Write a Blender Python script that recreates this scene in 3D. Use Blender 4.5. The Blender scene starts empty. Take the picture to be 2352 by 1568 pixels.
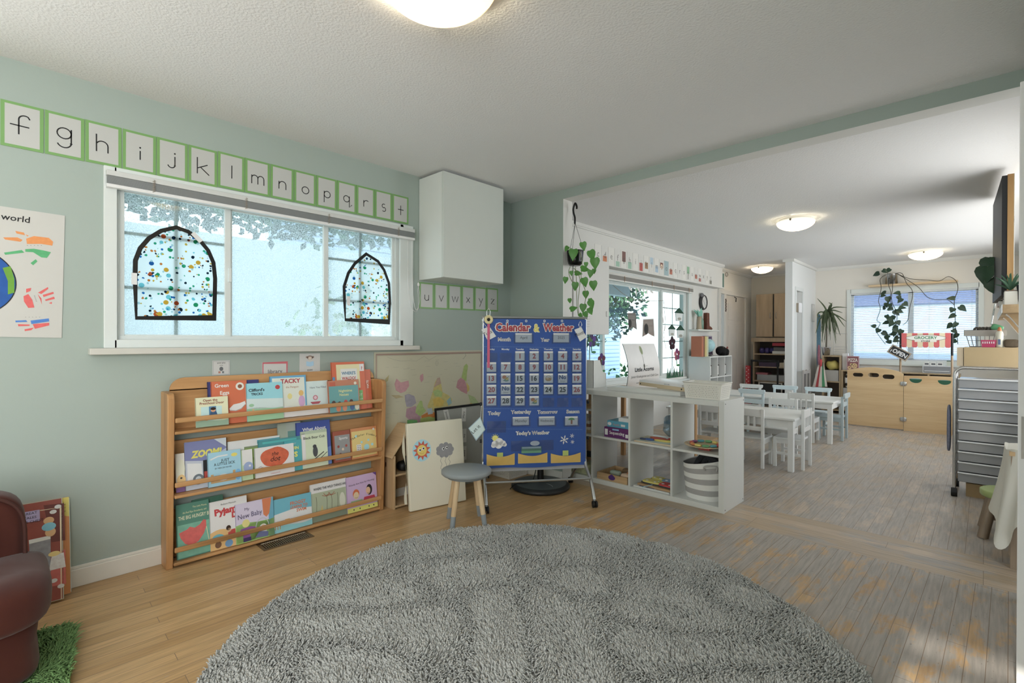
import bpy, math, random
import numpy as np
from mathutils import Vector, Matrix
R_=random.Random(7)
PI=math.pi
SC=bpy.context.scene; COL=SC.collection
G=1.72; SAT=.8
# ---------------------------------------------------------------- camera model
W_,H_=2352,1568
FPX,YAW,PITCH,ROLL,HC=1133.746,0.76392,-0.00391,0.0025025,1.1906
_F=Vector((-math.sin(YAW)*math.cos(PITCH),math.cos(YAW)*math.cos(PITCH),math.sin(PITCH)))
_R0=Vector((math.cos(YAW),math.sin(YAW),0)); _U0=_R0.cross(_F)
_R=_R0*math.cos(ROLL)+_U0*math.sin(ROLL); _U=-_R0*math.sin(ROLL)+_U0*math.cos(ROLL)
CAM=Vector((0,0,HC))
def ray(u,v): return _F+_R*((u-W_/2)/FPX)-_U*((v-H_/2)/FPX)
def PX(u,v,x): d=ray(u,v); return CAM+d*(x/d.x)
def PY(u,v,y): d=ray(u,v); return CAM+d*(y/d.y)
def PZ(u,v,z): d=ray(u,v); return CAM+d*((z-HC)/d.z)
cam=bpy.data.cameras.new('camera'); camo=bpy.data.objects.new('camera',cam); COL.objects.link(camo)
cam.sensor_width=36; cam.lens=36*FPX/W_; cam.clip_start=.02
M=Matrix((( _R.x,_U.x,-_F.x,0),(_R.y,_U.y,-_F.y,0),(_R.z,_U.z,-_F.z,HC),(0,0,0,1)))
camo.matrix_world=M; SC.camera=camo
# ---------------------------------------------------------------- materials
def lin(h):
    r=[int(h[i:i+2],16)/255 for i in(0,2,4)]
    return [c/12.92 if c<=.04045 else ((c+.055)/1.055)**2.4 for c in r]
def C(h,g=None):
    g=G if g is None else g
    q=lin(h); y=.21*q[0]+.72*q[1]+.07*q[2]
    return tuple(max(0,min(.86,(y+(c-y)*(SAT if g==G else 1))*g)) for c in q)+(1,)
_MC={}
def _new(n):
    m=bpy.data.materials.new(n); m.use_nodes=True
    return m,m.node_tree.nodes,m.node_tree.links,m.node_tree.nodes['Principled BSDF']
def mat(h,rough=.55,metal=0,var=.05,sc=14,bump=0,bsc=150,g=None,coat=0,spec=.4,stretch=(1,1,1)):
    k=(h,rough,metal,var,sc,bump,bsc,g,coat,spec,stretch)
    if k in _MC: return _MC[k]
    m,N,L,P=_new('paint_'+h)
    c=C(h,g)
    P.inputs['Roughness'].default_value=rough; P.inputs['Metallic'].default_value=metal
    P.inputs['Specular IOR Level'].default_value=spec; P.inputs['Coat Weight'].default_value=coat
    tc=N.new('ShaderNodeTexCoord'); mp=N.new('ShaderNodeMapping'); mp.inputs['Scale'].default_value=stretch
    L.new(tc.outputs['Object'],mp.inputs['Vector'])
    nz=N.new('ShaderNodeTexNoise'); nz.inputs['Scale'].default_value=sc; nz.inputs['Detail'].default_value=3
    L.new(mp.outputs[0],nz.inputs['Vector'])
    mx=N.new('ShaderNodeMix'); mx.data_type='RGBA'
    mx.inputs[6].default_value=tuple(x*(1-var) for x in c[:3])+(1,); mx.inputs[7].default_value=tuple(min(.9,x*(1+var)) for x in c[:3])+(1,)
    L.new(nz.outputs['Fac'],mx.inputs[0]); L.new(mx.outputs[2],P.inputs['Base Color'])
    if bump:
        n2=N.new('ShaderNodeTexNoise'); n2.inputs['Scale'].default_value=bsc; n2.inputs['Detail'].default_value=2
        L.new(mp.outputs[0],n2.inputs['Vector'])
        b=N.new('ShaderNodeBump'); b.inputs['Strength'].default_value=bump; b.inputs['Distance'].default_value=.004
        L.new(n2.outputs['Fac'],b.inputs['Height']); L.new(b.outputs[0],P.inputs['Normal'])
    _MC[k]=m; return m
def emit(h,s,name='glow'):
    k=('e',h,s)
    if k in _MC: return _MC[k]
    m,N,L,P=_new(name); N.remove(P); e=N.new('ShaderNodeEmission'); e.inputs[0].default_value=tuple(lin(h))+(1,); e.inputs[1].default_value=s
    L.new(e.outputs[0],N['Material Output'].inputs[0]); _MC[k]=m; return m
def wood(h1,h2,axis='y',sc=9,rough=.45,knots=0,g=None):
    k=('w',h1,h2,axis,sc,rough,knots,g)
    if k in _MC: return _MC[k]
    m,N,L,P=_new('wood_'+h1); P.inputs['Roughness'].default_value=rough; P.inputs['Specular IOR Level'].default_value=.4
    tc=N.new('ShaderNodeTexCoord'); mp=N.new('ShaderNodeMapping')
    mp.inputs['Scale'].default_value={'x':(.12,1.6,1.6),'y':(1.6,.12,1.6),'z':(1.6,1.6,.12)}[axis]
    L.new(tc.outputs['Object'],mp.inputs['Vector'])
    nz=N.new('ShaderNodeTexNoise'); nz.inputs['Scale'].default_value=sc; nz.inputs['Detail'].default_value=5; nz.inputs['Distortion'].default_value=.6
    n2=N.new('ShaderNodeTexNoise'); n2.inputs['Scale'].default_value=sc*7; n2.inputs['Detail'].default_value=3
    L.new(mp.outputs[0],nz.inputs['Vector']); L.new(mp.outputs[0],n2.inputs['Vector'])
    ad=N.new('ShaderNodeMath'); ad.operation='MULTIPLY_ADD'; ad.inputs[1].default_value=.35
    L.new(n2.outputs['Fac'],ad.inputs[0]); L.new(nz.outputs['Fac'],ad.inputs[2])
    cr=N.new('ShaderNodeValToRGB'); cr.color_ramp.elements[0].position=.45; cr.color_ramp.elements[1].position=.85
    cr.color_ramp.elements[0].color=C(h2,g); cr.color_ramp.elements[1].color=C(h1,g)
    L.new(ad.outputs[0],cr.inputs[0]); out=cr.outputs[0]
    if knots:
        vo=N.new('ShaderNodeTexVoronoi'); vo.inputs['Scale'].default_value=knots
        mp2=N.new('ShaderNodeMapping'); mp2.inputs['Scale'].default_value={'x':(.6,1,1),'y':(1,.6,1),'z':(1,1,.6)}[axis]
        L.new(tc.outputs['Object'],mp2.inputs['Vector']); L.new(mp2.outputs[0],vo.inputs['Vector'])
        r2=N.new('ShaderNodeValToRGB'); r2.color_ramp.elements[0].position=.05; r2.color_ramp.elements[1].position=.2
        r2.color_ramp.elements[0].color=(.75,.75,.75,1); r2.color_ramp.elements[1].color=(0,0,0,1)
        L.new(vo.outputs['Distance'],r2.inputs[0])
        mx=N.new('ShaderNodeMix'); mx.data_type='RGBA'; L.new(r2.outputs[0],mx.inputs[0]); L.new(out,mx.inputs[6]); mx.inputs[7].default_value=tuple(x*.35 for x in C(h2,g)[:3])+(1,)
        out=mx.outputs[2]
    L.new(out,P.inputs['Base Color']); _MC[k]=m; return m
def clear(h='ffffff',t=.92,rough=.02):
    k=('c',h,t,rough)
    if k in _MC: return _MC[k]
    m,N,L,P=_new('clear_'+h); N.remove(P)
    tr=N.new('ShaderNodeBsdfTransparent'); tr.inputs[0].default_value=tuple(lin(h))+(1,)
    gl=N.new('ShaderNodeBsdfGlossy'); gl.inputs['Roughness'].default_value=rough
    mx=N.new('ShaderNodeMixShader'); mx.inputs[0].default_value=1-t
    L.new(tr.outputs[0],mx.inputs[1]); L.new(gl.outputs[0],mx.inputs[2]); L.new(mx.outputs[0],N['Material Output'].inputs[0])
    _MC[k]=m; return m
# ---------------------------------------------------------------- mesh builder
_TC={}
def _text(s,bold):
    k=(s,bold)
    if k in _TC: return _TC[k]
    cu=bpy.data.curves.new('t','FONT'); cu.body=s; cu.size=1; cu.offset=bold; cu.resolution_u=2; cu.align_x='LEFT'
    o=bpy.data.objects.new('t',cu); COL.objects.link(o)
    bpy.context.view_layer.update()
    dg=bpy.context.evaluated_depsgraph_get(); me=o.evaluated_get(dg).to_mesh()
    v=[(p.co.x,p.co.y) for p in me.vertices]; f=[tuple(p.vertices) for p in me.polygons]
    o.evaluated_get(dg).to_mesh_clear(); bpy.data.objects.remove(o); bpy.data.curves.remove(cu)
    _TC[k]=(v,f); return v,f
class B:
    def __init__(s,m=None):
        s.v=[];s.f=[];s.mi=[];s.ms=[];s.sm=[];s.cur=0;s.T=None
        if m: s.m(m)
    def m(s,m):
        if isinstance(m,str): m=mat(m)
        if m not in s.ms: s.ms.append(m)
        s.cur=s.ms.index(m); return s
    def add(s,vs,fs,smooth=False):
        b=len(s.v)
        if s.T is not None: vs=[s.T@Vector(p) for p in vs]
        s.v.extend([tuple(p) for p in vs]); s.f.extend([tuple(i+b for i in f) for f in fs])
        s.mi.extend([s.cur]*len(fs)); s.sm.extend([smooth]*len(fs)); return s
    def box(s,x0,x1,y0,y1,z0,z1):
        return s.add([(x0,y0,z0),(x1,y0,z0),(x1,y1,z0),(x0,y1,z0),(x0,y0,z1),(x1,y0,z1),(x1,y1,z1),(x0,y1,z1)],[(3,2,1,0),(4,5,6,7),(0,1,5,4),(1,2,6,5),(2,3,7,6),(3,0,4,7)])
    def prism(s,pts,z0,z1):
        n=len(pts); a=sum(pts[i][0]*pts[(i+1)%n][1]-pts[(i+1)%n][0]*pts[i][1] for i in range(n))
        if a<0: pts=pts[::-1]
        return s.add([(x,y,z0) for x,y in pts]+[(x,y,z1) for x,y in pts],[tuple(range(n))[::-1],tuple(range(n,2*n))]+[(i,(i+1)%n,n+(i+1)%n,n+i) for i in range(n)])
    def tube(s,pts,r,n=8,closed=False,caps=True):
        pts=[Vector(p) for p in pts]; N=len(pts); rs=r if isinstance(r,(list,tuple)) else [r]*N
        vs=[];fs=[]; up=None
        for i,p in enumerate(pts):
            if closed: t=pts[(i+1)%N]-pts[i-1]
            else: t=pts[min(i+1,N-1)]-pts[max(i-1,0)]
            if t.length<1e-9: t=Vector((0,0,1))
            t.normalize()
            if up is None:
                up=Vector((0,0,1)) if abs(t.z)<.9 else Vector((1,0,0))
            a=up-t*up.dot(t)
            if a.length<1e-6: a=t.orthogonal()
            a.normalize(); b=t.cross(a); up=a
            for k in range(n):
                an=2*PI*k/n; vs.append(p+(a*math.cos(an)+b*math.sin(an))*rs[i])
        for i in range(N if closed else N-1):
            j=(i+1)%N
            for k in range(n): fs.append((i*n+k,i*n+(k+1)%n,j*n+(k+1)%n,j*n+k))
        s.add(vs,fs,True)
        if caps and not closed: s.add(vs[:n],[tuple(range(n))[::-1]]); s.add(vs[-n:],[tuple(range(n))])
        return s
    def cyl(s,p0,p1,r0,r1=None,n=18): return s.tube([p0,p1],[r0,r0 if r1 is None else r1],n)
    def lathe(s,prof,c=(0,0,0),n=32,a0=0,a1=2*PI):
        full=abs(a1-a0-2*PI)<1e-6; m=n if full else n+1; vs=[];fs=[]
        for r,z in prof:
            for k in range(m):
                an=a0+(a1-a0)*k/n; vs.append((c[0]+r*math.cos(an),c[1]+r*math.sin(an),c[2]+z))
        for i in range(len(prof)-1):
            for k in range(m if full else m-1):
                k2=(k+1)%m; fs.append((i*m+k,i*m+k2,(i+1)*m+k2,(i+1)*m+k))
        return s.add(vs,fs,True)
    def sq(s,c,r,e=1,n=16,e2=None,fn=None):   # superquadric: e=1 ellipsoid, small e = rounded box
        e2=e if e2 is None else e2; sg=lambda w,p: math.copysign(abs(w)**p,w); vs=[];fs=[]; nn=2*n
        for i in range(n+1):
            ph=-PI/2+PI*i/n
            for k in range(nn):
                th=2*PI*k/nn
                p=(c[0]+r[0]*sg(math.cos(ph),e2)*sg(math.cos(th),e),c[1]+r[1]*sg(math.cos(ph),e2)*sg(math.sin(th),e),c[2]+r[2]*sg(math.sin(ph),e2))
                vs.append(fn(p) if fn else p)
        for i in range(n):
            for k in range(nn): fs.append((i*nn+k,i*nn+(k+1)%nn,(i+1)*nn+(k+1)%nn,(i+1)*nn+k))
        return s.add(vs,fs,True)
    def grid(s,fn,nu,nv,smooth=True):
        vs=[fn(i/nu,j/nv) for j in range(nv+1) for i in range(nu+1)]
        return s.add(vs,[(j*(nu+1)+i,j*(nu+1)+i+1,(j+1)*(nu+1)+i+1,(j+1)*(nu+1)+i) for j in range(nv) for i in range(nu)],smooth)
    # flat artwork in the local plane, z = height above the plane
    z=.0004
    def poly(s,pts,l=1):
        n=len(pts); a=sum(pts[i][0]*pts[(i+1)%n][1]-pts[(i+1)%n][0]*pts[i][1] for i in range(n))
        if a<0: pts=pts[::-1]
        return s.add([(x,y,s.z0+l*s.z) for x,y in pts],[tuple(range(n))])
    z0=0.
    def rect(s,x0,y0,x1,y1,l=1): return s.poly([(x0,y0),(x1,y0),(x1,y1),(x0,y1)],l)
    def ell(s,cx,cy,rx,ry=None,l=1,n=20,a=0):
        ry=rx if ry is None else ry; ca,sa=math.cos(a),math.sin(a)
        return s.poly([(cx+rx*math.cos(t)*ca-ry*math.sin(t)*sa,cy+rx*math.cos(t)*sa+ry*math.sin(t)*ca) for t in [2*PI*i/n for i in range(n)]],l)
    def line(s,pts,w,l=1,closed=False):
        if closed: pts=list(pts)+[pts[0]]
        P=[Vector((p[0],p[1])) for p in pts]; n=len(P); Ls=[];Rs=[]
        for i in range(n):
            a=P[max(i-1,0)];b=P[min(i+1,n-1)]
            if closed and i in(0,n-1): a=P[n-2];b=P[1]
            t=b-a
            if t.length<1e-9: t=Vector((1,0))
            t.normalize(); q=Vector((-t.y,t.x))*w/2; k=1.
            if 0<i<n-1:
                d=(P[i]-P[i-1]).normalized().dot(t); k=1/max(.5,abs(d))
            Ls.append(P[i]+q*k); Rs.append(P[i]-q*k)
        z=s.z0+l*s.z
        return s.add([(p.x,p.y,z) for p in Ls]+[(p.x,p.y,z) for p in Rs],[(n+i,n+i+1,i+1,i) for i in range(n-1)])
    def txt(s,t,x,y,h,l=2,al='c',bold=0,maxw=None,rot=0,slant=0,fn=None):
        v,f=_text(t,bold)
        if not v: return s
        k=h/.72; xs=[p[0] for p in v]; x0,x1=min(xs),max(xs); kx=k
        if maxw and (x1-x0)*k>maxw: kx=maxw/(x1-x0)
        ox={'c':-(x0+x1)/2,'l':-x0,'r':-x1}[al]; ca,sa=math.cos(rot),math.sin(rot); vs=[]
        for a,b in v:
            px=(a+ox)*kx+b*k*slant; py=b*k
            if fn: px,py=fn(px,py)
            vs.append((x+px*ca-py*sa,y+px*sa+py*ca,s.z0+l*s.z))
        return s.add(vs,f)
    def ob(s,name,parent=None,M=None,bevel=0,sub=0,seg=2):
        me=bpy.data.meshes.new(name); me.from_pydata(s.v,[],s.f)
        for m in s.ms: me.materials.append(m)
        me.polygons.foreach_set('material_index',s.mi); me.polygons.foreach_set('use_smooth',s.sm); me.update()
        o=bpy.data.objects.new(name,me); COL.objects.link(o)
        if parent: o.parent=parent
        if M is not None: o.matrix_local=M
        if bevel:
            b=o.modifiers.new('bevel','BEVEL'); b.width=bevel; b.segments=seg; b.limit_method='ANGLE'; b.angle_limit=.7
        if sub:
            q=o.modifiers.new('sub','SUBSURF'); q.levels=sub; q.render_levels=sub
        return o
def FR(o,r,u):
    r=Vector(r).normalized(); u=Vector(u); u=(u-r*u.dot(r)).normalized(); n=r.cross(u)
    return Matrix(((r.x,u.x,n.x,o[0]),(r.y,u.y,n.y,o[1]),(r.z,u.z,n.z,o[2]),(0,0,0,1)))
def FX(x,y,z,roll=0): return FR((x,y,z),(0,math.cos(roll),math.sin(roll)),(0,-math.sin(roll),math.cos(roll)))
def FY(x,y,z,roll=0): return FR((x,y,z),(math.cos(roll),0,math.sin(roll)),(-math.sin(roll),0,math.cos(roll)))
def on(Fm,u,v,off=0):    # pixel -> local 2D on the plane of frame Fm
    n=Fm.col[2].to_3d(); o=Fm.col[3].to_3d()+n*off; d=ray(u,v); t=(o-CAM).dot(n)/d.dot(n); q=Fm.inverted()@(CAM+d*t); return q.x,q.y
def tag(o,label,cat,group=None):
    o['label']=label; o['category']=cat
    if group: o['group']=group
    return o
def st(o,label=None):
    o['kind']='structure'
    if label: o['label']=label
    return o
def thing(name,label,cat,loc=(0,0,0),rz=0,group=None,M=None):
    o=bpy.data.objects.new(name,None); COL.objects.link(o); o.empty_display_size=.05
    if M is not None: o.matrix_world=M
    else: o.matrix_world=Matrix.Translation(loc)@Matrix.Rotation(rz,4,'Z')
    return tag(o,label,cat,group)
def arc(cx,cy,r,a0,a1,n=12,ry=None): return [(cx+r*math.cos(math.radians(a0+(a1-a0)*i/n)),cy+(ry or r)*math.sin(math.radians(a0+(a1-a0)*i/n))) for i in range(n+1)]
def smooth(pts,k=4):     # Catmull-Rom through points
    P=[Vector(p) for p in pts]; out=[]
    for i in range(len(P)-1):
        a=P[max(i-1,0)];b=P[i];c=P[i+1];d=P[min(i+2,len(P)-1)]
        for j in range(k):
            t=j/k; out.append(.5*((2*b)+(c-a)*t+(2*a-5*b+4*c-d)*t*t+(3*b-a-3*c+d)*t**3))
    out.append(P[-1]); return out
WHITE=mat('b2b6b2',rough=.45,var=.02); WALLW=mat('b4b4b0',rough=.7,var=.02,sc=2); SAGE=mat('839089',rough=.6,var=.03,sc=1.5,bump=.08,bsc=90)
BLACK=mat('17181a',rough=.5,g=1); CHROME=mat('b8b8b8',rough=.22,metal=1,g=1.2); STEEL=mat('9a9c9e',rough=.35,metal=1,g=1.3)
# ================================================================ SETTING
XW=-3.15; XD=-3.30; YB=3.264; ZC=2.44; XR=.045
def floor_mat(kind):
    m,N,L,P=_new('floor_'+kind); P.inputs['Specular IOR Level'].default_value=.45
    tc=N.new('ShaderNodeTexCoord'); mp=N.new('ShaderNodeMapping')
    mp.inputs['Rotation'].default_value=(0,0,PI/2+(.0 if kind=='dining' else .026)) if kind!='threshold' else (0,0,0)
    L.new(tc.outputs['Object'],mp.inputs['Vector'])
    br=N.new('ShaderNodeTexBrick'); br.offset=.37; br.offset_frequency=3
    br.inputs['Scale'].default_value=1; br.inputs['Brick Width'].default_value=1.1; br.inputs['Row Height'].default_value={'living':.057,'dining':.075,'threshold':.107}[kind]
    br.inputs['Mortar Size'].default_value=.0011; br.inputs['Mortar Smooth'].default_value=.2; br.inputs['Bias'].default_value=0
    L.new(mp.outputs[0],br.inputs['Vector'])
    base={'living':('94713f','a68452'),'dining':('85755f','978672'),'threshold':('8c785c','9c8870')}[kind]
    br.inputs['Color1'].default_value=C(base[0]); br.inputs['Color2'].default_value=C(base[1]); br.inputs['Mortar'].default_value=C('5a4a38')
    m2=N.new('ShaderNodeMapping'); m2.inputs['Scale'].default_value=(1.6,.1,1) if kind!='threshold' else (.1,1.6,1)
    L.new(tc.outputs['Object'],m2.inputs['Vector'])
    g=N.new('ShaderNodeTexNoise'); g.inputs['Scale'].default_value=55; g.inputs['Detail'].default_value=4; L.new(m2.outputs[0],g.inputs['Vector'])
    gr=N.new('ShaderNodeMapRange'); gr.inputs[1].default_value=.3; gr.inputs[2].default_value=.7; gr.inputs[3].default_value=.8; gr.inputs[4].default_value=1.12; L.new(g.outputs['Fac'],gr.inputs[0])
    mu=N.new('ShaderNodeMix'); mu.data_type='RGBA'; mu.blend_type='MULTIPLY'; mu.inputs[0].default_value=1; L.new(br.outputs['Color'],mu.inputs[6]); L.new(gr.outputs[0],mu.inputs[7])
    # worn bare patches: grey wood where feet have rubbed the varnish away
    m3=N.new('ShaderNodeMapping'); m3.inputs['Scale'].default_value=(1,.35,1) if kind!='threshold' else (.35,1,1); L.new(tc.outputs['Object'],m3.inputs['Vector'])
    w=N.new('ShaderNodeTexNoise'); w.inputs['Scale'].default_value=9; w.inputs['Detail'].default_value=8; w.inputs['Roughness'].default_value=.72; L.new(m3.outputs[0],w.inputs['Vector'])
    sp=N.new('ShaderNodeSeparateXYZ'); L.new(tc.outputs['Object'],sp.inputs[0])
    a=N.new('ShaderNodeMath'); a.operation='MULTIPLY_ADD'; a.inputs[1].default_value={'living':.19,'dining':0,'threshold':.05}[kind]; a.inputs[2].default_value={'living':.31,'dining':.14,'threshold':.08}[kind]; L.new(sp.outputs['X'],a.inputs[0])
    b=N.new('ShaderNodeMath'); b.operation='MULTIPLY_ADD'; b.inputs[1].default_value=.03 if kind=='living' else 0; L.new(sp.outputs['Y'],b.inputs[0]); L.new(a.outputs[0],b.inputs[2])
    c=N.new('ShaderNodeClamp'); c.inputs[1].default_value=-.3; c.inputs[2].default_value=.17; L.new(b.outputs[0],c.inputs[0])
    d=N.new('ShaderNodeMath'); d.operation='ADD'; L.new(w.outputs['Fac'],d.inputs[0]); L.new(c.outputs[0],d.inputs[1])
    r=N.new('ShaderNodeMapRange'); r.inputs[1].default_value=.56; r.inputs[2].default_value=.66; L.new(d.outputs[0],r.inputs[0])
    mx=N.new('ShaderNodeMix'); mx.data_type='RGBA'; L.new(r.outputs[0],mx.inputs[0]); L.new(mu.outputs[2],mx.inputs[6])
    gm=N.new('ShaderNodeMix'); gm.data_type='RGBA'; gm.blend_type='MULTIPLY'; gm.inputs[0].default_value=1; gm.inputs[6].default_value=C('8a837b'); L.new(gr.outputs[0],gm.inputs[7]); L.new(gm.outputs[2],mx.inputs[7])
    # dark dents and open grain
    m4=N.new('ShaderNodeMapping'); m4.inputs['Scale'].default_value=(1,.3,1) if kind!='threshold' else (.3,1,1); L.new(tc.outputs['Object'],m4.inputs['Vector'])
    k=N.new('ShaderNodeTexNoise'); k.inputs['Scale'].default_value=120; k.inputs['Detail'].default_value=2; L.new(m4.outputs[0],k.inputs['Vector'])
    kr=N.new('ShaderNodeMapRange'); kr.inputs[1].default_value=.66; kr.inputs[2].default_value=.74; kr.inputs[3].default_value=0; kr.inputs[4].default_value=.45; L.new(k.outputs['Fac'],kr.inputs[0])
    kk=N.new('ShaderNodeMath'); kk.operation='MULTIPLY'; L.new(kr.outputs[0],kk.inputs[0]); L.new(r.outputs[0],kk.inputs[1])
    m5=N.new('ShaderNodeMix'); m5.data_type='RGBA'; L.new(kk.outputs[0],m5.inputs[0]); L.new(mx.outputs[2],m5.inputs[6]); m5.inputs[7].default_value=C('3a3026')
    m6=N.new('ShaderNodeMix'); m6.data_type='RGBA'; L.new(br.outputs['Fac'],m6.inputs[0]); L.new(m5.outputs[2],m6.inputs[6]); m6.inputs[7].default_value=C('66543f')
    L.new(m6.outputs[2],P.inputs['Base Color'])
    rr=N.new('ShaderNodeMapRange'); rr.inputs[3].default_value=.3 if kind=='living' else .34; rr.inputs[4].default_value=.5; L.new(r.outputs[0],rr.inputs[0]); L.new(rr.outputs[0],P.inputs['Roughness'])
    bp=N.new('ShaderNodeBump'); bp.inputs['Strength'].default_value=.25; bp.inputs['Distance'].default_value=.002; L.new(gr.outputs[0],bp.inputs['Height']); L.new(bp.outputs[0],P.inputs['Normal'])
    return m
b=B(floor_mat('living')).box(-3.6,1.8,-3.1,3.325,-.05,0)
b.m(floor_mat('threshold')).box(-3.6,1.8,3.325,3.745,-.05,0).m(floor_mat('dining')).box(-3.6,1.8,3.745,10.6,-.05,0)
st(b.ob('floor'),'worn oak strip floor running through both rooms')
def ceil_mat():
    m,N,L,P=_new('stippled_ceiling'); P.inputs['Base Color'].default_value=C('bcbcbc'); P.inputs['Roughness'].default_value=.85
    tc=N.new('ShaderNodeTexCoord'); n=N.new('ShaderNodeTexNoise'); n.inputs['Scale'].default_value=95; n.inputs['Detail'].default_value=2; L.new(tc.outputs['Object'],n.inputs['Vector'])
    bp=N.new('ShaderNodeBump'); bp.inputs['Strength'].default_value=.5; bp.inputs['Distance'].default_value=.006; L.new(n.outputs['Fac'],bp.inputs['Height']); L.new(bp.outputs[0],P.inputs['Normal']); return m
CEIL=ceil_mat()
st(B(CEIL).box(-3.6,1.8,-3.1,10.6,ZC,ZC+.1).ob('ceiling'),'white stippled ceiling')
def wallhole(name,axis,c,t,a0,a1,holes,m,z1=ZC,label=None):
    """wall on plane axis=c of thickness t with rectangular holes (a0,a1,z0,z1)"""
    b=B(m); hs=sorted(holes); cur=a0
    def bx(p,q,za,zb):
        if q-p<1e-4 or zb-za<1e-4: return
        if axis=='x': b.box(min(c,c+t),max(c,c+t),p,q,za,zb)
        else: b.box(p,q,min(c,c+t),max(c,c+t),za,zb)
    for h in hs:
        bx(cur,h[0],0,z1); bx(h[0],h[1],0,h[2]); bx(h[0],h[1],h[3],z1); cur=h[1]
    bx(cur,a1,0,z1)
    return st(b.ob(name),label)
wallhole('wall_left','x',XW,-.15,-3.0,YB,[(-2.6,-.5,.9,2.1),(.40,2.10,1.17,2.0)],SAGE,label='sage green wall with the long living window')  # the opening behind the viewer is unseen, added to let fill light in
# return wall and shallow header of the wide opening
b=B(WALLW).box(XD-.1,-2.541,YB+.002,3.39,0,2.44).box(-2.541,1.8,YB+.002,3.39,2.363,2.44)
b.m(SAGE).box(XW-.1,-2.541,YB,YB+.002,0,2.44).box(-2.541,1.8,YB,YB+.002,2.363,2.44)
st(b.ob('wall_far'),'green return wall and shallow header over the wide opening')
def empty_st(name,label):
    o=bpy.data.objects.new(name,None); COL.objects.link(o); return st(o,label)
YK=-3.0; SLOPE=.375; SUNH=(2.68-YK)*SLOPE; XR=.17
wallhole('wall_right','x',XR,.12,YK,YB,[(-2.7,-.3,.6,2.2)],SAGE,label='sage wall on the right')  # unseen opening added behind the viewer for the fill light
d2=empty_st('door_2','open white door standing against the right wall'); b=B(mat('c6cac8',rough=.4,var=.02)).box(0,.036,0,.8,.01,2.05); MD=Matrix.Translation((.0805,2.35,0))@Matrix.Rotation(-.052,4,'Z'); b.ob('door_leaf',d2,M=MD,bevel=.003)
b=B(mat('6c6a66',rough=.35,metal=.7)).box(.008,.028,-.0015,.0002,.80,.94); b.ob('latch_plate',d2,M=MD)
# unseen back of the room: glazed door behind the photographer lets the sun in
wallhole('wall_back','y',YK,-.1,-3.6,.35,[(-.21,.16,.02,SUNH)],SAGE,label='back wall with glazed door')
zm=(2.41-YK)*SLOPE
st(B(WHITE).box(-.21,.11,YK-.05,YK-.02,zm-.02,zm+.02).ob('window_4'),'door glazing bar behind the viewer')
# baseboard
b=B(mat('b8b6ae',rough=.4,var=.03))
b.box(XW,XW+.015,-2.9,YB,0,.085).box(XW,XW+.009,-2.9,YB,.085,.1); b.box(XW,-2.541,YB-.014,YB,0,.09)
st(b.ob('baseboard_left',bevel=.003),'white baseboard')
# dining room shell
WY0,WY1,WZ0,WZ1=4.50,7.36,.635,1.93
DY0,DY1=PX(1660,700,XD).y,PX(1694,700,XD).y
wallhole('wall_dining_left','x',XD,-.14,3.39,10.3,[(WY0,WY1,WZ0,WZ1),(8.60,8.74,.1,1.98)],WALLW,label='white wall with the big dining window')
st(B(WALLW).box(XD,-3.155,3.39,8.35,2.05,ZC).ob('wall_soffit'),'white soffit with the small alphabet cards')
st(B(mat('b4b0a6',rough=.7,var=.02,sc=2)).box(-3.5,-2.19,10.2,10.3,0,ZC).ob('wall_hall_back'),'hallway end wall')
YF=9.9
wallhole('wall_dining_far','y',YF,.12,-2.24,1.8,[(-1.63,-.06,.87,1.98)],mat('b6b2aa',rough=.7,var=.02,sc=2),label='far wall with the blind covered window')
SY0,SY1=PX(1829,700,-2.14).y,PX(1838,700,-2.14).y
wallhole('wall_stub','x',-2.24,.1,8.46,YF,[(8.66,9.0,0,1.97)],mat('b6b8b8',rough=.6,var=.02,sc=2),label='end of the short hall wall')
wallhole('wall_dining_right','x',.46,.1,3.39,10.2,[(4.0,8.9,.9,2.2)],WALLW,label='white wall on the right of the dining room')  # unseen opening added to brighten the dining room
b=B(WALLW)
for p,q,w in (((-3.155,3.39),(-3.155,8.37),'x'),((-3.3,8.35),(-3.3,10.2),'x')):
    b.box(p[0],p[0]+.03,p[1],q[1],ZC-.035,ZC).box(p[0],p[0]+.018,p[1],q[1],ZC-.05,ZC-.035)
b.box(-2.14,.42,YF-.03,YF,ZC-.035,ZC).box(-2.14,.42,YF-.018,YF,ZC-.05,ZC-.035).box(-3.3,-2.24,10.17,10.2,ZC-.04,ZC)
b.box(-2.14,-2.11,8.46,YF,ZC-.04,ZC).box(-2.27,-2.11,8.43,8.46,ZC-.04,ZC)
st(b.ob('trim_2'),'white ceiling cornice of the dining room')
b=B(mat('aeb2b2',rough=.5)).box(-2.14,-2.125,8.6,8.66,0,1.97).box(-2.14,-2.125,9.0,9.06,0,1.97).box(-2.14,-2.125,8.6,9.06,1.97,2.03)
st(b.ob('trim_3',bevel=.003),'white door casing on the hall wall')
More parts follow.
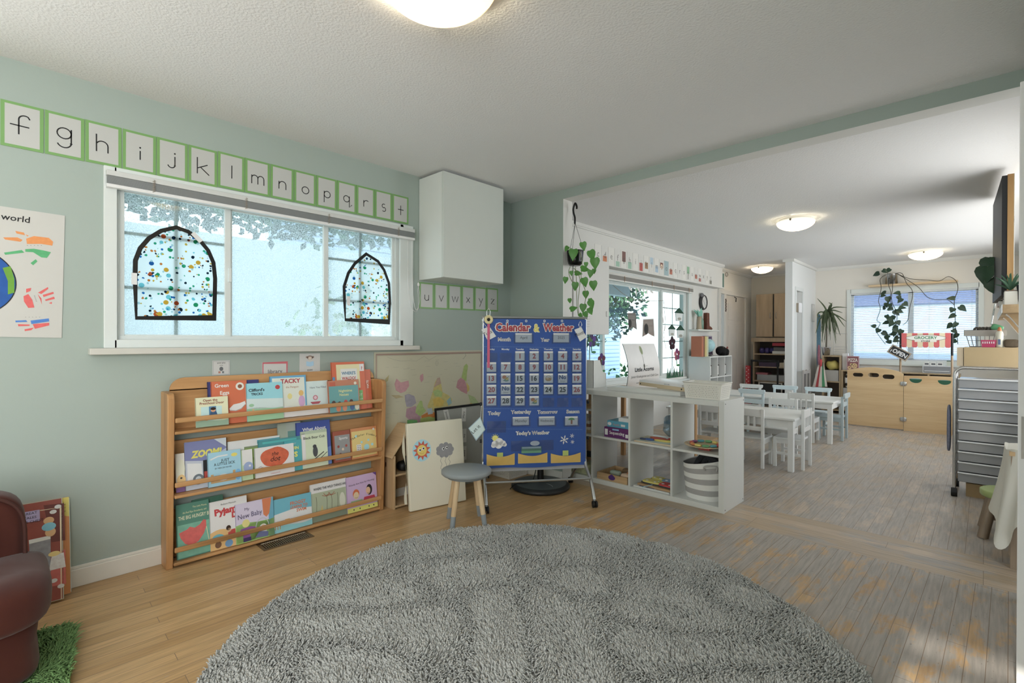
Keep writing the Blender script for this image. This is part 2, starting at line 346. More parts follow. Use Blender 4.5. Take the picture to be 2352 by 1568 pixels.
# ---------------------------------------------------------------- window 1 (living room)
def rain_glass():
    m,N,L,P=_new('obscure_glass'); N.remove(P)
    tc=N.new('ShaderNodeTexCoord'); n=N.new('ShaderNodeTexNoise'); n.inputs['Scale'].default_value=150; n.inputs['Detail'].default_value=3; n.inputs['Roughness'].default_value=.7
    L.new(tc.outputs['Object'],n.inputs['Vector'])
    r=N.new('ShaderNodeMapRange'); r.inputs[1].default_value=.42; r.inputs[2].default_value=.64; r.inputs[3].default_value=.12; r.inputs[4].default_value=.75; L.new(n.outputs['Fac'],r.inputs[0])
    tr=N.new('ShaderNodeBsdfTransparent'); tr.inputs[0].default_value=(.93,.97,.96,1)
    tl=N.new('ShaderNodeBsdfTranslucent'); tl.inputs[0].default_value=(.86,.93,.95,1)
    mx=N.new('ShaderNodeMixShader'); L.new(r.outputs[0],mx.inputs[0]); L.new(tr.outputs[0],mx.inputs[1]); L.new(tl.outputs[0],mx.inputs[2])
    gl=N.new('ShaderNodeBsdfGlossy'); gl.inputs['Roughness'].default_value=.02; m2=N.new('ShaderNodeMixShader'); m2.inputs[0].default_value=.05
    L.new(mx.outputs[0],m2.inputs[1]); L.new(gl.outputs[0],m2.inputs[2]); L.new(m2.outputs[0],N['Material Output'].inputs[0]); return m
VINYL=mat('b0b6b4',rough=.35,var=.02)
w1=empty_st('window_1','white three part slider window with obscure glass')
b=B(VINYL)
y0,y1,z0,z1=.365,2.187,1.143,2.045; yi0,yi1,zi0,zi1=.405,2.10,1.185,1.995
X0=XW+.018
for q in ((y0,yi0+.012,z0,z1),(yi1-.03,y1,z0,z1),(yi0,yi1,z0,zi0),(yi0,yi1,zi1,z1)): b.box(XW-.002,X0,*q)
b.ob('window_casing',w1,bevel=.003)
b=B(VINYL); xf=XW-.025
for q in ((.40,.43,1.17,2.0),(2.05,2.10,1.17,2.0),(.43,2.05,1.17,1.205),(.43,2.05,1.95,2.0)): b.box(xf-.05,xf+.012,*q)
b.ob('window_frame',w1,bevel=.002)
sash=[(.42,.945,1),(.925,1.545,0),(1.505,2.06,1)]
for i,(a,c,front) in enumerate(sash):
    x=xf-(.012 if front else .03); b=B(VINYL)
    for q in ((a,a+.032,1.185,1.975),(c-.032,c,1.185,1.975),(a+.032,c-.032,1.185,1.212),(a+.032,c-.032,1.94,1.975)): b.box(x-.012,x+.012,*q)
    s=b.ob('window_sash',w1,bevel=.002)
    B(rain_glass() if i==0 else bpy.data.materials['obscure_glass']).box(x-.004,x,a+.03,c-.03,1.21,1.945).ob('pane',s)
    if front:
        b=B(mat('8e979b',rough=.4)); ym=(a+c)/2-.005
        b.box(x-.011,x-.005,ym-.009,ym+.009,1.21,1.945)
        for z in (1.455,1.735): b.box(x-.011,x-.005,a+.03,c-.03,z-.008,z+.008)
        b.ob('muntin',s)
B(VINYL).box(xf-.02,xf+.022,.928,.942,1.52,1.60).ob('window_latch',w1,bevel=.002)
B(mat('a8a69e',rough=.45)).box(XW,-3.085,.307,2.215,1.112,1.143).ob('window_sill',w1,bevel=.003)
# raised blind
bl=thing('window_blind','raised white slat blind bunched along the top of the green room window','blind',(0,0,0))
B(mat('a8aaa8',rough=.4)).box(XW+.02,XW+.05,.372,2.178,1.992,2.018).ob('headrail',bl,bevel=.002)
b=B(mat('7b7f80',rough=.45))
for i in range(16): b.box(XW+.022,XW+.05,.375,2.176,1.952+.0024*i,1.9535+.0024*i)
b.ob('slat_stack',bl)
B(mat('c2c8c6',rough=.4)).box(XW+.02,XW+.052,.372,2.178,1.934,1.951).ob('bottom_rail',bl,bevel=.002)
for y in (.56,1.0,1.5,2.03):
    b=B(mat('8c8274',rough=.8))
    for i in range(7): b.tube([(XW+.052,y-.004,1.945+.009*i),(XW+.056,y+.008,1.95+.009*i),(XW+.052,y+.002,1.954+.009*i)],.0016,5)
    b.ob('ladder_cord',bl)
b=B(mat('c8c8c4',rough=.6))
b.tube(smooth([(XW+.03,2.13,1.95),(XW+.03,2.132,1.6),(XW+.032,2.15,1.45),(XW+.03,2.20,1.40),(XW+.02,2.235,1.45),(XW+.012,2.232,1.56),(XW+.012,2.238,1.6)]),.0018,6)
b.tube(smooth([(XW+.03,2.165,1.95),(XW+.03,2.17,1.6),(XW+.03,2.19,1.44),(XW+.025,2.22,1.42),(XW+.012,2.25,1.5),(XW+.012,2.24,1.59)]),.0018,6)
b.sq((XW+.01,2.238,1.61),(.008,.01,.016)); b.ob('pull_cord',bl)
# stained glass arches taped on the panes
def confetti():
    m,N,L,P=_new('tissue_collage'); N.remove(P)
    tc=N.new('ShaderNodeTexCoord'); base=None
    tl=N.new('ShaderNodeBsdfTranslucent'); tp=N.new('ShaderNodeBsdfTransparent'); df=N.new('ShaderNodeBsdfDiffuse')
    col=None
    for i,(sc,th,ramp) in enumerate(((34,.52,['2f8f5f','2c5f9a','d9a23c','1c2b3a','7fc7d0','c2562f']),(75,.6,['3aa37a','2e6fae','20303c','d8b04a','b7d3d6','d07a3a']))):
        v=N.new('ShaderNodeTexVoronoi'); v.inputs['Scale'].default_value=sc; v.inputs['Randomness'].default_value=1; L.new(tc.outputs['Object'],v.inputs['Vector'])
        cr=N.new('ShaderNodeValToRGB'); cr.color_ramp.interpolation='CONSTANT'
        while len(cr.color_ramp.elements)<len(ramp): cr.color_ramp.elements.new(1)
        for j,h in enumerate(ramp): cr.color_ramp.elements[j].position=j/len(ramp); cr.color_ramp.elements[j].color=tuple(lin(h))+(1,)
        sp=N.new('ShaderNodeSeparateColor'); L.new(v.outputs['Color'],sp.inputs[0]); L.new(sp.outputs[0],cr.inputs[0])
        gt=N.new('ShaderNodeMath'); gt.operation='GREATER_THAN'; gt.inputs[1].default_value=.62 if i==0 else .74; L.new(sp.outputs[1],gt.inputs[0])
        lt=N.new('ShaderNodeMath'); lt.operation='LESS_THAN'; lt.inputs[1].default_value=.42 if i==0 else .5; L.new(v.outputs['Distance'],lt.inputs[0])
        an=N.new('ShaderNodeMath'); an.operation='MULTIPLY'; L.new(gt.outputs[0],an.inputs[0]); L.new(lt.outputs[0],an.inputs[1])
        mx=N.new('ShaderNodeMix'); mx.data_type='RGBA'; L.new(an.outputs[0],mx.inputs[0])
        if col is None: mx.inputs[6].default_value=(.96,.97,.95,1)
        else: L.new(col,mx.inputs[6])
        L.new(cr.outputs[0],mx.inputs[7]); col=mx.outputs[2]
    L.new(col,tl.inputs[0]); L.new(col,tp.inputs[0])
    ms=N.new('ShaderNodeMixShader'); ms.inputs[0].default_value=.45; L.new(tp.outputs[0],ms.inputs[1]); L.new(tl.outputs[0],ms.inputs[2])
    L.new(ms.outputs[0],N['Material Output'].inputs[0]); return m
CONF=confetti()
def arch(label,px,off,tape):
    Fm=FX(XW+off,0,0); o=PX(px[0][0],px[0][1],XW+off); Fm=FX(XW+off,o.y,o.z)
    P=[on(Fm,*p) for p in px]
    t=thing('stained_glass_arch',label,'window decoration',M=Fm,group='stained glass arches on the window')
    B(CONF).poly(P,1).ob('tissue_sheet',t)
    b=B(mat('101113',rough=.5,g=1)); b.z0=.001; b.line(P,.021,2,closed=True); b.line(P,.021,1,closed=True); b.ob('black_border',t)
    b=B(mat('cfd0c8',rough=.5)); b.z0=.002
    for (x,y,a) in tape: lx,ly=on(Fm,x,y); b.T=Matrix.Translation((lx,ly,0))@Matrix.Rotation(a,4,'Z'); b.rect(-.03,-.012,.03,.012,3)
    b.T=None; b.ob('tape',t)
arch('large stained glass arch with black border on the left window pane',[(313,730),(310,640),(311,598),(322,570),(342,547),(370,530),(405,522),(432,532),(458,551),(478,575),(490,603),(494,640),(492,730)],-.028,[(452,545,-.8),(308,640,1.57)])
arch('small stained glass arch with black border on the right window pane',[(793,734),(791,690),(790,658),(800,627),(815,605),(841,583),(868,600),(882,620),(893,650),(895,690),(893,739)],-.028,[(800,690,1.57)])
# ---------------------------------------------------------------- lights
def dome(label,c,r,depth,warm,em,pw,grp):
    t=thing('ceiling_light',label,'ceiling light',c,group=grp)
    B(mat('c8c4b8',rough=.35)).lathe([(r*.45,.0),(r*.86,.0),(r*.9,-.012),(r*.86,-.028),(r*.5,-.028)],n=48).ob('ceiling_plate',t)
    m,N,L,P=_new('lamp_glass'); N.remove(P)
    e=N.new('ShaderNodeEmission'); e.inputs[0].default_value=tuple(lin(warm))+(1,); e.inputs[1].default_value=em
    tl=N.new('ShaderNodeBsdfTranslucent'); tl.inputs[0].default_value=tuple(lin(warm))+(1,)
    gl=N.new('ShaderNodeBsdfGlossy'); gl.inputs['Roughness'].default_value=.15; mg=N.new('ShaderNodeMixShader'); mg.inputs[0].default_value=.05; L.new(tl.outputs[0],mg.inputs[1]); L.new(gl.outputs[0],mg.inputs[2])
    ad=N.new('ShaderNodeAddShader'); L.new(e.outputs[0],ad.inputs[0]); L.new(mg.outputs[0],ad.inputs[1]); L.new(ad.outputs[0],N['Material Output'].inputs[0])
    prof=[(r,-.028)]+[(r*math.cos(a),-.028-depth*math.sin(a)) for a in [PI/2*i/12 for i in range(1,13)]]
    prof[-1]=(.001,-.028-depth); B(m).lathe(prof,n=56).ob('glass_shade',t)
    for k in range(3):
        a=.5+2*PI*k/3; B(mat('5a5248',rough=.35,metal=.8)).sq((r*1.0*math.cos(a),r*1.0*math.sin(a),-.03),(.011,.011,.014),n=8).ob('retaining_knob',t)
    return t
dome('large warm glass dome ceiling lamp over the grey rug',(-1.335,1.03,ZC),.205,.115,'ffd890',.55,0,'ceiling lamps')
dome('white glass dome ceiling lamp above the dining tables',(-1.42,5.72,ZC),.175,.085,'fff0cc',2.2,0,'ceiling lamps')
dome('white glass dome ceiling lamp near the far blind window',(-.61,9.05,ZC),.19,.085,'fff0cc',2.2,0,'ceiling lamps')
dome('small glass dome ceiling lamp in the hallway',(-2.74,9.0,ZC),.165,.085,'ffe9c4',2.6,0,'ceiling lamps')
def lamp(name,loc,e,col,r=.05):
    l=bpy.data.lights.new(name,'POINT'); l.energy=e; l.color=col; l.shadow_soft_size=r; o=bpy.data.objects.new(name,l); COL.objects.link(o); o.location=loc; return o
lamp('lamp_bulb',(-1.40,.98,2.365),16,(1,.86,.6),.03)
lamp('lamp_bulb',(-1.42,5.72,2.37),9,(1,.9,.72),.03); lamp('lamp_bulb',(-.61,9.05,2.37),9,(1,.9,.72),.03); lamp('lamp_bulb',(-2.74,9.0,2.37),9,(1,.86,.66),.03)
def fill_light(name,loc,rot,sx,sy,e,col=(1,.98,.95)):  # area lights added as fill outside made-up openings
    l=bpy.data.lights.new(name,'AREA'); l.shape='RECTANGLE'; l.size=sx; l.size_y=sy; l.energy=e; l.color=col; o=bpy.data.objects.new(name,l); COL.objects.link(o); o.location=loc; o.rotation_euler=rot
fill_light('fill_area_right',(.3,-1.5,1.4),(0,PI/2+.25,0),1.5,2.3,58)  # added fill from the right, behind the viewer
fill_light('fill_area_left',(-3.4,-1.55,1.4),(0,-PI/2-.25,0),1.2,2.0,42)  # added fill from the left, behind the viewer
fill_light('fill_area_dining',(.9,6.4,1.35),(0,PI/2+.06,0),1.2,4.6,40)  # added fill for the dining room, out of view
wd=bpy.data.worlds.new('sky'); SC.world=wd; wd.use_nodes=True
N=wd.node_tree.nodes; L=wd.node_tree.links; bg=N['Background']
tc=N.new('ShaderNodeTexCoord'); sp=N.new('ShaderNodeSeparateXYZ'); L.new(tc.outputs['Generated'],sp.inputs[0])
cr=N.new('ShaderNodeValToRGB'); cr.color_ramp.elements[0].position=.0; cr.color_ramp.elements[0].color=(.90,.94,.95,1); cr.color_ramp.elements[1].position=.7; cr.color_ramp.elements[1].color=(.74,.85,1,1)
L.new(sp.outputs['Z'],cr.inputs[0]); L.new(cr.outputs[0],bg.inputs[0]); bg.inputs[1].default_value=3.2
sl=bpy.data.lights.new('sun','SUN'); sl.energy=5.5; sl.color=(1,.93,.82); sl.angle=.012; so=bpy.data.objects.new('sun',sl); COL.objects.link(so)
so.rotation_euler=Vector((0,1,-SLOPE)).to_track_quat('-Z','Y').to_euler()
SC.view_settings.view_transform='Standard'; SC.view_settings.look='None'; SC.view_settings.exposure=.02; SC.view_settings.gamma=1
cy=SC.cycles; cy.max_bounces=7; cy.diffuse_bounces=4; cy.glossy_bounces=3; cy.transmission_bounces=5; cy.transparent_max_bounces=14; cy.caustics_reflective=False; cy.caustics_refractive=False; cy.sample_clamp_indirect=6
# ================================================================ LIVING ROOM THINGS
INK=mat('1c1c1e',rough=.6,g=1); PAPER=mat('9c9d9a',rough=.35,var=.015); GREENB=mat('5c8a43',rough=.35,var=.03)
def stroke_letter(c):
    A=arc
    return {'f':[[(.72,.86)]+A(.56,.80,.2,60,180,8)+[(.36,.12)],[(.08,.52),(.7,.5)]],
    'g':[A(.45,.62,.25,0,360,18),[(.7,.85),(.7,.2)]+A(.45,.2,.25,0,-160,9)],
    'h':[[(.2,.95),(.2,.1)],[(.2,.5)]+A(.42,.42,.22,150,0,8)+[(.64,.1)]],
    'i':[[(.5,.62),(.5,.1)],A(.5,.8,.02,0,360,6)],
    'j':[[(.6,.72),(.6,.2)]+A(.42,.2,.18,0,-170,8),A(.6,.9,.02,0,360,6)],
    'k':[[(.2,.95),(.2,.05)],[(.7,.62),(.22,.36)],[(.34,.44),(.78,.06)]],
    'l':[[(.5,.95),(.5,.1)]],
    'm':[[(.15,.62),(.15,.1)],[(.15,.45)]+A(.32,.45,.17,160,0,7)+[(.49,.1)],[(.49,.45)]+A(.66,.45,.17,160,0,7)+[(.83,.1)]],
    'n':[[(.25,.64),(.25,.1)],[(.25,.42)]+A(.5,.42,.23,150,0,8)+[(.73,.1)]],
    'o':[A(.5,.38,.25,0,360,20)],
    'p':[[(.28,.66),(.28,-.2)],A(.52,.42,.24,0,360,18)],
    'q':[A(.45,.42,.24,0,360,18),[(.69,.66),(.69,-.2),(.9,.02)]],
    'r':[[(.3,.62),(.3,.1)],[(.3,.36)]+A(.55,.38,.24,160,50,7)],
    's':[A(.5,.5,.16,50,260,9)+A(.5,.22,.17,80,-140,9)],
    't':[[(.5,.85),(.5,.05)],[(.22,.5),(.78,.5)]],
    'u':[[(.25,.62),(.25,.32)]+A(.47,.32,.22,180,360,8)+[(.69,.62),(.69,.1)]],
    'v':[[(.22,.64),(.48,.1),(.75,.64)]],'w':[[(.1,.64),(.3,.1),(.5,.6),(.7,.1),(.9,.64)]],
    'x':[[(.25,.62),(.72,.1)],[(.72,.62),(.25,.1)]],'y':[[(.24,.62),(.5,.2)],[(.76,.62),(.34,-.25)]],
    'z':[[(.26,.6),(.72,.6),(.26,.1),(.74,.1)]]}[c]
def letter_card(c,y,z,w,h,label,grp,s=.1,dx=0,dz=0):
    Fm=FX(XW+.0035,y,z,R_.uniform(-.006,.006)); b=B(GREENB); b.box(0,w,0,h,-.003,0); b.m(PAPER).rect(.013,.012,w-.013,h-.012,1)
    b.m(INK)
    for sx in stroke_letter(c): b.line([(w/2+(p[0]-.48)*s+dx,h*.42+(p[1]-.35)*s+dz) for p in sx],.0052,2)
    return tag(b.ob('letter_card',M=Fm),label,'letter card',grp)
for i,c in enumerate('fghijklmnopqrst'):
    y=.012+.1428*i; letter_card(c,y,2.047+.004*(i>5)+.001*i*.4,.139,.203,'green bordered white wall card showing the handwritten letter '+c+' above the window','alphabet cards above the window',.1 if c in 'fghkm' else .088)
for i,c in enumerate('uvwxyz'):
    letter_card(c,2.252+.1425*i,1.43+.002*i,.138,.203,'green bordered white wall card with handwritten letter '+c+' under the wall cabinet','alphabet cards under the cabinet',.085)
# handprint poster
Fm=FX(XW+.004,.212,1.193,math.radians(-1.2)); b=B(mat('a2a19c',rough=.5,var=.02)); b.box(-.62,0,0,.578,-.003,0)
P=lambda *q:[on(Fm,*p) for p in q]
b.m(mat('1d4f96',rough=.6,var=.2,sc=30,g=1.3)); cx,cy=on(Fm,-78,645); rx=on(Fm,37,645)[0]-cx; b.ell(cx,cy,rx,rx,1,48); b.m(INK).line([(cx+rx*math.cos(a),cy+rx*math.sin(a)) for a in [2*PI*i/64 for i in range(64)]],.004,2,True)
b.m(mat('5f8f35',rough=.6,var=.15,sc=30,g=1.4)).poly(P((6,615),(24,611),(33,640),(33,672),(18,676),(18,645)),3)
b.m(mat('c87428',rough=.6,var=.15,sc=60)); b.poly(P((60,548),(78,542),(112,546),(122,555),(120,564),(95,560),(62,560)),2); b.poly(P((7,545),(40,545),(52,551),(47,555),(12,550)),2); b.poly(P((35,530),(55,534),(57,540),(38,536)),2); b.poly(P((58,538),(66,541),(63,543)),2)
b.m(mat('2f8f55',rough=.6,var=.2,sc=60)); b.poly(P((58,572),(78,571),(100,575),(117,579),(108,592),(95,591),(76,579),(58,578)),2); b.poly(P((9,580),(50,574),(56,580),(12,585)),2); b.poly(P((70,604),(82,595),(86,600),(76,609)),2)
b.m(mat('c04a48',rough=.6,var=.15,sc=60)); b.poly(P((54,680),(65,675),(74,688),(79,706),(65,707),(55,692)),2); b.poly(P((60,663),(72,661),(70,668),(60,672)),2); b.poly(P((86,675),(95,685),(96,699),(92,687)),2)
for q in (((87,672),(110,659),(111,663),(95,675)),((98,677),(122,670),(124,674),(100,682)),((103,688),(124,681),(126,686),(105,691)),((112,696),(119,693),(119,698))): b.poly(P(*q),2)
b.poly(P((75,744),(113,741),(113,747),(80,755)),3); b.poly(P((41,744),(68,745),(68,748),(42,749)),2); b.poly(P((56,756),(78,752),(72,758),(57,760)),2)
b.m(mat('2f68ae',rough=.6,var=.2,sc=60)); b.poly(P((70,736),(112,731),(113,738),(72,744)),2); b.poly(P((35,736),(60,735),(63,739),(36,740)),2)
x,y=on(Fm,68,512); b.m(INK).txt('world',x,y,.028,2,'r',.012,slant=.05)
for k in range(5): b.line([on(Fm,62+8*k,563),on(Fm,64+8*k,564)],.0012,2); b.line([on(Fm,58+8*k,728),on(Fm,60+8*k,728)],.0012,2); b.line([on(Fm,78+k,679+3*k),on(Fm,81+k,680+3*k)],.0012,2)
tag(b.ob('handprint_poster',M=Fm),'white poster with painted handprints and a blue globe taped to the green wall','poster')
# signs above the book display
def sign(px,label,fn):
    A=[PX(u,v,XW+.003) for u,v in px]; Fm=FX(XW+.003,A[0].y,min(A[0].z,A[1].z)); w=A[1].y-A[0].y; h=abs(A[0].z-A[1].z)
    b=B(mat('a8a8a6',rough=.5)); b.box(0,w,0,h,-.002,0); fn(b,w,h); return tag(b.ob('wall_sign',M=Fm),label,'sign')
def s1(b,w,h):
    b.m(mat('83888a')).line([(.004,.004),(w-.004,.004),(w-.004,h-.004),(.004,h-.004)],.0022,1,True)
    b.m(INK).txt('quiet play',w/2,h*.8,.008,2,maxw=w*.8).txt('area',w/2,h*.63,.007,2); b.m(mat('55585c')).ell(w/2,h*.42,.01,.012,2).m(mat('9c6a5a')).rect(w/2-.015,h*.12,w/2-.004,h*.26,2).m(mat('606468')).rect(w/2+.004,h*.12,w/2+.014,h*.26,2)
def s2(b,w,h):
    b.m(mat('b0505c')).line([(.005,.005),(w-.005,.005),(w-.005,h-.005),(.005,h-.005)],.009,1,True); b.m(mat('3b3b42')).txt('library',w/2,h*.34,.024,2,maxw=w*.78)
def s3(b,w,h):
    b.m(mat('8a7468')).ell(w/2,h*.82,.019,.014,2).ell(w/2-.02,h*.84,.007,.007,2).ell(w/2+.02,h*.84,.007,.007,2).m(mat('b9a898')).ell(w/2,h*.79,.012,.009,3); b.m(mat('86a9c8')).poly([(w/2-.024,h*.66),(w/2,h*.62),(w/2+.024,h*.66),(w/2+.024,h*.46),(w/2,h*.42),(w/2-.024,h*.46)],3)
    b.m(INK).txt('quiet',w/2,h*.24,.013,2).txt('reading',w/2,h*.06,.013,2,maxw=w*.9)
sign([(488,828),(528,860)],'small white sign reading quiet play area above the book display',s1)
sign([(602,832),(661,868)],'red bordered white sign reading library above the book display',s2)
sign([(688,812),(735,862)],'white sign with reading figure and words quiet reading below the sill',s3)
# ---------------------------------------------------------------- book display shelf
PINE=wood('a8793f','8c5f2e','z',7,.38); PINEY=wood('ab7d45','90652f','y',7,.38,knots=1.3)
sh=thing('book_display','honey pine front facing book display shelf against the green wall','bookshelf',(-3.08,1.24,0))
def shp(bld,name,M=None,**k):
    return bld.ob(name,sh,M=Matrix.Translation((3.08,-1.24,0)) if M is None else M,**k)
for y0,lab in ((.60,0),(1.838,1)):
    b=B(PINE); pr=[(-3.148,0),(-3.03,0),(-2.995,.86)]+[(-3.03+.035*math.cos(t),.875+.035*math.sin(t)) for t in [PI/2*i/6 for i in range(7)]]+[(-3.148,.912)]
    b.T=Matrix(((1,0,0,0),(0,0,1,0),(0,1,0,0),(0,0,0,1))); b.prism(pr,y0,y0+.031); shp(b,'side_panel',bevel=.004)
LEV=[(.028,.098,.285),(.382,.436,.648),(.712,.77,.982)]
for i,(zl,zr,zt) in enumerate(LEV):
    b=B(PINEY)
    if i==2: pr=[(.632,zl-.03),(1.838,zl-.03),(1.838,.92)]+[(1.77+.068*math.cos(t),zt-.065+.065*math.sin(t)) for t in [PI/2*k/6 for k in range(7)]]+[(.70+.068*math.cos(t),zt-.065+.065*math.sin(t)) for t in [PI/2+PI/2*k/6 for k in range(7)]]+[(.632,.92)]
    else: pr=[(.632,zl),(1.838,zl),(1.838,zt),(.632,zt)]
    b.T=Matrix(((0,0,1,-3.125),(1,0,0,0),(0,1,0,0),(0,0,0,1))); b.prism(pr,0,.016); shp(b,'back_board',bevel=.003)
    shp(B(PINEY).box(-3.108,-2.998 if i else -3.02,.632,1.838,zl-.016,zl),'ledge',bevel=.004)
    xr=-3.0+(i-1)*.008; b=B(PINEY); b.sq((xr,1.235,zr),(.009,.604,.0125),.3,10); b=B(PINEY).box(xr-.008,xr+.008,.632,1.838,zr-.013,zr+.013); shp(b,'front_rail',bevel=.006,seg=3)
TILT=math.radians(7)
def bookframe(lv,layer):
    zl=LEV[lv][0]; x=-3.058+.0105*layer
    return FR((x,0,zl+.0028),(0,1,0),(-math.sin(TILT),0,math.cos(TILT)))
def book(lv,layer,tl,tr,label,col,art=None,pages=True,th=.008,name='picture_book'):
    F0=bookframe(lv,layer); a=on(F0,*tl); c=on(F0,*tr); a=(max(a[0],.6345),a[1]); c=(min(c[0],1.835),c[1]); w=c[0]-a[0]; h=(a[1]+c[1])/2
    Fm=F0@Matrix.Translation((a[0],0,0)); b=B(mat(col,rough=.28,var=.05,coat=.3)); b.box(0,w,0,h,-.0012,0)
    b.box(0,.003,0,h,-th,0).box(0,w,0,h,-th-.0012,-th)
    if art: art(b,w,h)
    o=tag(b.ob(name,M=Fm),label,'book',['books on the bottom ledge','books on the middle ledge','books on the top ledge'][lv])
    B(mat('b9b3a2',rough=.8)).box(.003,w-.003,.003,h-.003,-th,-.0012).ob('pages',o)
    return o
def T(b,h,*a,**k): b.m(mat(h,rough=.4)); b.txt(*a,**k); return b
def rc(b,col,*a): b.m(mat(col,rough=.3)); b.rect(*a); return b
def el(b,col,*a): b.m(mat(col,rough=.3)); b.ell(*a); return b
def pg(b,col,pts,w,h,l=1): b.m(mat(col,rough=.3)); b.poly([(x*w,y*h) for x,y in pts],l); return b
def hill(b,col,w,h,y,l=1,a=.03,f=2.): b.m(mat(col,rough=.3)); b.poly([(0,0),(w,0)]+[(w*(1-i/12),h*(y+a*math.sin(f*PI*(1-i/12)))) for i in range(13)],l); return b
# top ledge
book(2,-1,(476,876),(594,872),'dark navy picture book mostly hidden at the back of the top ledge','33356a')
def a(b,w,h): T(b,'c9c4b4','Green',w*.1,h*.86,.02,al='l',bold=.02,maxw=w*.4); T(b,'c9c4b4','Eggs',w*.24,h*.69,.02,al='l',bold=.02,maxw=w*.33); T(b,'c9c4b4','and',w*.16,h*.53,.018,al='l',bold=.02); el(b,'c3bfb2',w*.8,h*.86,.022,.022,1); el(b,'7d4a33',w*.8,h*.86,.012,.012,2,8); pg(b,'c8c4bb',[(.48,.35),(.6,.44),(.78,.46),(.93,.5),(.95,.42),(.82,.32),(.66,.28),(.5,.3)],w,h); b.m(INK).line([(w*.5,h*.31),(w*.66,h*.29),(w*.82,h*.33),(w*.94,h*.42)],.0015,2)
book(2,0,(484,877),(566,872),'orange picture book with white title Green Eggs on the top ledge','b85a34',a)
def a(b,w,h): T(b,'7a3426','Open the',w*.45,h*.86,.013,bold=.02,maxw=w*.5); T(b,'7a3426','Preschool Door',w*.5,h*.76,.013,bold=.02,maxw=w*.84); rc(b,'9cc0c4',w*.16,h*.2,w*.8,h*.68,1); rc(b,'3d6f94',w*.4,h*.34,w*.62,h*.68,2); el(b,'c98a62',w*.53,h*.56,.012,.013,3); el(b,'33241f',w*.53,h*.595,.013,.008,4); pg(b,'2f4f74',[(.44,.5),(.62,.5),(.68,.3),(.4,.3)],w,h,3); el(b,'b4663c',w*.32,h*.28,.013,.011,4); el(b,'a33c48',w*.7,h*.3,.014,.01,4); hill(b,'7d9a83',w,h,.2,3,.02)
book(2,2,(448,914),(523,909),'cream paperback titled Open the Preschool Door in front at the left','c6be98',a)
def a(b,w,h): hill(b,'7fae88',w,h,.33,1); pg(b,'a6cfdc',[(0,.6),(1,.55),(1,.3),(0,.33)],w,h,1); T(b,'2a3038',"Clifford's",w*.06,h*.78,.017,al='l',bold=.03,maxw=w*.48); T(b,'2a3038','TRICKS',w*.12,h*.68,.014,al='l',bold=.03,maxw=w*.34); el(b,'a8353a',w*.86,h*.86,.014,.013,2); el(b,'7aa884',w*.12,h*.42,.014,.009,2); rc(b,'c39a6a',w*.14,h*.2,w*.18,h*.32,3)
book(2,1,(565,880),(648,877),"light blue picture book titled Clifford's Tricks on the top ledge",'74b3cf',a)
def a(b,w,h): rc(b,'b5c4b0',w*.06,h*.04,w*.95,h*.95,1); T(b,'9a2f3a','TACKY',w*.56,h*.82,.026,bold=.03,maxw=w*.62,l=3); T(b,'9a6a4a','the Penguin',w*.6,h*.7,.012,l=3,maxw=w*.5); el(b,'c2b46a',w*.52,h*.5,.014,.018,3); el(b,'b08bb2',w*.85,h*.36,.02,.035,3); el(b,'c49a4c',w*.84,h*.56,.015,.018,3); hill(b,'c8cfc2',w,h,.25,2)
book(2,0,(619,864),(702,861),'blue bordered picture book titled Tacky behind the light blue one','4d8fb4',a)
def a(b,w,h): T(b,'4a5560','Have You Filled',w*.54,h*.78,.012,maxw=w*.86); el(b,'a8606e',w*.4,h*.5,.016,.016,2); el(b,'c3a5b0',w*.4,h*.5,.01,.01,3); pg(b,'9c4450',[(.16,.38),(.64,.38),(.55,.31),(.25,.31)],w,h,2); hill(b,'b9d2c2',w,h,.2,1); el(b,'3d4d58',w*.72,h*.22,.014,.006,2)
book(2,0,(702,877),(752,872),'pale blue picture book titled Have You Filled on the top ledge','a9c4cd',a)
def a(b,w,h): rc(b,'4f8a8c',w*.03,0,w*.97,h*.82,1); T(b,'c7bb72','Nighttime',w*.55,h*.62,.017,bold=.015,l=3,maxw=w*.5); T(b,'c7bb72','Noises',w*.5,h*.5,.017,bold=.015,l=3,maxw=w*.36); rc(b,'a84e36',w*.06,h*.82,w*.24,h*.95,2); el(b,'c8b6a4',w*.88,h*.88,.01,.01,3); [el(b,c,w*x,h*y,.013,.015,3) for x,y,c in ((.16,.3,'4d3a34'),(.34,.26,'3a2c2a'),(.54,.3,'b0443c'),(.72,.3,'4a2d28'))]; [el(b,c,w*x,h*.12,.016,.022,3) for x,c in ((.3,'c4704a'),(.5,'c07a5a'),(.74,'3e5c8a'),(.9,'c0b8a2'))]
book(2,2,(752,877),(823,868),'teal picture book titled Nighttime Noises in front at the right','a8684a',a)
def a(b,w,h): rc(b,'c3b487',w*.14,h*.45,w*.84,h*.95,1); rc(b,'d0cbb4',w*.26,h*.5,w*.76,h*.86,2); T(b,'3f6f8c',"WHERE'S",w*.5,h*.74,.02,bold=.03,l=3,maxw=w*.42); T(b,'a03a36','WALDO?',w*.5,h*.635,.02,bold=.03,l=3,maxw=w*.42); T(b,'35495c','THE GREAT',w*.52,h*.52,.018,bold=.02,l=3,maxw=w*.46); rc(b,'d5d0bd',w*.84,h*.8,w*.98,h*.95,2); T(b,'a8302c','?',w*.91,h*.83,.022,l=3,bold=.03); rc(b,'3f78a2',w*.02,h*.62,w*.09,h*.7,2); rc(b,'5a9a50',w*.72,h*.1,w*.9,h*.4,2); T(b,'d5d0bd','OT',w*.82,h*.28,.016,l=3); T(b,'d5d0bd','BOOK',w*.82,h*.2,.01,l=3)
book(2,0,(760,833),(836,829),"tall orange bordered book titled Where's Waldo on the top ledge",'b9552f',a)
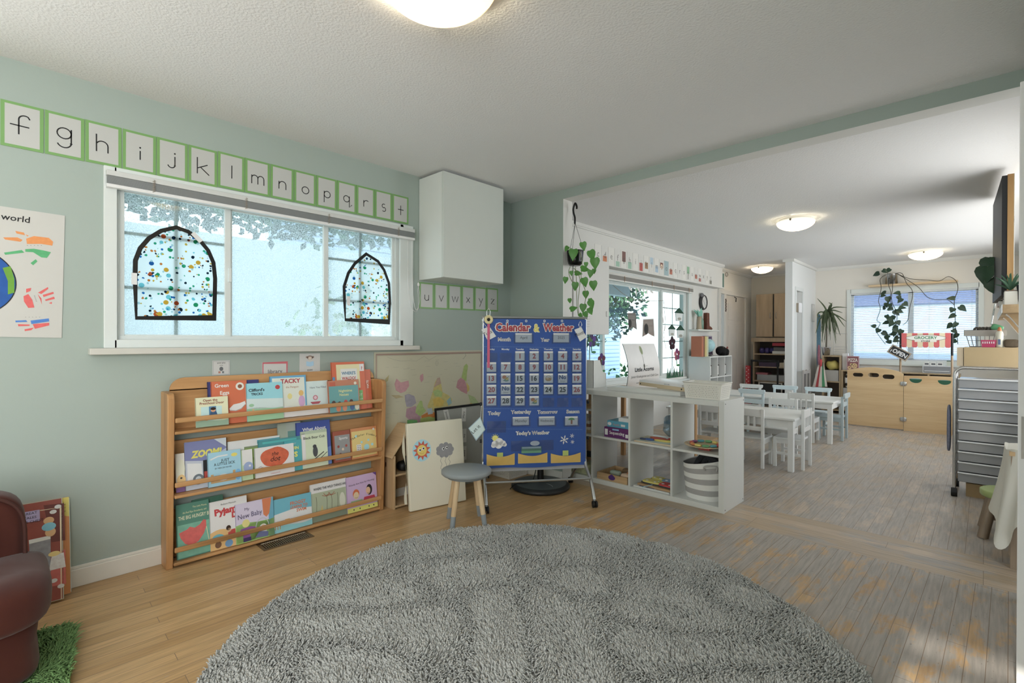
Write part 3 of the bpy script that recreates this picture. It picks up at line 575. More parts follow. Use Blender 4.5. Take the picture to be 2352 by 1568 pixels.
def a(b,w,h): b.m(mat('d0c8b0')).txt('HATE',w*.9,h*.62,.016,2,rot=PI/2,bold=.02)
book(2,-1,(792,851),(850,847),'orange book with vertical white lettering at the right end','b4522e',a)
# middle ledge
def a(b,w,h): el(b,'c9c1a6',w*.55,h*.6,.02,.05,1); el(b,'c2a062',w*.6,h*.3,.02,.03,2); pg(b,'6a4a78',[(0,0),(1,0),(1,.12),(0,.16)],w,h,2); el(b,'3c3a3c',w*.6,h*.36,.005,.005,3)
book(1,1,(402,1043),(423,1040),'whitish shiny picture book cut off by the left side panel','bdbab4',a)
def a(b,w,h): pg(b,'6a709c',[(0,.62),(.5,.56),(1,.78),(1,1),(0,1)],w,h,1); pg(b,'a9b3bc',[(.7,1),(1,1),(1,.8)],w,h,2); T(b,'c4b52e','ZOOM!',w*.5,h*.66,.036,bold=.05,l=4,maxw=w*.72,slant=.15); rc(b,'26262a',w*.42,h*.16,w*.58,h*.58,2); rc(b,'a33a30',w*.44,h*.2,w*.58,h*.34,3); pg(b,'b9bfc4',[(.05,.1),(.05,.56),(.38,.52),(.42,.1)],w,h,2); el(b,'5c666e',w*.3,h*.2,.026,.028,3); el(b,'a4acb2',w*.3,h*.2,.014,.016,4)
book(1,1,(423,1017),(519,1004),'grey lilac picture book with yellow title Zoom on the middle ledge','9ea5b2',a)
def a(b,w,h): T(b,'2f3a44','JUST',w*.52,h*.7,.015,bold=.01,maxw=w*.26); T(b,'2f3a44','A LITTLE SICK',w*.5,h*.6,.015,bold=.01,maxw=w*.64); T(b,'3f4c58','BY MERCER MAYER',w*.46,h*.5,.008,maxw=w*.5); el(b,'c0b23c',w*.8,h*.86,.016,.01,2); b.m(mat('c6cdd2')).line([(w*.08,h*.8),(w*.3,h*.87),(w*.6,h*.88)],.007,2); pg(b,'a98652',[(.08,.1),(.08,.36),(.16,.36),(.16,.28),(.74,.28),(.74,.4),(.82,.4),(.82,.1)],w,h,2); el(b,'c7c8c4',w*.45,h*.24,.03,.018,3); el(b,'5b97c0',w*.9,h*.25,.016,.03,3)
book(1,3,(476,1043),(552,1029),'light blue picture book titled Just a Little Sick on the middle ledge','7fadc6',a)
def a(b,w,h): el(b,'7d8fb4',w*.7,h*.42,.026,.03,2); rc(b,'c9d4b4',w*.3,h*.5,w,h,1); el(b,'c2c6cc',w*.8,h*.46,.006,.006,3)
book(1,2,(545,1035),(579,1031),'pale green shiny book with blue shape beside the little sick book','9fb890',a)
def a(b,w,h): T(b,'4f6a20','EL',w*.75,h*.6,.016,bold=.02)
book(1,1,(562,1030),(592,1027),'olive green book behind the one titled the dot','6f8a36',a)
def a(b,w,h): rc(b,'c5c9c6',w*.03,h*.3,w*.98,h*.98,1); rc(b,'3f8a96',w*.55,h*.86,w,h*.95,2); rc(b,'6a7a5a',w*.3,h*.6,w*.6,h*.82,2)
book(1,0,(522,1014),(642,1000),'wide white picture book at the back of the middle ledge','b7bbb8',a)
book(1,0.6,(592,1012),(690,1002),'wide teal picture book behind the one titled the dot','357f86',lambda b,w,h: rc(b,'2f9a9a',w*.1,h*.9,w*.9,h*.96,1))
def a(b,w,h): b.m(mat('b5502c',rough=.35,var=.3,sc=40)); b.poly([(w*(.5+.36*math.cos(t)*(1+.05*math.sin(3*t))),h*(.62+.33*math.sin(t)*(1+.05*math.cos(5*t)))) for t in [2*PI*i/28 for i in range(28)]],1); b.m(INK).txt('the',w*.5,h*.68,.022,2,slant=.3).txt('dot',w*.5,h*.48,.03,2,slant=.3); b.m(mat('a83a3c')).txt('CANDLEWICK',w*.5,h*.06,.006,2); b.m(INK).line([(w*.08,h*.34),(w*.16,h*.38),(w*.14,h*.32),(w*.2,h*.34)],.0014,2)
book(1,2.4,(584,1031),(674,1016),'white picture book with a big orange blot titled the dot','c5c5c0',a)
def a(b,w,h): T(b,'c9bc3f','UIN',w*.62,h*.7,.018,bold=.03,maxw=w*.5); T(b,'c9bc3f',"'S",w*.62,h*.46,.03,bold=.05,maxw=w*.5); T(b,'cfd4d0','ST',w*.6,h*.86,.01)
book(1,1.6,(652,1013),(692,1009),'teal book with large yellow letters right of the dot book','2c8f98',a)
def a(b,w,h): rc(b,'4f7d78',w*.42,h*.3,w,h*.82,1); T(b,'b3b9a8','No',w*.6,h*.62,.018,l=3); b.m(mat('8c9a86')); [b.rect(w*.03*k,h*.3,w*.03*k+.002,h,2) for k in range(12)]
book(1,-.6,(637,974),(690,966),'grey green book with the word No at the back','8f9a92',a)
def a(b,w,h): T(b,'c4c8d0','What About',w*.52,h*.8,.021,bold=.03,maxw=w*.8); T(b,'c4c8d0','Bear?',w*.5,h*.68,.024,bold=.03,maxw=w*.6); hill(b,'4f6fae',w,h,.4)
book(1,0.2,(679,971),(757,963),'royal blue picture book titled What About Bear behind the cub book','364a96',a)
def a(b,w,h): T(b,'2c3430','Black Bear Cub',w*.5,h*.78,.016,bold=.012,maxw=w*.84); rc(b,'98a890',0,h*.92,w,h,1); el(b,'43464a',w*.52,h*.42,.016,.034,2); el(b,'3a3d40',w*.5,h*.56,.012,.012,3); b.m(mat('3f423c')).line([(w*.4,h*.18),(w*.85,h*.38)],.006,2).line([(w*.56,h*.14),(w*.98,h*.36)],.004,2); b.m(mat('cfd2cc')).rect(w*.03,h*.08,w*.16,h*.95,1)
book(1,1.2,(690,992),(750,984),'pale green picture book titled Black Bear Cub on the middle ledge','b0bda0',a)
def a(b,w,h): rc(b,'7d7f80',w*.1,h*.08,w*.97,h*.86,1); T(b,'c4c4be','Sports',w*.6,h*.72,.017,bold=.02,maxw=w*.56,l=3); [el(b,c,w*x,h*y,.008,.009,2) for x,y,c in ((.3,.5,'8a3c34'),(.55,.4,'b9a890'),(.75,.5,'9a4438'),(.4,.25,'6a4a44'),(.7,.22,'a8785a'))]
book(1,1,(763,991),(803,987),'small rust red book titled Sports on the middle ledge','8c4530',a)
def a(b,w,h): rc(b,'c6a95c',w*.04,h*.06,w*.97,h*.9,1); R=w*1.1; [T(b,'33302c',ch,w*.5+R*math.sin(t),h*.76-.12*t*t*1.0-.005,.013,bold=.015,l=3,rot=-t*.8) for ch,t in zip('The Color Finders',[(-.5+i/16)*.86 for i in range(17)]) if ch!=' ']; [el(b,'7fb4cf',w*x,h*y,r,r,2) for x,y,r in ((.58,.34,.02),(.4,.52,.008),(.8,.4,.009),(.66,.56,.008))]; rc(b,'cfcfca',w*.2,h*.26,w*.38,h*.46,2); [el(b,'2a2a2c',w*x,h*y,.003,.003,3,8) for x in (.25,.33) for y in (.3,.36,.42)]; el(b,'8fc0cc',w*.2,h*.74,.009,.009,2); el(b,'cfcfc8',w*.88,h*.9,.008,.008,2)
book(1,1,(804,985),(865,977),'orange yellow picture book titled The Color Finders on the middle ledge','b8743a',a)
# bottom ledge
def a(b,w,h): b.m(mat('5a9480',rough=.3,var=.3,sc=25)); b.rect(.006,h*.02,w,h*.62,1); T(b,'c8c48a','The Little Mouse,',w*.72,h*.9,.010,al='c',maxw=w*.44,l=3); T(b,'c8c48a','the Red Ripe Strawberry, and',w*.56,h*.82,.010,maxw=w*.72,l=3); T(b,'d2cc9a','THE BIG HUNGRY BEAR',w*.62,h*.71,.020,bold=.01,maxw=w*1.1,l=3); b.m(mat('b8504c',rough=.35,var=.2,sc=50)); b.poly([(w*x,h*y) for x,y in ((.08,.48),(.2,.5),(.32,.52),(.4,.56),(.55,.52),(.7,.56),(.82,.64),(.9,.62),(.9,.5),(.82,.38),(.66,.26),(.45,.2),(.25,.26),(.12,.38))],2); b.m(mat('c7b48a')).line([(w*.9,h*.5),(w*.98,h*.2)],.003,2)
book(0,1.2,(403,1160),(479,1147),'green picture book titled The Big Hungry Bear with a strawberry','3f7464',a)
def a(b,w,h): T(b,'4a4a4a','Robert Munsch',w*.5,h*.9,.009,l=3); T(b,'ae3338','Pyjama',w*.48,h*.72,.034,bold=.05,l=3,maxw=w*.72,rot=.06); T(b,'ae3338','Day',w*.76,h*.6,.03,bold=.05,l=3,maxw=w*.4); hill(b,'c79a5a',w,h,.36,1,.05); [el(b,c,w*x,h*y,rx,ry,2) for x,y,rx,ry,c in ((.48,.4,.012,.014,'33241e'),(.5,.35,.01,.012,'c79a70'),(.62,.28,.03,.02,'a83c34'),(.2,.24,.03,.02,'4f9aa8'),(.2,.1,.016,.018,'6a4a34'),(.48,.08,.02,.02,'5a86b0'),(.8,.16,.02,.02,'c7a44c'),(.85,.3,.014,.02,'c08a4c'))]
book(0,1.8,(480,1156),(566,1136),'white picture book with red title Pyjama Day on the bottom ledge','c6c5c0',a)
def a(b,w,h): rc(b,'7fa84e',w*.02,h*.02,w*.86,h*.45,1); rc(b,'4d8fa8',w*.86,0,w,h,1); pg(b,'b9683c',[(.7,1),(.95,1),(.88,.6),(.8,.52),(.72,.6)],w,h,2); T(b,'3f3a5c','My',w*.3,h*.8,.016,l=3); T(b,'3f3a5c','New Baby',w*.38,h*.62,.028,l=3,maxw=w*.62,rot=.05); hill(b,'86ac54',w,h,.46,1); el(b,'c9b464',w*.26,h*.48,.02,.022,3); pg(b,'7f4a8c',[(.14,.36),(.38,.38),(.52,.34),(.5,.28),(.36,.26),(.36,.1),(.18,.1),(.18,.22),(.06,.18),(.05,.24)],w,h,2); rc(b,'3a2f5c',w*.18,h*.02,w*.38,h*.12,3); b.m(mat('9aa0a4')).line([(w*.55+(w*.17)*math.cos(t)+w*.13,h*.3+h*.22*math.sin(t)) for t in [PI*i/10 for i in range(11)]],.004,3); el(b,'b8bfc8',w*.7,h*.24,.024,.028,4); el(b,'c9a07a',w*.7,h*.3,.01,.011,5); pg(b,'5d648c',[(.48,.06),(.6,.2),(.84,.14),(.82,.02)],w,h,5)
book(0,2.2,(539,1159),(627,1141),'lilac and green picture book titled My New Baby on the bottom ledge','b0a8c2',a)
def a(b,w,h): pg(b,'b6c6bd',[(0,.55),(.5,.62),(1,.55),(1,0),(0,0)],w,h,1); T(b,'b4623a','FROGGY',w*.64,h*.74,.02,bold=.03,l=3,maxw=w*.42); T(b,'b4623a','LEARNS TO',w*.66,h*.62,.017,bold=.03,l=3,maxw=w*.46); T(b,'b4623a','SWIM',w*.72,h*.5,.019,bold=.03,l=3,maxw=w*.26); hill(b,'6fb0b8',w,h,.16,2); el(b,'cfd6d4',w*.36,h*.46,.04,.02,2); rc(b,'c49440',w*.28,h*.22,w*.4,h*.36,3); [rc(b,'a8843c',w*x,h*.1,w*(x+.02),h*.22,3) for x in (.02,.08,.14)]
book(0,1.4,(627,1147),(714,1132),'blue picture book titled Froggy Learns to Swim on the bottom ledge','4f9aae',a)
def a(b,w,h): rc(b,'8f9a80',w*.03,h*.04,w*.98,h*.76,1); T(b,'2c2e30','WHERE THE WILD THINGS ARE',w*.54,h*.83,.015,bold=.02,maxw=w*.9,l=3); b.m(mat('5c5c48')); [b.line([(w*x,h*.2),(w*(x+.02),h*.5),(w*(x+.01),h*.66)],.003,2) for x in (.14,.42,.55,.72)]; b.m(mat('8f5c44')); [b.line([(w*x,h*.62),(w*(x+dx),h*(.62+dy))],.004,3) for x in (.43,.56) for dx,dy in ((.12,.03),(-.12,.04),(.09,.08),(-.08,.09))]; pg(b,'a89a5a',[(.22,.2),(.3,.42),(.34,.2)],w,h,3); hill(b,'6d7a68',w,h,.2,2); el(b,'b3b6a8',w*.86,h*.42,.02,.05,2)
book(0,.6,(711,1112),(795,1099),'white picture book titled Where the Wild Things Are with palm trees','c0c0ba',a)
def a(b,w,h): T(b,'3f3048','Words Are Not for Hurting',w*.5,h*.76,.012,l=3,maxw=w*.88,rot=.06); pg(b,'5a3a86',[(.88,1),(1,1),(1,.9)],w,h,2); el(b,'b85a2e',w*.3,h*.5,.024,.03,2); el(b,'d0a884',w*.3,h*.45,.02,.024,3); el(b,'2a2226',w*.74,h*.54,.022,.036,2); el(b,'c99a78',w*.7,h*.52,.017,.024,3); rc(b,'7f9a6c',w*.12,h*.2,w*.5,h*.32,4); pg(b,'a8344a',[(.5,.2),(.56,.36),(.9,.36),(.96,.2)],w,h,3); rc(b,'c2be4a',0,0,w,h*.13,4); [el(b,'33342c',w*x,h*.07,.004,.006,5,8) for x in (.2,.4,.7,.86)]; b.m(INK).line([(w*.25,h*.4),(w*.3,h*.385),(w*.35,h*.4)],.0015,5).line([(w*.66,h*.46),(w*.7,h*.45),(w*.74,h*.46)],.0015,5)
book(0,1.2,(794,1097),(863,1084),'lilac picture book titled Words Are Not for Hurting with two children','ad93ba',a)
book(0,-.2,(440,1145),(512,1139),'dark green book hidden behind the strawberry book','2f5a48')
# floor vent
b=B(mat('6a5236',rough=.35,metal=.6)); q=[PZ(u,v,.003) for u,v in((592,1252),(608,1266),(720,1230),(704,1217))]
xs=[-3.035,-2.915]; t=thing('floor_vent','brown metal floor register under the book display','floor vent',(-2.975,1.18,0))
b.box(-.062,.062,-.145,.145,0,.004).ob('vent_frame',t,bevel=.002)
b=B(BLACK).box(-.045,.045,-.128,.128,.0042,.0046); b.m(mat('8a7658',rough=.35,metal=.6))
for k in range(22): y=-.122+.0116*k; b.box(-.045,.045,y-.0015,y+.0015,.0046,.0075)
b.m(mat('c0b8a8',metal=.5)).box(-.035,-.033,-.128,.128,.0046,.0078); b.ob('grille',t)
# wall cabinet
t=thing('wall_cabinet','white wall cabinet hung high in the corner beside the window','wall cabinet',(-3.0,2.56,1.645))
b=B(WHITE).box(-.148,.13,-.31,.31,0,.775); b.ob('cabinet_body',t,bevel=.002); B(mat('a4aaa4',rough=.4,var=.015)).box(.132,.15,-.31,.31,.001,.774).ob('door',t,bevel=.002)
# world map
Fm=FX(XW+.003,1.862,.42); b=B(mat('a09c84',rough=.5,var=.04,sc=4)); w=1.06; h=.678; b.box(0,w,0,h,-.002,0)
for k,(c,d,ww) in enumerate((('8a6f62',.018,.010),('6d665a',.026,.002),('8f8a78',.012,.0015))): b.m(mat(c)).line([(d,d),(w-d,d),(w-d,h-d),(d,h-d)],ww,1+k,True)
def land(c,px,l=4): b.m(mat(c,var=.2,sc=40)).poly([on(Fm,860+x/4.48,800+y/4.48) for x,y in px],l)
land('a5787c',[(205,365),(225,310),(238,320),(270,350),(350,330),(357,385),(320,440),(270,460),(220,430)])
land('a5787c',[(470,275),(500,258),(505,320),(480,350),(465,310)])
land('a49852',[(600,440),(620,350),(645,305),(672,297),(690,390),(700,450),(760,480),(800,520),(780,590),(700,600),(630,640),(560,640),(545,590),(575,520)])
land('998070',[(610,400),(645,305),(672,297),(686,360)],5); land('af942f',[(600,520),(660,500),(720,540),(700,590),(610,600)],5); land('719295',[(740,540),(780,500),(795,560),(760,590)],5); land('889c59',[(600,440),(650,420),(700,450),(690,500),(620,490)],5)
land('9c6e73',[(840,400),(855,330),(890,300),(930,330),(960,420),(950,470),(890,440)]); land('83964a',[(895,300),(920,180),(945,155),(962,180),(950,260),(945,340),(930,330)],5); land('a8943f',[(945,345),(975,390),(975,430),(955,450)],5)
land('879763',[(960,470),(1030,500),(1100,600),(1060,610),(990,570)]); land('a18146',[(985,560),(1060,580),(1090,640),(960,600)],5)
land('86808c',[(310,480),(350,465),(410,490),(430,560),(380,600),(330,600),(315,540)]); land('889c56',[(430,600),(470,535),(490,540),(500,600),(530,640),(470,700),(420,660)],5)
land('987581',[(330,620),(420,590),(480,660),(470,760),(380,760),(320,700)]); land('a96417',[(480,690),(560,650),(640,660),(660,720),(560,760),(490,760)],5); land('7e8f41',[(470,720),(560,700),(660,720),(660,780),(470,790)],6); land('8c989e',[(540,620),(590,610),(600,670),(550,680)],6); land('958761',[(170,480),(250,480),(300,500),(220,515)]); land('938758',[(105,320),(150,270),(140,330),(115,350)])
b.m(mat('7c7c6c'))
for k in range(46):
    x=R_.uniform(.05,w-.14); y=R_.uniform(.2,h-.05); b.line([(x,y),(x+R_.uniform(.02,.05),y+R_.uniform(-.002,.002))],.0012,7)
cx,cy=on(Fm,860+640/4.48,800+152/4.48); b.line(arc(cx,cy,.017,0,360,20),.0015,7).line([(cx-.02,cy),(cx+.02,cy)],.0012,7).line([(cx,cy-.024),(cx,cy+.024)],.0012,7)
b.line([on(Fm,860+x/4.48,800+y/4.48) for x,y in ((130,90),(200,115),(270,130),(350,125),(430,130),(510,80),(560,120),(640,75),(770,60))],.0015,7)
b.line([on(Fm,860+x/4.48,800+y/4.48) for x,y in ((920,40),(940,70),(910,110))],.004,7)
tag(b.ob('world_map',M=Fm),'faded cream world map hung upside down on the green wall','map')
# wooden play house
PL=wood('ab8f66','96784f','z',8,.5,knots=2.); PLX=wood('ad9168','987a52','x',8,.5,knots=2.5)
t=thing('play_house','unpainted wooden toy house with gabled roof beside the book display','dollhouse',(-3.055,2.07,0))
x0,x1,yA,yB=-.085,.085,-.155,.155
B(PL).box(x0,x1,yA,yA+.013,0,.375).ob('side_wall',t,bevel=.002); B(PL).box(x0,x1,yB-.013,yB,0,.375).ob('side_wall',t,bevel=.002)
B(PL).prism([(-.155,0),(.155,0),(.155,.375),(0,.56),(-.155,.375)],0,.008).ob('back_wall',t,M=Matrix(((0,0,1,x0-.008),(1,0,0,0),(0,1,0,0),(0,0,0,1))))
for z in (0.012,.23): B(PLX).box(x0,x1,yA+.013,yB-.013,z,z+.013).ob('floor_board',t,bevel=.001)
for s in (-1,1):
    a=math.atan2(.185,.155); B(PLX).box(x0-.01,x1+.004,-.135,.135,0,.013).ob('roof_panel',t,M=Matrix.Translation((0,s*.086,.462))@Matrix.Rotation(-s*a,4,'X'),bevel=.002)
b=B(mat('4a3a2a',rough=.9)); b.T=Matrix.Translation((0,yA-.0006,.3))@Matrix.Rotation(PI/2,4,'X'); b.ell(-.02,0,.008,.019,0); b.ob('keyhole',t)
g=B(mat('3d7a3c',rough=.5)).box(-.03,.03,-.025,.02,0,.045); tag(g.ob('toy_block',M=Matrix.Translation((-3.06,2.13,.548))@Matrix.Rotation(.15,4,'Z'),bevel=.002),'green toy block on the ridge of the wooden toy house','toy block')
b=B(BLACK); b.sq((0,0,.036),(.045,.055,.035),.7,10); b.sq((.01,.02,.075),(.03,.03,.03),.8,8); tag(b.ob('black_toy',M=Matrix.Translation((-3.03,2.04,.2435))),'black toy bundle on the upper floor of the toy house','toy')
# whiteboard leaning behind
Fm=FR((-3.075,2.40,0.0),(0,1,0),(-.085,0,1)); t=thing('whiteboard','grey magnetic board with name labels leaning on the map','whiteboard',M=Fm)
b=B(mat('83857f',rough=.25)); b.box(0,.52,0,.635,-.012,0); b.ob('board',t)
b=B(BLACK).box(-.004,.524,.63,.648,-.014,.006).box(-.006,.004,0,.648,-.014,.004).box(.516,.528,0,.648,-.014,.004); b.ob('frame',t,bevel=.002)
for (u,v,s,a) in ((1026,953,'Jessie',-1.35),(1065,952,'Mary',1.45),(1066,1000,'Ivy',1.5),(1066,1040,'Baby',1.5)):
    x,y=on(Fm,u,v); q=B(mat('a9aaa5',rough=.4)); q.T=Matrix.Translation((x,y,.001))@Matrix.Rotation(a,4,'Z'); q.rect(-.055,-.024,.055,.024,1); q.m(INK).txt(s,0,-.008,.02,2,maxw=.08); q.ob('name_label',t)
# sun and cloud canvas
o=Vector((-2.842,1.962,.004)); ww=Vector((.087,.43,0)); tl=Vector((-2.909,1.955,.589)); Fm=FR(o,ww,tl-o)
W=.442; H=.6; t=thing('painted_canvas','cream canvas board with painted sun and grey rain cloud leaning by the toy house','canvas board',M=Fm)
b=B(mat('b6b29f',rough=.75,var=.03,sc=6)); b.box(0,W,0,H,-.034,0); b.ob('canvas',t,bevel=.008,seg=3)
b=B(mat('a9a592',rough=.8)); b.grid(lambda i,j:(-.012-.014*math.sin(j*9+1)*i,.05+j*.5,-.02-.018*i),3,14); b.ob('loose_fabric',t)
cx,cy=on(Fm,969,1034); b=B(mat('82b2c0',rough=.6)).ell(cx,cy,.071,.076,1,32); b.m(mat('b04a34')); n=11
b.poly([(cx+(.068 if k%2==0 else .042)*math.cos(PI*k/n+.2),cy+(.07 if k%2==0 else .044)*math.sin(PI*k/n+.2)) for k in range(2*n)],2); b.m(mat('c2a93a')).ell(cx,cy,.037,.038,3,28)
for dx,dy in ((-.016,.004),(.01,.012)): b.m(mat('d8d8d4')).ell(cx+dx,cy+dy,.011,.012,4).m(INK).ell(cx+dx+.002,cy+dy,.006,.006,5)
b.m(mat('a8643a')).line(arc(cx,cy-.004,.02,220,320,8),.002,4); b.ob('sun_picture',t)
cx,cy=on(Fm,1022,1033); b=B(mat('77777a',rough=.6,var=.1,sc=30))
b.ell(cx,cy,.052,.04,1,24)
for k in range(9): b.ell(cx+.052*math.cos(k*.7),cy+.036*math.sin(k*.7),.021,.02,1.2+.02*k,14)
for dx,dy in ((-.014,.01),(.014,.016)): b.m(mat('d8d8d4')).ell(cx+dx,cy+dy,.0105,.011,4).m(INK).ell(cx+dx+.002,cy+dy,.006,.006,5)
b.m(mat('5c5c58'))
for dx,l in ((-.035,.1),(.002,.12),(.032,.09)): b.line([(cx+dx+.006*math.sin(k*1.6),cy-.035-l*k/8) for k in range(9)],.0022,2)
b.line([(cx-.02,cy-.165),(cx,cy-.17),(cx+.02,cy-.16)],.003,2); b.ob('cloud_picture',t)
# grey stool
t=thing('round_stool','small round stool with grey seat and dipped wooden legs by the canvas','stool',(-2.43,2.112,0))
GS=mat('757c7e',rough=.45,var=.02); b=B(GS).lathe([(.001,.318),(.155,.318),(.162,.325),(.163,.343),(.158,.349),(.001,.35)],n=40); b.ob('seat',t)
B(GS).lathe([(.07,.3),(.125,.3),(.125,.319),(.07,.319)],n=28).ob('seat_support',t)
lw=wood('b89e76','a4875c','z',7,.45)
for k,(dx,dy) in enumerate(((-.145,-.03),(.03,-.145),(.145,.03),(-.03,.145))):
    f=Vector((dx*1.0,dy*1.0,0)); p=Vector((dx*.62,dy*.62,.305)); q=f+(p-f)*.26
    l=B(lw).cyl(q,p,.0165,.0165); l=l.ob('leg',t); B(mat('6f767a',rough=.45)).cyl(f,q,.0155,.0168).ob('dipped_foot',l)
# round rug and green mat: base + pile
def pile(name,parent,cx,cy,inside,n,h,wd,mt,z=.006,seed=3,lean=.6,box=None):
    rg=np.random.default_rng(seed); x0,x1,y0,y1=box
    p=np.c_[rg.uniform(x0,x1,n),rg.uniform(y0,y1,n)]; p=p[inside(p[:,0],p[:,1])]; n=len(p)
    # tufts fall the same way inside irregular patches
    ph=2.2*np.sin(p[:,0]*9+1.3*np.sin(p[:,1]*7))+2.0*np.sin(p[:,1]*11+1.7*np.sin(p[:,0]*5))+rg.normal(0,.8,n)
    hh=h*rg.uniform(.65,1.15,n)*(1+.18*np.sin(p[:,0]*23+2*np.sin(p[:,1]*17))); ln=lean*hh*rg.uniform(.4,1.3,n)
    d=np.c_[np.cos(ph),np.sin(ph)]; s=np.c_[-d[:,1],d[:,0]]; w=wd*rg.uniform(.7,1.3,n)
    V=np.zeros((n,10,3)); V[:,:,2]=z
    lev=[(0,0,1.),(.55,.35,1.15),(.9,.8,.75)]
    for k,(a,l,ww) in enumerate(lev):
        c=p+d*(ln*l)[:,None]
        V[:,3*k,:2]=c+s*(w*ww)[:,None]; V[:,3*k+1,:2]=c-s*(w*ww)[:,None]; V[:,3*k+2,:2]=c-d*(w*ww*.9)[:,None]
        V[:,3*k:3*k+3,2]=(z+hh*a)[:,None]
    V[:,9,:2]=p+d*(ln*1.15)[:,None]; V[:,9,2]=z+hh*.93
    Fc=[]
    for k in (0,3): Fc+=[(k,k+1,k+4,k+3),(k+1,k+2,k+5,k+4),(k+2,k,k+3,k+5)]
    q=np.array(Fc); tri=np.array([(6,7,9),(7,8,9),(8,6,9)])
    off=(np.arange(n)*10)[:,None,None]; Q=(q[None]+off).reshape(-1); Tt=(tri[None]+off).reshape(-1)
    me=bpy.data.meshes.new(name); me.vertices.add(n*10); me.vertices.foreach_set('co',V.reshape(-1))
    me.loops.add(len(Q)+len(Tt)); me.loops.foreach_set('vertex_index',np.concatenate([Q,Tt]).astype(np.int32))
    nq,nt=len(Q)//4,len(Tt)//3; me.polygons.add(nq+nt); me.polygons.foreach_set('loop_start',np.concatenate([np.arange(nq)*4,len(Q)+np.arange(nt)*3]).astype(np.int32))
    me.update(calc_edges=True); me.validate(); me.polygons.foreach_set('use_smooth',[True]*(nq+nt)); me.materials.append(mt)
    o=bpy.data.objects.new(name,me); COL.objects.link(o); o.parent=parent; o['kind']='stuff'; return o
RX,RY,RR=-1.2825,1.456,1.19
rug=B(mat('8c8c88',rough=.95)).lathe([(.001,.008),(RR-.01,.008),(RR,.001)],n=96).ob('round_rug',M=Matrix.Translation((RX,RY,0))); tag(rug,'large round grey shag rug on the oak floor','rug')
pile('rug_pile',rug,0,0,lambda x,y:(x*x+y*y<(RR-.005)**2),125000,.021,.0042,mat('9d9d99',rough=.95,var=.08,sc=3,spec=.1),box=(-RR,RR,-RR,RR))
A1,A2,A3=Vector((-2.70,.215)),Vector((-2.25,.175)),Vector((-2.30,-.5)); cxm,cym=-2.53,-.1
mt_=B(mat('3f5a2c',rough=.95)).box(-.25,.25,-.45,.3,0,.006).ob('grass_mat',M=Matrix.Translation((-2.495,-.108,0))@Matrix.Rotation(-.09,4,'Z')); tag(mt_,'green shaggy mat poking out beside the brown armchair','mat')
pile('mat_pile',mt_,0,0,lambda x,y:(abs(x)<.25)&(y>-.45)&(y<.3),14000,.034,.0034,mat('5c7f42',rough=.9,var=.2,sc=9,spec=.15),seed=5,lean=.9,box=(-.25,.25,-.45,.3))
# armchair
VEL=mat('46231c',rough=.8,var=.3,sc=6,g=1.1,spec=.15); VEL.node_tree.nodes['Principled BSDF'].inputs['Sheen Weight'].default_value=.18
t=thing('armchair','small brown velvet armchair cut off by the photo edge','armchair',(-2.5,-.2,.03))
b=B(VEL); b.sq((0,0,.135),(.235,.30,.135),.3,18,fn=lambda p:(p[0],p[1]+.006*math.sin(p[2]*40),p[2])); b.ob('base',t)
b=B(VEL); b.sq((.045,0,.285),(.255,.335,.085),.45,22,fn=lambda p:(p[0],p[1],p[2]+.012*math.cos((p[0])*9)*math.cos(p[1]*5)-.006*math.sin(p[0]*30+p[1]*22))); b.ob('seat_cushion',t)
b=B(VEL); b.sq((-.135,-.015,.38),(.085,.292,.225),.42,20); b.ob('backrest',t)
b=B(VEL); b.sq((-.06,-.05,.43),(.05,.23,.16),.5,16); b.ob('back_cushion',t)
b=B(mat('3a1d17',rough=.7,g=1.3)); b.tube([(-.062,-.015+.287*math.copysign(abs(math.cos(a))**.5,math.cos(a)),.38+.22*math.copysign(abs(math.sin(a))**.5,math.sin(a))) for a in [2*PI*k/60 for k in range(60)]],.0065,8,True); b.ob('piping',t)
b=B(mat('3a1d17',rough=.7,g=1.3)); b.tube([(-.02,-.05+.225*math.copysign(abs(math.cos(a))**.55,math.cos(a)),.43+.155*math.copysign(abs(math.sin(a))**.55,math.sin(a))) for a in [2*PI*k/60 for k in range(60)]],.006,8,True); b.ob('cushion_piping',t)
# two big books on the floor against the wall
Fm=FR((-3.055,.236,.012),(0,1,0),(-.082,0,.43)); b=B(mat('b77434',rough=.35)); b.box(-.34,0,0,.435,-.012,0); b.m(mat('b9ab3c')).poly([(-.04,.435),(0,.435),(0,.345),(-.04,.36)],1); b.m(mat('6b5b30')); [b.line([(-.03,.40-.016*k),(-.012,.405-.016*k)],.002,2) for k in range(3)]
b.m(mat('a9b5ae')).box(0,.002,.004,.43,-.012,.001); tag(b.ob('large_book',M=Fm),'large orange and yellow book leaning on the wall behind the fairy tale book','book')
Fm=FR((-3.010,.209,.012),(0,1,0),(-.085,0,.44)); w=-.36; b=B(mat('7d3a30',rough=.3,var=.25,sc=12)); b.box(w,0,0,.447,-.014,0); b.m(mat('8f8a7a')).line([(w,.001),(-.001,.001),(-.001,.446),(w,.446)],.003,1)
P=lambda *q:[on(Fm,*p) for p in q]
b.m(mat('5a2a26',var=.3,sc=20)).poly(P((100,1160),(147,1155),(150,1240),(118,1245)),1); b.m(mat('a85048',var=.3,sc=20)).poly(P((60,1320),(150,1260),(152,1340),(90,1352)),1)
b.m(mat('8f83a6')).poly(P((20,1182),(91,1170),(92,1195),(20,1206)),2); x,y=on(Fm,57,1182); b.m(mat('2c2a38',g=1)).txt('THE GREAT',x,y-.004,.011,3,maxw=.09,rot=.02).txt('FAIRY TALES',x-.005,y-.022,.011,3,maxw=.10).txt('TREASURE CHEST',x,y-.04,.011,3,maxw=.12)
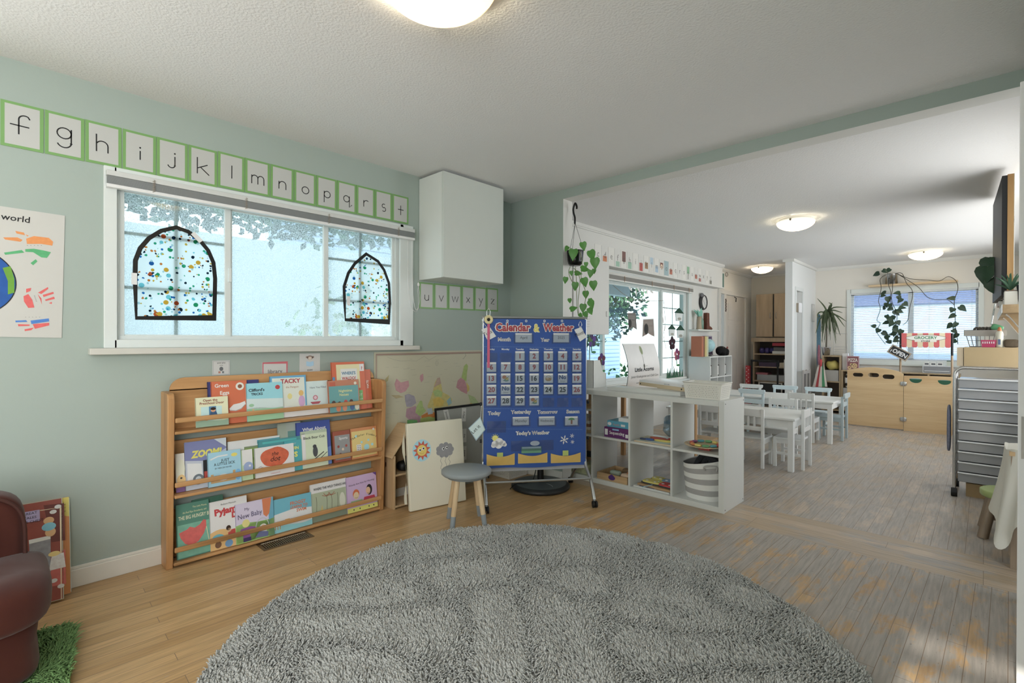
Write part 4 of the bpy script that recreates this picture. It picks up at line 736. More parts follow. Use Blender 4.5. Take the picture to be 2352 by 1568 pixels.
b.m(mat('b8a888')); b.line(P((92,1172),(139,1165),(141,1375)),.003,2); b.m(mat('76757a',var=.4,sc=35)).poly(P((66,1240),(116,1229),(117,1312),(70,1322)),2); b.m(mat('b5b4b0')).poly(P((66,1240),(116,1229),(116,1237),(67,1249)),3)
b.m(mat('b58a5a')); x,y=on(Fm,112,1195); b.ell(x,y,.018,.016,3).ell(x+.005,y-.052,.018,.02,3); b.m(mat('5f9cae')).ell(x,y-.027,.024,.018,4)
x,y=on(Fm,133,1287); b.m(mat('bdb1ac',var=.3,sc=80)).poly([(x-.03,y-.035),(x+.026,y-.035),(x+.02,y+.03),(x-.02,y+.03)],3); b.m(mat('c2a860')).ell(x-.012,y+.034,.02,.011,4)
for u,v in ((133,1163),(122,1175),(124,1333),(140,1345)): x,y=on(Fm,u,v); b.m(mat('b9b5b0',var=.3,sc=90)).ell(x,y,.012,.009,3)
o=tag(b.ob('large_book',M=Fm),'large dark red book titled The Great Fairy Tales Treasure Chest behind the armchair','book'); B(mat('b5ac98')).box(w,-.003,.003,.444,-.0125,-.0015).ob('pages',o)
# ---------------------------------------------------------------- calendar stand
NX=Vector((.8,-.6,0)); RX_=Vector((.6,.8,0)); CB=Vector((-2.63,2.447,.25)); CF=FR(CB,RX_,(0,0,1)); CW=.772
TUBE=mat('a4a6a6',rough=.3,metal=.85,g=1.3)
t=thing('rolling_chart_stand','grey metal rolling stand holding the blue calendar chart','chart stand',CB-Vector((0,0,.25)))
loc=lambda x,y,z:Vector((0,0,0))+RX_*x+Vector((0,0,1))*y+NX*z   # local to stand origin, y = height
for i,x in enumerate((0.0,CW)):
    q=B(TUBE).tube([loc(x,.30,-.012),loc(x,1.352,-.012)],.0105,10); q.ob('upright',t)
    for z in (.215,-.40):
        p=smooth([loc(x,.36,-.012),loc(x,.30,-.014),loc(x,.235,-.008+z*.14),loc(x,.165,z*.6),loc(x,.06,z*.93),loc(x,.045,z*.95)],5)
        l=B(TUBE).tube(p,.0115,10).ob('leg',t)
        k=B(mat('1b1c1e',rough=.5,g=1)); c=loc(x,.024,z); k.cyl(c-RX_*.016,c-RX_*.004,.024,n=20); k.cyl(c+RX_*.004,c+RX_*.016,.024,n=20); k.cyl(c-RX_*.018,c+RX_*.018,.008,n=10); k.cyl(loc(x,.03,z*.965),loc(x,.055,z*.95),.011,.012,n=12); k.ob('caster',l)
B(TUBE).tube([loc(-.012,1.352,-.012),loc(CW+.012,1.352,-.012)],.011,10).ob('top_rail',t)
B(TUBE).tube([loc(0,.185,.132),loc(CW,.185,.132)],.0085,10).ob('cross_bar',t)
B(mat('8e9298',rough=.6)).box(-.008,CW+.008,.22,1.10,-.03,-.026).ob('back_panel',t,M=Matrix.Translation(-Vector(t.location))@CF@Matrix.Translation((0,-.25,0)))
b=B(mat('24262a',rough=.5,g=1))
for x in (-.01,CW+.01):
    for z in (.45,.72): b.cyl(loc(x*1.02-.014 if x<.1 else x+.006,z,-.012),loc(x*1.02-.002 if x<.1 else x+.018,z,-.012),.013,n=12)
b.ob('clamp_knob',t)
# chart
BLUE=mat('2f4a86',rough=.42,var=.06,sc=5,g=1.55); c=lambda u,v:on(CF,u,v)
pc=thing('calendar_pocket_chart','royal blue Calendar and Weather pocket chart hanging on the rolling stand','calendar chart',M=CF)
def wav(i,j):
    x=i*CW; y=1.092*j; return (x,y+(-.012*math.sin(PI*i)*0 if j>0 else .004*math.sin(9*i)),.004+.004*math.sin(i*14)*math.sin(j*3)*(1-.7*j))
b=B(BLUE).grid(wav,40,24); b.ob('chart_sheet',pc)
SUR=.0095
b=B(BLUE); b.z0=SUR
def outl(u,v,s,h,col,edge='c4c2c4',bold=.03,maxw=None,slant=0,rot=0):
    x,y=c(u,v)
    b.m(mat(edge,rough=.4)).txt(s,x,y,h,1,bold=bold+.055,maxw=maxw*1.06 if maxw else None,slant=slant,rot=rot); b.m(mat(col,rough=.4)).txt(s,x,y,h,2,bold=bold,maxw=maxw,slant=slant,rot=rot)
Wd=lambda du:du*CW/235
outl(1178,760,'Calendar',.058,'8f2f3a','c6b9b4',.035,Wd(78)); outl(1232,761,'&',.055,'b5a83c','c8c4a4',.03,Wd(14)); outl(1282,760,'Weather',.055,'8f2f3a','c6b9b4',.035,Wd(70))
for u,v,s,m in ((1158,783,'Month',28),(1251,784,'Year',20),(1135,952,'Today',27),(1196,949,'Yesterday',44),(1257,949,'Tomorrow',44),(1315,948,'Season',32),(1223,997,"Today's Weather",73)): outl(u,v,s,.026,'b9bcc4','b9bcc4',.0,Wd(m)); b.m(mat('4a3038')); x,y=c(u,v); b.txt(s,x,y,.026,3,bold=-.012,maxw=Wd(m)*.98)
for k,s in enumerate(('Sunday','Monday','Tuesday','Wednesday','Thursday','Friday','Saturday')):
    x,y=c(1128+32.7*k,803.5); b.m(mat('b4b9c6')).txt(s,x,y,.013,2,bold=.02,maxw=Wd(21))
b.m(mat('5f86a8'))
for v0,v1 in ((796,799),(938,939),(984,986)):
    for k in range(62): x,y=c(1112+3.65*k,v0+(v1-v0)*k/61); b.rect(x,y,x+.005,y+.0025,1)
for u in (1165,1208,1250,1290):
    x,y=c(u,737); b.m(mat('c4c4c4',rough=.3,metal=.6)).ell(x,y,.0095,.0095,1,14).m(BLUE).ell(x,y,.004,.004,2,10)
# cloud and snow pictures
x,y=c(1137,1005); b.m(mat('c2b84a')).ell(x,y-.002,.022,.022,1); [b.line([(x+.024*math.cos(a),y+.024*math.sin(a)),(x+.03*math.cos(a),y+.03*math.sin(a))],.004,1) for a in [PI*k/6 for k in range(7)]]
b.m(mat('b9c9d6')); [b.ell(x+dx,y+dy,r,r*.9,2) for dx,dy,r in ((0,-.042,.026),(.03,-.026,.028),(.055,-.04,.024),(.025,-.055,.026),(-.012,-.055,.018),(.07,-.05,.016))]
for u,v,r in ((1295,1009,.033),(1313,1000,.017),(1314,1014,.015)):
    x,y=c(u,v); b.m(mat('c2c9d2'))
    for k in range(3): a=PI*k/3+.3; b.line([(x-r*math.cos(a),y-r*math.sin(a)),(x+r*math.cos(a),y+r*math.sin(a))],r*.17,2); [b.line([(x+s*r*.65*math.cos(a)-r*.2*math.sin(a),y+s*r*.65*math.sin(a)+r*.2*math.cos(a)),(x+s*r*.65*math.cos(a)+r*.2*math.sin(a),y+s*r*.65*math.sin(a)-r*.2*math.cos(a))],r*.12,3) for s in(-1,1)]
b.ob('printed_lettering',pc)
for u0,u1,v0,v1 in ((1118,1181,1040,1068),(1190,1256,1038,1063),(1265,1332,1038,1062)):
    p0=c(u0,v1);p1=c(u1,v0); w=p1[0]-p0[0]; h=p1[1]-p0[1]
    q=B(mat('b08f35',rough=.5,var=.1,sc=20)); q.grid(lambda i,j:(p0[0]+i*w,p0[1]+j*(h-.02*math.sin(PI*i)),SUR+.002+.008*j*math.sin(PI*i)),12,4)
    q.m(mat('c0a860')).line([(p0[0],p0[1]),(p0[0]+w,p0[1])],.004,26).line([(p0[0],p0[1]),(p0[0],p0[1]+h)],.004,26).line([(p0[0]+w,p0[1]),(p0[0]+w,p0[1]+h)],.004,26); q.ob('yellow_pocket',pc)
CLR=clear('dfe6f0',.86,.12)
def pocket(u,v,hw=.043,hh=.04,dy=-.006):
    x,y=c(u,v); q=B(CLR); q.grid(lambda i,j:(x-hw+2*hw*i,y-hh+dy+1.7*hh*j,SUR+.0045+.003*math.sin(i*PI)*j+.0015*math.sin(i*9+u)*math.sin(j*7+v)),6,5); q.ob('clear_pocket',pc)
# cards in the pockets
CARD=mat('b5b6b6',rough=.35,var=.02); RED=mat('9c3f42',rough=.5); DK=mat('3a3e44',rough=.5)
rows=[(817,['','','1','2','3','4','5']),(842.3,['6','7','8','9','10','11','12']),(868,['13','pic','15','16','basket','No','19']),(893.8,['20','No2','22','23','24','25','26']),(919.5,['27','28','29','pic2','','',''])]
days=('Sunday','Monday','Tuesday','Wednesday','Thursday','Friday','Saturday')
for r,(v,cs) in enumerate(rows):
    for k,s in enumerate(cs):
        u=1128.4+32.6*k; pocket(u,v)
        if not s: continue
        x,y=c(u,v); h=.0345; q=B(CARD); q.T=Matrix.Translation((x,y,SUR+.0015)); q.box(-h,h,-h,h,0,.0012); q.z0=.0012
        if s.isdigit():
            red=(r<2 or s in('13','19','20','26','27')); q.m(RED if red else DK).txt(s,0,-.018,.036,1,bold=.035,maxw=.056); lab='square calendar card with %s number %s in the %s column'%('red' if red else 'dark',s,days[k])
        elif s[:2]=='No': q.m(mat('3c4f78')).txt('No',0,-.006,.03,1,bold=.04,maxw=.058); q.m(DK).txt('School',0,-.026,.010,1,maxw=.04); lab='No School calendar card in the %s column'%days[k]
        elif s=='basket': q.m(mat('9c7a50')).ell(0,-.008,.024,.014,1).line(arc(0,-.004,.022,0,180,10),.004,1).m(mat('b89a74')).ell(-.006,-.002,.009,.006,2); lab='calendar card with a picture of a basket'
        else:
            q.m(mat('a86a44')).ell(-.01,.008,.016,.013,1); q.m(mat('b8a04a')).ell(.008,-.004,.014,.01,2); q.m(mat('5c7f74')).ell(.004,-.016,.018,.008,1); q.m(DK).line([(-.02,-.02),(.024,.014)],.003,3); lab='calendar card with a small colourful picture in the %s column'%days[k]
        tag(q.ob('calendar_card',M=CF),lab,'calendar card','date cards in the pocket chart')
def wcard(u0,v0,u1,v1,txt,lab,sl=0):
    x0,y0=c(u0,v1);x1,y1=c(u1,v0); q=B(CARD); q.T=Matrix.Translation((x0,y0,SUR+.0015)); w=x1-x0;h=y1-y0; q.box(0,w,0,h,0,.0012); q.z0=.0012
    if txt: q.m(DK).txt(txt,w/2,h/2-.008,.02,1,maxw=w*.84,slant=sl)
    else: q.m(mat('4f8a4a')).poly([(w*.25+w*.25*(1-math.cos(a)),h*.6+h*.26*math.sin(a)) for a in [PI*k/10 for k in range(11)]],1).m(mat('8a5a44')).rect(w*.44,h*.14,w*.58,h*.6,1).m(mat('9aa0b0')).line([(w*.12,h*.1),(w*.9,h*.1)],.002,1)
    q.m(mat('8f9092')).line([(.002,.002),(w-.002,.002),(w-.002,h-.002),(.002,h-.002)],.0012,1,True)
    tag(q.ob('word_card',M=CF),lab,'word card','word cards in the pocket chart'); pocket((u0+u1)/2,(v0+v1)/2,w/2+.012,h/2+.006,-.004)
wcard(1183,765,1221,786,'April','white card reading April in the month pocket'); wcard(1270,765,1306,786,'2025','white card reading 2025 in the year pocket')
wcard(1177,956,1214,976,'Monday','white card reading Monday under Yesterday',.2); wcard(1237,955,1273,976,'Wednesday','white card reading Wednesday under Tomorrow'); wcard(1297,955,1326,976,'','card with a green umbrella picture under Season')
for u,v,w_,h_ in ((1140,975,.07,.05),(1222,1018,.16,.045)): pocket(u,v,w_,h_)
x,y=c(1220,1030); q=B(mat('4f7f62',rough=.3)); q.box(x-.075,x+.075,y-.03,y+.018,SUR+.0006,SUR+.0014); q.z0=SUR+.0014; q.m(mat('9aa8b0',rough=.15)).rect(x-.07,y+.004,x+.07,y+.016,1); tag(q.ob('picture_card_pack',M=CF),'green edged pack of weather cards in the middle yellow pocket','card pack')
x,y=c(1228,1017); q=B(mat('b9bcc0')); q.z0=SUR; q.ell(x,y,.036,.018,3); tag(q.ob('cloud_card',M=CF),'small white cloud shaped card in the weather pocket','card')
for i,(u,v) in enumerate(((1148,1041),(1298,1036))):
    x,y=c(u,v); q=B(mat('8fa044')).box(x-.022,x+.022,y-.03,y+.008,SUR+.001,SUR+.002); tag(q.ob('card_tab',M=CF),('green card tab sticking out of the left yellow pocket','green card tab sticking out of the right yellow pocket')[i],'card')
# ribbon roll and hanging tags
x,y=c(1121.5,734); t=thing('tape_roll','cream tape roll with pink ribbon hooked on the upper left chart corner','tape roll',M=CF)
q=B(mat('b5aa78',rough=.6)); q.lathe([(.012,.0),(.031,.0),(.033,.008),(.031,.016),(.012,.016),(.012,0)],(x,y,SUR+.002),28); q.ob('roll',t); B(BLACK).lathe([(.001,.017),(.011,.017),(.012,.004)],(x,y,SUR+.002),16).ob('hub',t)
q=B(mat('b04668',rough=.5)); p0=c(1121.5,744);p1=c(1122,844); q.box(p0[0]-.009,p0[0]+.009,p1[1],p0[1],SUR+.012,SUR+.0135); q.ob('ribbon',t)
q=B(mat('a8aaac',rough=.25,metal=.9)); q.tube([(x-.012,y+.02,.02),(x-.014,y+.06,.02),(x,y+.085,.02),(x+.012,y+.06,.02),(x+.008,y+.03,.02)],.0025,6); q.ob('binder_clip',t)
def hang(px,txt,lab,col='b6b8b8',clip=None,edge=None,o=.012):
    P=[c(*p) for p in px]; t=thing('paper_tag',lab,'tag',M=CF); q=B(mat(col,rough=.5)); q.prism(P,SUR+o,SUR+o+.003); cx=sum(p[0] for p in P)/4; cy=sum(p[1] for p in P)/4
    if edge: q.m(mat(edge)); q.z0=SUR+o+.003; q.line(P,.006,1,True)
    a=math.atan2(P[1][1]-P[0][1],P[1][0]-P[0][0]); q.z0=SUR+o+.0032; q.m(INK).txt(txt,cx-.004,cy-.01,.026,2,rot=a,maxw=.075); q.ob('tag_card',t)
    if clip:
        q=B(mat('b4b6b8',rough=.25,metal=.9)); d=[c(*p)+(SUR+.014,) for p in clip]; q.tube(smooth(d),.0022,6); q.ob('hook',t)
hang([(1105,757),(1123,749),(1139,772),(1120,782)],'Tues','white paper tag clipped behind the pink ribbon at left',clip=[(1118,752),(1110,742),(1106,733)],o=.004)
hang([(1317,757),(1333,751),(1345,774),(1330,784)],'Month','white paper tag hanging from the upper right chart corner',clip=[(1328,752),(1334,747),(1331,738),(1327,746),(1330,752)])
hang([(1076,982),(1102,957),(1113,985),(1093,1009)],'Let it','white and blue folded tag hanging at the lower left of the chart','a9bcc6',clip=[(1103,958),(1104,945),(1106,930)],edge='7f99a6')
# black pedestal and floor basket behind the stand
t=thing('pedestal_base','round black pedestal with pole on the floor behind the calendar stand','pedestal',(-2.585,3.035,0))
b=B(mat('26282a',rough=.4,g=1)).lathe([(.001,0),(.225,0),(.236,.008),(.236,.022),(.225,.034),(.205,.04)],n=56); b.ob('base_rim',t); b=B(mat('3c4246',rough=.4)).lathe([(.205,.04),(.15,.043),(.05,.05),(.001,.052)],n=56); b.ob('base_top',t)
B(mat('8a8e90',rough=.4)).tube([(.05+.13*math.cos(a)*.9,-.09+.05*math.sin(a)+.03,.0475) for a in [.2+2.2*k/10 for k in range(11)]],.0015,5).ob('moulded_line',t)
b=B(BLACK); b.cyl((0,0,.05),(0,0,1.0),.026); b.ob('pole',t); b=B(BLACK); b.tube(smooth([(-.01,-.03,.2),(-.03,-.06,.06),(-.06,-.12,.047),(-.10,-.19,.045),(-.11,-.24,.012)]),.004,6); b.ob('power_cable',t)
def basket(name,lab,M,w,d,h,taper,holes,group=None):
    t=thing(name,lab,'basket',M=M); m,N,L,P=_new('perforated_plastic'); P.inputs['Base Color'].default_value=C('b9b7ae'); P.inputs['Roughness'].default_value=.5
    b=B(m); f=1-taper
    def ring(s,z,inn=0): return [(-w/2*s+inn,-d/2*s+inn,z),(w/2*s-inn,-d/2*s+inn,z),(w/2*s-inn,d/2*s-inn,z),(-w/2*s+inn,d/2*s-inn,z)]
    A=ring(f,0)+ring(1,h)+ring(1,h,.004)+ring(f,.004,.004)
    b.add(A,[(3,2,1,0)]+[(i,(i+1)%4,4+(i+1)%4,4+i) for i in range(4)]+[(4+i,4+(i+1)%4,8+(i+1)%4,8+i) for i in range(4)]+[(8+i,8+(i+1)%4,12+(i+1)%4,12+i) for i in range(4)]+[(12,13,14,15)])
    b.ob('basket_body',t)
    r=B(m); q=ring(1.015,h); r.tube([q[0],q[1],q[2],q[3]],.004,6,True); r.ob('rim',t)
    # punched holes shown as small dark recess discs on every side
    hb=B(mat('5c5a54',rough=.9)); hb.z=.0
    for side in range(4):
        L_=w if side%2==0 else d; D=d if side%2==0 else w
        nx=int(L_*.86/holes); nz=int(h*.8/holes)
        for i in range(nx):
            for j in range(nz):
                z=h*.1+j*holes+holes*.4; s=f+(1-f)*z/h; x=(-(nx-1)/2+i+(.5 if j%2 else 0))*holes*.98
                if abs(x)>L_*s/2-.012: continue
                y=-D*s/2-.0004; rr=holes*.2; pts=[(x+rr*math.cos(a)*(1 if (i+j)%2 else .6),y-rr*math.sin(a)*taper*D/2/h,z+rr*math.sin(a)*(1 if (i+j)%3 else .7)) for a in [2*PI*k/6 for k in range(6)]]
                an=[0,PI/2,PI,-PI/2][side]; ca,sa=math.cos(an),math.sin(an); hb.add([(p[0]*ca-p[1]*sa,p[0]*sa+p[1]*ca,p[2]) for p in pts],[tuple(range(6))])
    hb.ob('punched_holes',t); return t
basket('perforated_basket','white perforated basket on the floor in the corner behind the calendar',Matrix.Translation((-3.02,3.125,0)),.23,.24,.19,.08,.013)
# ---------------------------------------------------------------- cube shelf
KW=mat('acaeaa',rough=.38,var=.015); KX0,KX1,KY0,KY1=-2.755,-1.285,3.443,3.829
t=thing('cube_shelf','long white open cube shelf dividing the two rooms','cube shelf',(KX0,KY0,0)); kb=lambda *a:B(KW).box(a[0]-KX0,a[1]-KX0,a[2]-KY0,a[3]-KY0,a[4],a[5])
kb(KX0+.038,KX1-.038,KY0,KY1,.732,.77).ob('top_panel',t,bevel=.0015); kb(KX0+.038,KX1-.038,KY0,KY1,0,.038).ob('bottom_panel',t,bevel=.0015)
for x in (KX0,KX1-.038):
    p=kb(x,x+.038,KY0-.0005,KY1,.0,.7705).ob('side_panel',t,bevel=.0015)
[B(BLACK).cyl((1.4695,y,z),(1.4712,y,z),.004,n=8).ob('screw_cap',t) for y in (.02,.366) for z in (.02,.75)]
pit=.336+.016; CX=[KX0+.038+pit*k for k in range(4)]
for k in range(1,4): kb(CX[k]-.016,CX[k],KY0+.004,KY1,.038,.732).ob('divider',t,bevel=.001)
for k in range(4): kb(CX[k],CX[k]+.336,KY0+.006,KY1,.377,.393).ob('shelf_board',t,bevel=.001)
Z1,Z0=.3932,.0382
def boxthing(name,lab,cat,x0,x1,y0,y1,z0,z1,col,art=None,group=None,bevel=.002,rz=0):
    cx,cy=(x0+x1)/2,(y0+y1)/2; b=B(col if not isinstance(col,str) else mat(col,rough=.4)); w=(x1-x0)/2; d=(y1-y0)/2; b.box(-w,w,-d,d,0,z1-z0)
    if art:
        b.T=FY(-w,-d,0); art(b,2*w,z1-z0); b.T=None
    return tag(b.ob(name,M=Matrix.Translation((cx,cy,z0))@Matrix.Rotation(rz,4,'Z')),lab,cat,group)
# column 2 (first fully seen)
def a(b,w,h): b.m(mat('c0bcc4')).txt('Sequencing',w*.52,h*.34,.026,2,bold=.02,maxw=w*.6).rect(w*.03,h*.2,w*.15,h*.8,1).rect(w*.86,h*.15,w*.97,h*.5,1).m(mat('6fa0c0')).rect(w*.34,h*.74,w*.6,h*.88,1)
boxthing('puzzle_box','purple Sequencing puzzle box on the upper left cube shelf','puzzle box',-2.27,-2.04,3.475,3.64,Z1,Z1+.082,'56265c',a)
def a(b,w,h): b.m(mat('b0705c')).txt('Puzzle',w*.4,h*.3,.018,2,maxw=w*.34).m(mat('b9c4c4')).ell(w*.1,h*.5,.018,.014,1).rect(w*.6,h*.25,w*.78,h*.6,1)
boxthing('puzzle_box','teal puzzle box stacked on the purple one','puzzle box',-2.25,-2.036,3.49,3.66,Z1+.0825,Z1+.134,'3b8ba4',a)
boxthing('small_box','small white box on top of the teal puzzle box','box',-2.15,-2.035,3.50,3.60,Z1+.1345,Z1+.166,'c4c6c4')
WT=wood('a88a5e','8c6e46','x',9,.5)
def tray(name,lab,x0,x1,y0,y1,z,h,m,parent_cat='tray'):
    t=thing(name,lab,parent_cat,((x0+x1)/2,(y0+y1)/2,z)); w=(x1-x0)/2; d=(y1-y0)/2
    B(m).box(-w,w,-d,d,0,.008).ob('tray_bottom',t); B(m).box(-w,w,-d,-d+.01,.008,h).ob('tray_side',t,bevel=.001); B(m).box(-w,w,d-.01,d,.008,h).ob('tray_side',t,bevel=.001); B(m).box(-w,-w+.01,-d+.01,d-.01,.008,h).ob('tray_side',t,bevel=.001); B(m).box(w-.01,w,-d+.01,d-.01,.008,h).ob('tray_side',t,bevel=.001); return t
t=tray('wooden_tray','low wooden tray with small toys in the lower left cube',-2.33,-2.045,3.46,3.74,Z0,.055,WT)
t['category']='tray'; q=B(mat('4a2f6a',g=1.4)); q.T=FY(.0,-.1402,.03); q.ell(.0,0,.032,.02,1).ell(0,.006,.02,.02,1.5); q.ob('purple_emblem',t)
for i,(x,y,sx,sz,col,nm) in enumerate(((-2.10,3.53,.04,.03,'b49a80','beige'),(-2.075,3.56,.03,.035,'a8622f','orange'),(-2.25,3.62,.05,.02,'8fa090','grey green'),(-2.17,3.68,.045,.03,'6a5236','dark brown'))): q=B(mat(col)); q.sq((0,0,sz),(sx,.03,sz),.6,8); tag(q.ob('toy_piece',M=Matrix.Translation((x,y,Z0+.0085))),nm+' toy piece lying in the low wooden tray','toy')
q=B(mat('b4b4b4'))
for k in range(9): q.m(mat(('b9b5b4','9c4a58','5c5a78','b0a8a0')[k%4])).tube([(-.1+.02*k,-.05,.02),(-.06+.02*k,.05,.03+.01*(k%3))],.006,6)
tag(q.ob('pencil_heap',M=Matrix.Translation((-2.17,3.785,Z0))),'heap of striped sticks behind the wooden tray','sticks')
# column 3
t=thing('wooden_puzzle','wooden puzzle board with coloured animal pieces on the middle cube shelf','puzzle',(-1.845,3.60,Z1),.08)
B(wood('b5a488','9c8a6a','x',9)).box(-.15,.15,-.13,.12,0,.012).ob('board',t,bevel=.002); q=B(mat('a8c4d0')); q.z0=.012; q.rect(-.145,-.125,.145,.115,1); q.m(mat('b0a890',var=.3,sc=60)).rect(-.145,-.1,-.03,.115,2); q.ob('printed_scene',t)
for x,y,rx,ry,c_,n in ((-.06,-.06,.045,.02,'2f4f8a','blue fish piece'),(.03,-.01,.075,.03,'b03a2c',''),(.05,-.05,.07,.016,'b8a63c',''),(-.02,.03,.07,.02,'a84a34',''),(-.1,-.07,.03,.014,'33405c',''),(.09,.05,.04,.03,'a8322c',''),(.1,-.03,.03,.02,'7a9a3c','')): q=B(mat(c_)); q.sq((x,y,.019),(rx,ry,.008),.8,8); q.ob('puzzle_piece',t)
t=thing('puzzle_board','grey edged white puzzle board lying under the car puzzle','puzzle',(-1.845,3.60,Z0)); B(mat('b0b2b0')).box(-.15,.15,-.13,.12,0,.010).ob('board',t); q=B(mat('3c4a6c')); q.z0=.010; q.rect(-.11,-.12,.02,-.09,1).m(mat('8c3a34')).rect(.03,-.115,.13,-.085,1); q.ob('printed_strip',t)
t=thing('car_puzzle','wooden puzzle with red and yellow cars in the lower middle cube','puzzle',(-1.83,3.62,Z0+.0105),-.05); B(wood('a58458','866640','x',9)).box(-.14,.14,-.13,.12,0,.014).ob('board',t,bevel=.002)
for x,y,w,d,c_ in ((-.05,-.05,.085,.05,'b3a740'),(.08,-.05,.07,.05,'a83234'),(.06,.05,.09,.04,'5d7a94'),(-.06,.06,.06,.035,'a8a03c')):
    o=B(mat(c_)); o.sq((x,y,.026),(w*.9,d,.011),.45,10); o=o.ob('car_piece',t)
    e=B(mat('33363c')); e.sq((x,y,.020),(w,d*1.15,.006),.45,10); e.ob('car_base',o)
    for s in (-1,1): e=B(mat('c8c8c4')); e.sq((x+s*w*.4,y-d*.5,.036),(.012,.012,.003),1,8); e.ob('headlamp',o)
q=B(mat('8fb4c0')); q.tube(smooth([(.0,-.04,.04),(-.02,-.1,.02),(-.05,-.16,.012),(-.06,-.19,.008)]),.003,6); q.ob('pull_string',t)
# column 4
t=thing('round_puzzle','round wooden puzzle plate with rainbow pieces on the upper right cube shelf','puzzle',(-1.48,3.60,Z1)); B(wood('b09c78','957f5a','x',9)).lathe([(.001,.02),(.11,.02),(.142,.028),(.146,.034),(.14,.035),(.11,.028),(.001,.028)],n=40).ob('plate',t)
for k in range(11):
    a=2*PI*k/11; q=B(mat(('b04038','c0783a','b8aa48','4f8f5c','3f8f9c','7a4a78')[k%6])); q.T=Matrix.Translation((.095*math.cos(a),.095*math.sin(a),.038))@Matrix.Rotation(a+PI/2,4,'Z'); q.sq((0,0,0),(.026,.014,.009),.7,8); q.ob('puzzle_piece',t)
B(mat('b03a34')).box(-.03,.05,-.05,.03,0,.0195).ob('red_base',t)
t=thing('striped_basket','grey and white striped fabric basket in the lower right cube','fabric basket',(-1.487,3.615,Z0))
lv=[.0,.035,.075,.115,.155,.195,.235,.275]; g1=mat('8b8987',rough=.9,bump=.3,bsc=300); g2=mat('bfbdb6',rough=.9,bump=.3,bsc=300)
q=B(g2); rad=lambda z:(.135+.022*z/.27,.12+.012*z/.27)
for i in range(7):
    q.m(g2 if i%2==0 else g1); z0,z1=lv[i],lv[i+1]
    def f(i_,j_,z0=z0,z1=z1):
        a=2*PI*i_; z=z0+(z1-z0)*j_; rx,ry=rad(z); w=1+.012*math.sin(5*a+z*20); zz=z*(1+.12*math.cos(a-.4)*(z/.27)); return (rx*w*math.cos(a),ry*w*math.sin(a),zz)
    q.grid(f,40,3)
q.ob('fabric_wall',t)
q=B(mat('6c6a68',rough=.9)); q.grid(lambda i,j:(rad(.27)[0]*.97*math.cos(2*PI*i)*(1-.1*j),rad(.27)[1]*.97*math.sin(2*PI*i)*(1-.1*j),(.265-.2*j)*(1+.1*math.cos(2*PI*i-.4)*(1-j))),36,5); q.ob('lining',t)
q=B(mat('8d8b88',rough=.9)); q.T=Matrix.Translation((.085,-.112,.225))@Matrix.Rotation(.5,4,'Z'); q.tube(smooth([(-.04,0,.0),(-.038,-.012,.03),(.038,-.012,.034),(.04,0,0)]),.007,6); q.ob('handle',t)
q=B(mat('2c2d30',rough=.9,var=.5,sc=90,g=1.5))
for k in range(3): q.tube(smooth([(-.09+.05*k,.02,.17),(-.04+.045*k,.0,.27),(.02+.03*k,-.01,.31-.02*k),(.07+.02*k,.0,.24)]),.022,8)
tag(q.ob('dark_knitted_cloth',M=Matrix.Translation((-1.487,3.615,Z0))),'dark knitted cloth stuffed into the striped basket','cloth')
# column 1 (mostly behind the chart)
t=thing('shelf_riser','small white riser inside the far left cube','riser',(-2.55,3.62,Z1)); B(KW).box(-.15,.15,-.12,.12,.19,.205).ob('riser_top',t); B(KW).box(-.15,-.135,-.12,.12,0,.19).ob('riser_leg',t); B(KW).box(.135,.15,-.12,.12,0,.19).ob('riser_leg',t)
boxthing('wooden_box','small wooden box on the white riser in the far left cube','box',-2.49,-2.405,3.53,3.66,Z1+.2055,Z1+.28,WT)
for k in range(5): boxthing('paper_stack',('wooden tray under','cream folder in','brown card sheet in','white paper pile in','red edged paper sheet on top of')[k]+' the paper pile of the far left cube','paper',-2.68,-2.42-.005*k,3.50,3.70,Z1+.001+.026*k,Z1+.025+.026*k,('a88e62','b9b0a0','7f5c44','bcbab4','a8988c')[k])
t=thing('wooden_frame_toy','wooden frame toy standing in the lower far left cube','toy',(-2.46,3.55,Z0+.09))
for x in (-.06,.045): B(WT).box(x,x+.018,-.03,.03,0,.2).ob('post',t)
B(WT).box(-.06,.063,-.03,.03,.2,.218).ob('top_bar',t); B(BLACK).box(-.03,.03,-.01,.01,.05,.1).ob('dark_inset',t)
q=B(mat('8f926c',rough=.8,var=.5,sc=60)); q.box(-.13,.08,-.09,.09,0,.088); tag(q.ob('wooden_discs',M=Matrix.Translation((-2.5,3.56,Z0)),bevel=.01),'patterned green bundle under the wooden frame toy','bundle')
# things on top
basket('perforated_basket','cream perforated plastic basket on top of the cube shelf',Matrix.Translation((-1.45,3.56,.7706)),.275,.19,.115,.1,.0125)
def a(b,w,h): pass
boxthing('white_board_tray','long white board lying along the top of the cube shelf','board',-2.28,-1.64,3.53,3.70,.7706,.80,KW)
t=thing('magazine_file','white slanted magazine file on the left end of the cube shelf','magazine file',(-2.52,3.70,.7706))
FWt=mat('b4b6b2',rough=.5); pr=[(-.10,0),(.10,0),(.10,.12),(.05,.135),(-.0,.24),(-.10,.24)]; Rm=FR((0,0,0),(0,1,0),(0,0,1))
for x in (-.055,.052): B(FWt).prism(pr,0,.003).ob('side',t,M=Matrix.Translation((x,0,0))@FR((0,0,0),(0,1,0),(0,0,1)))
B(FWt).box(-.055,.055,.097,.1,0,.12).ob('front',t); B(FWt).box(-.055,.055,-.1,-.097,0,.24).ob('back',t)
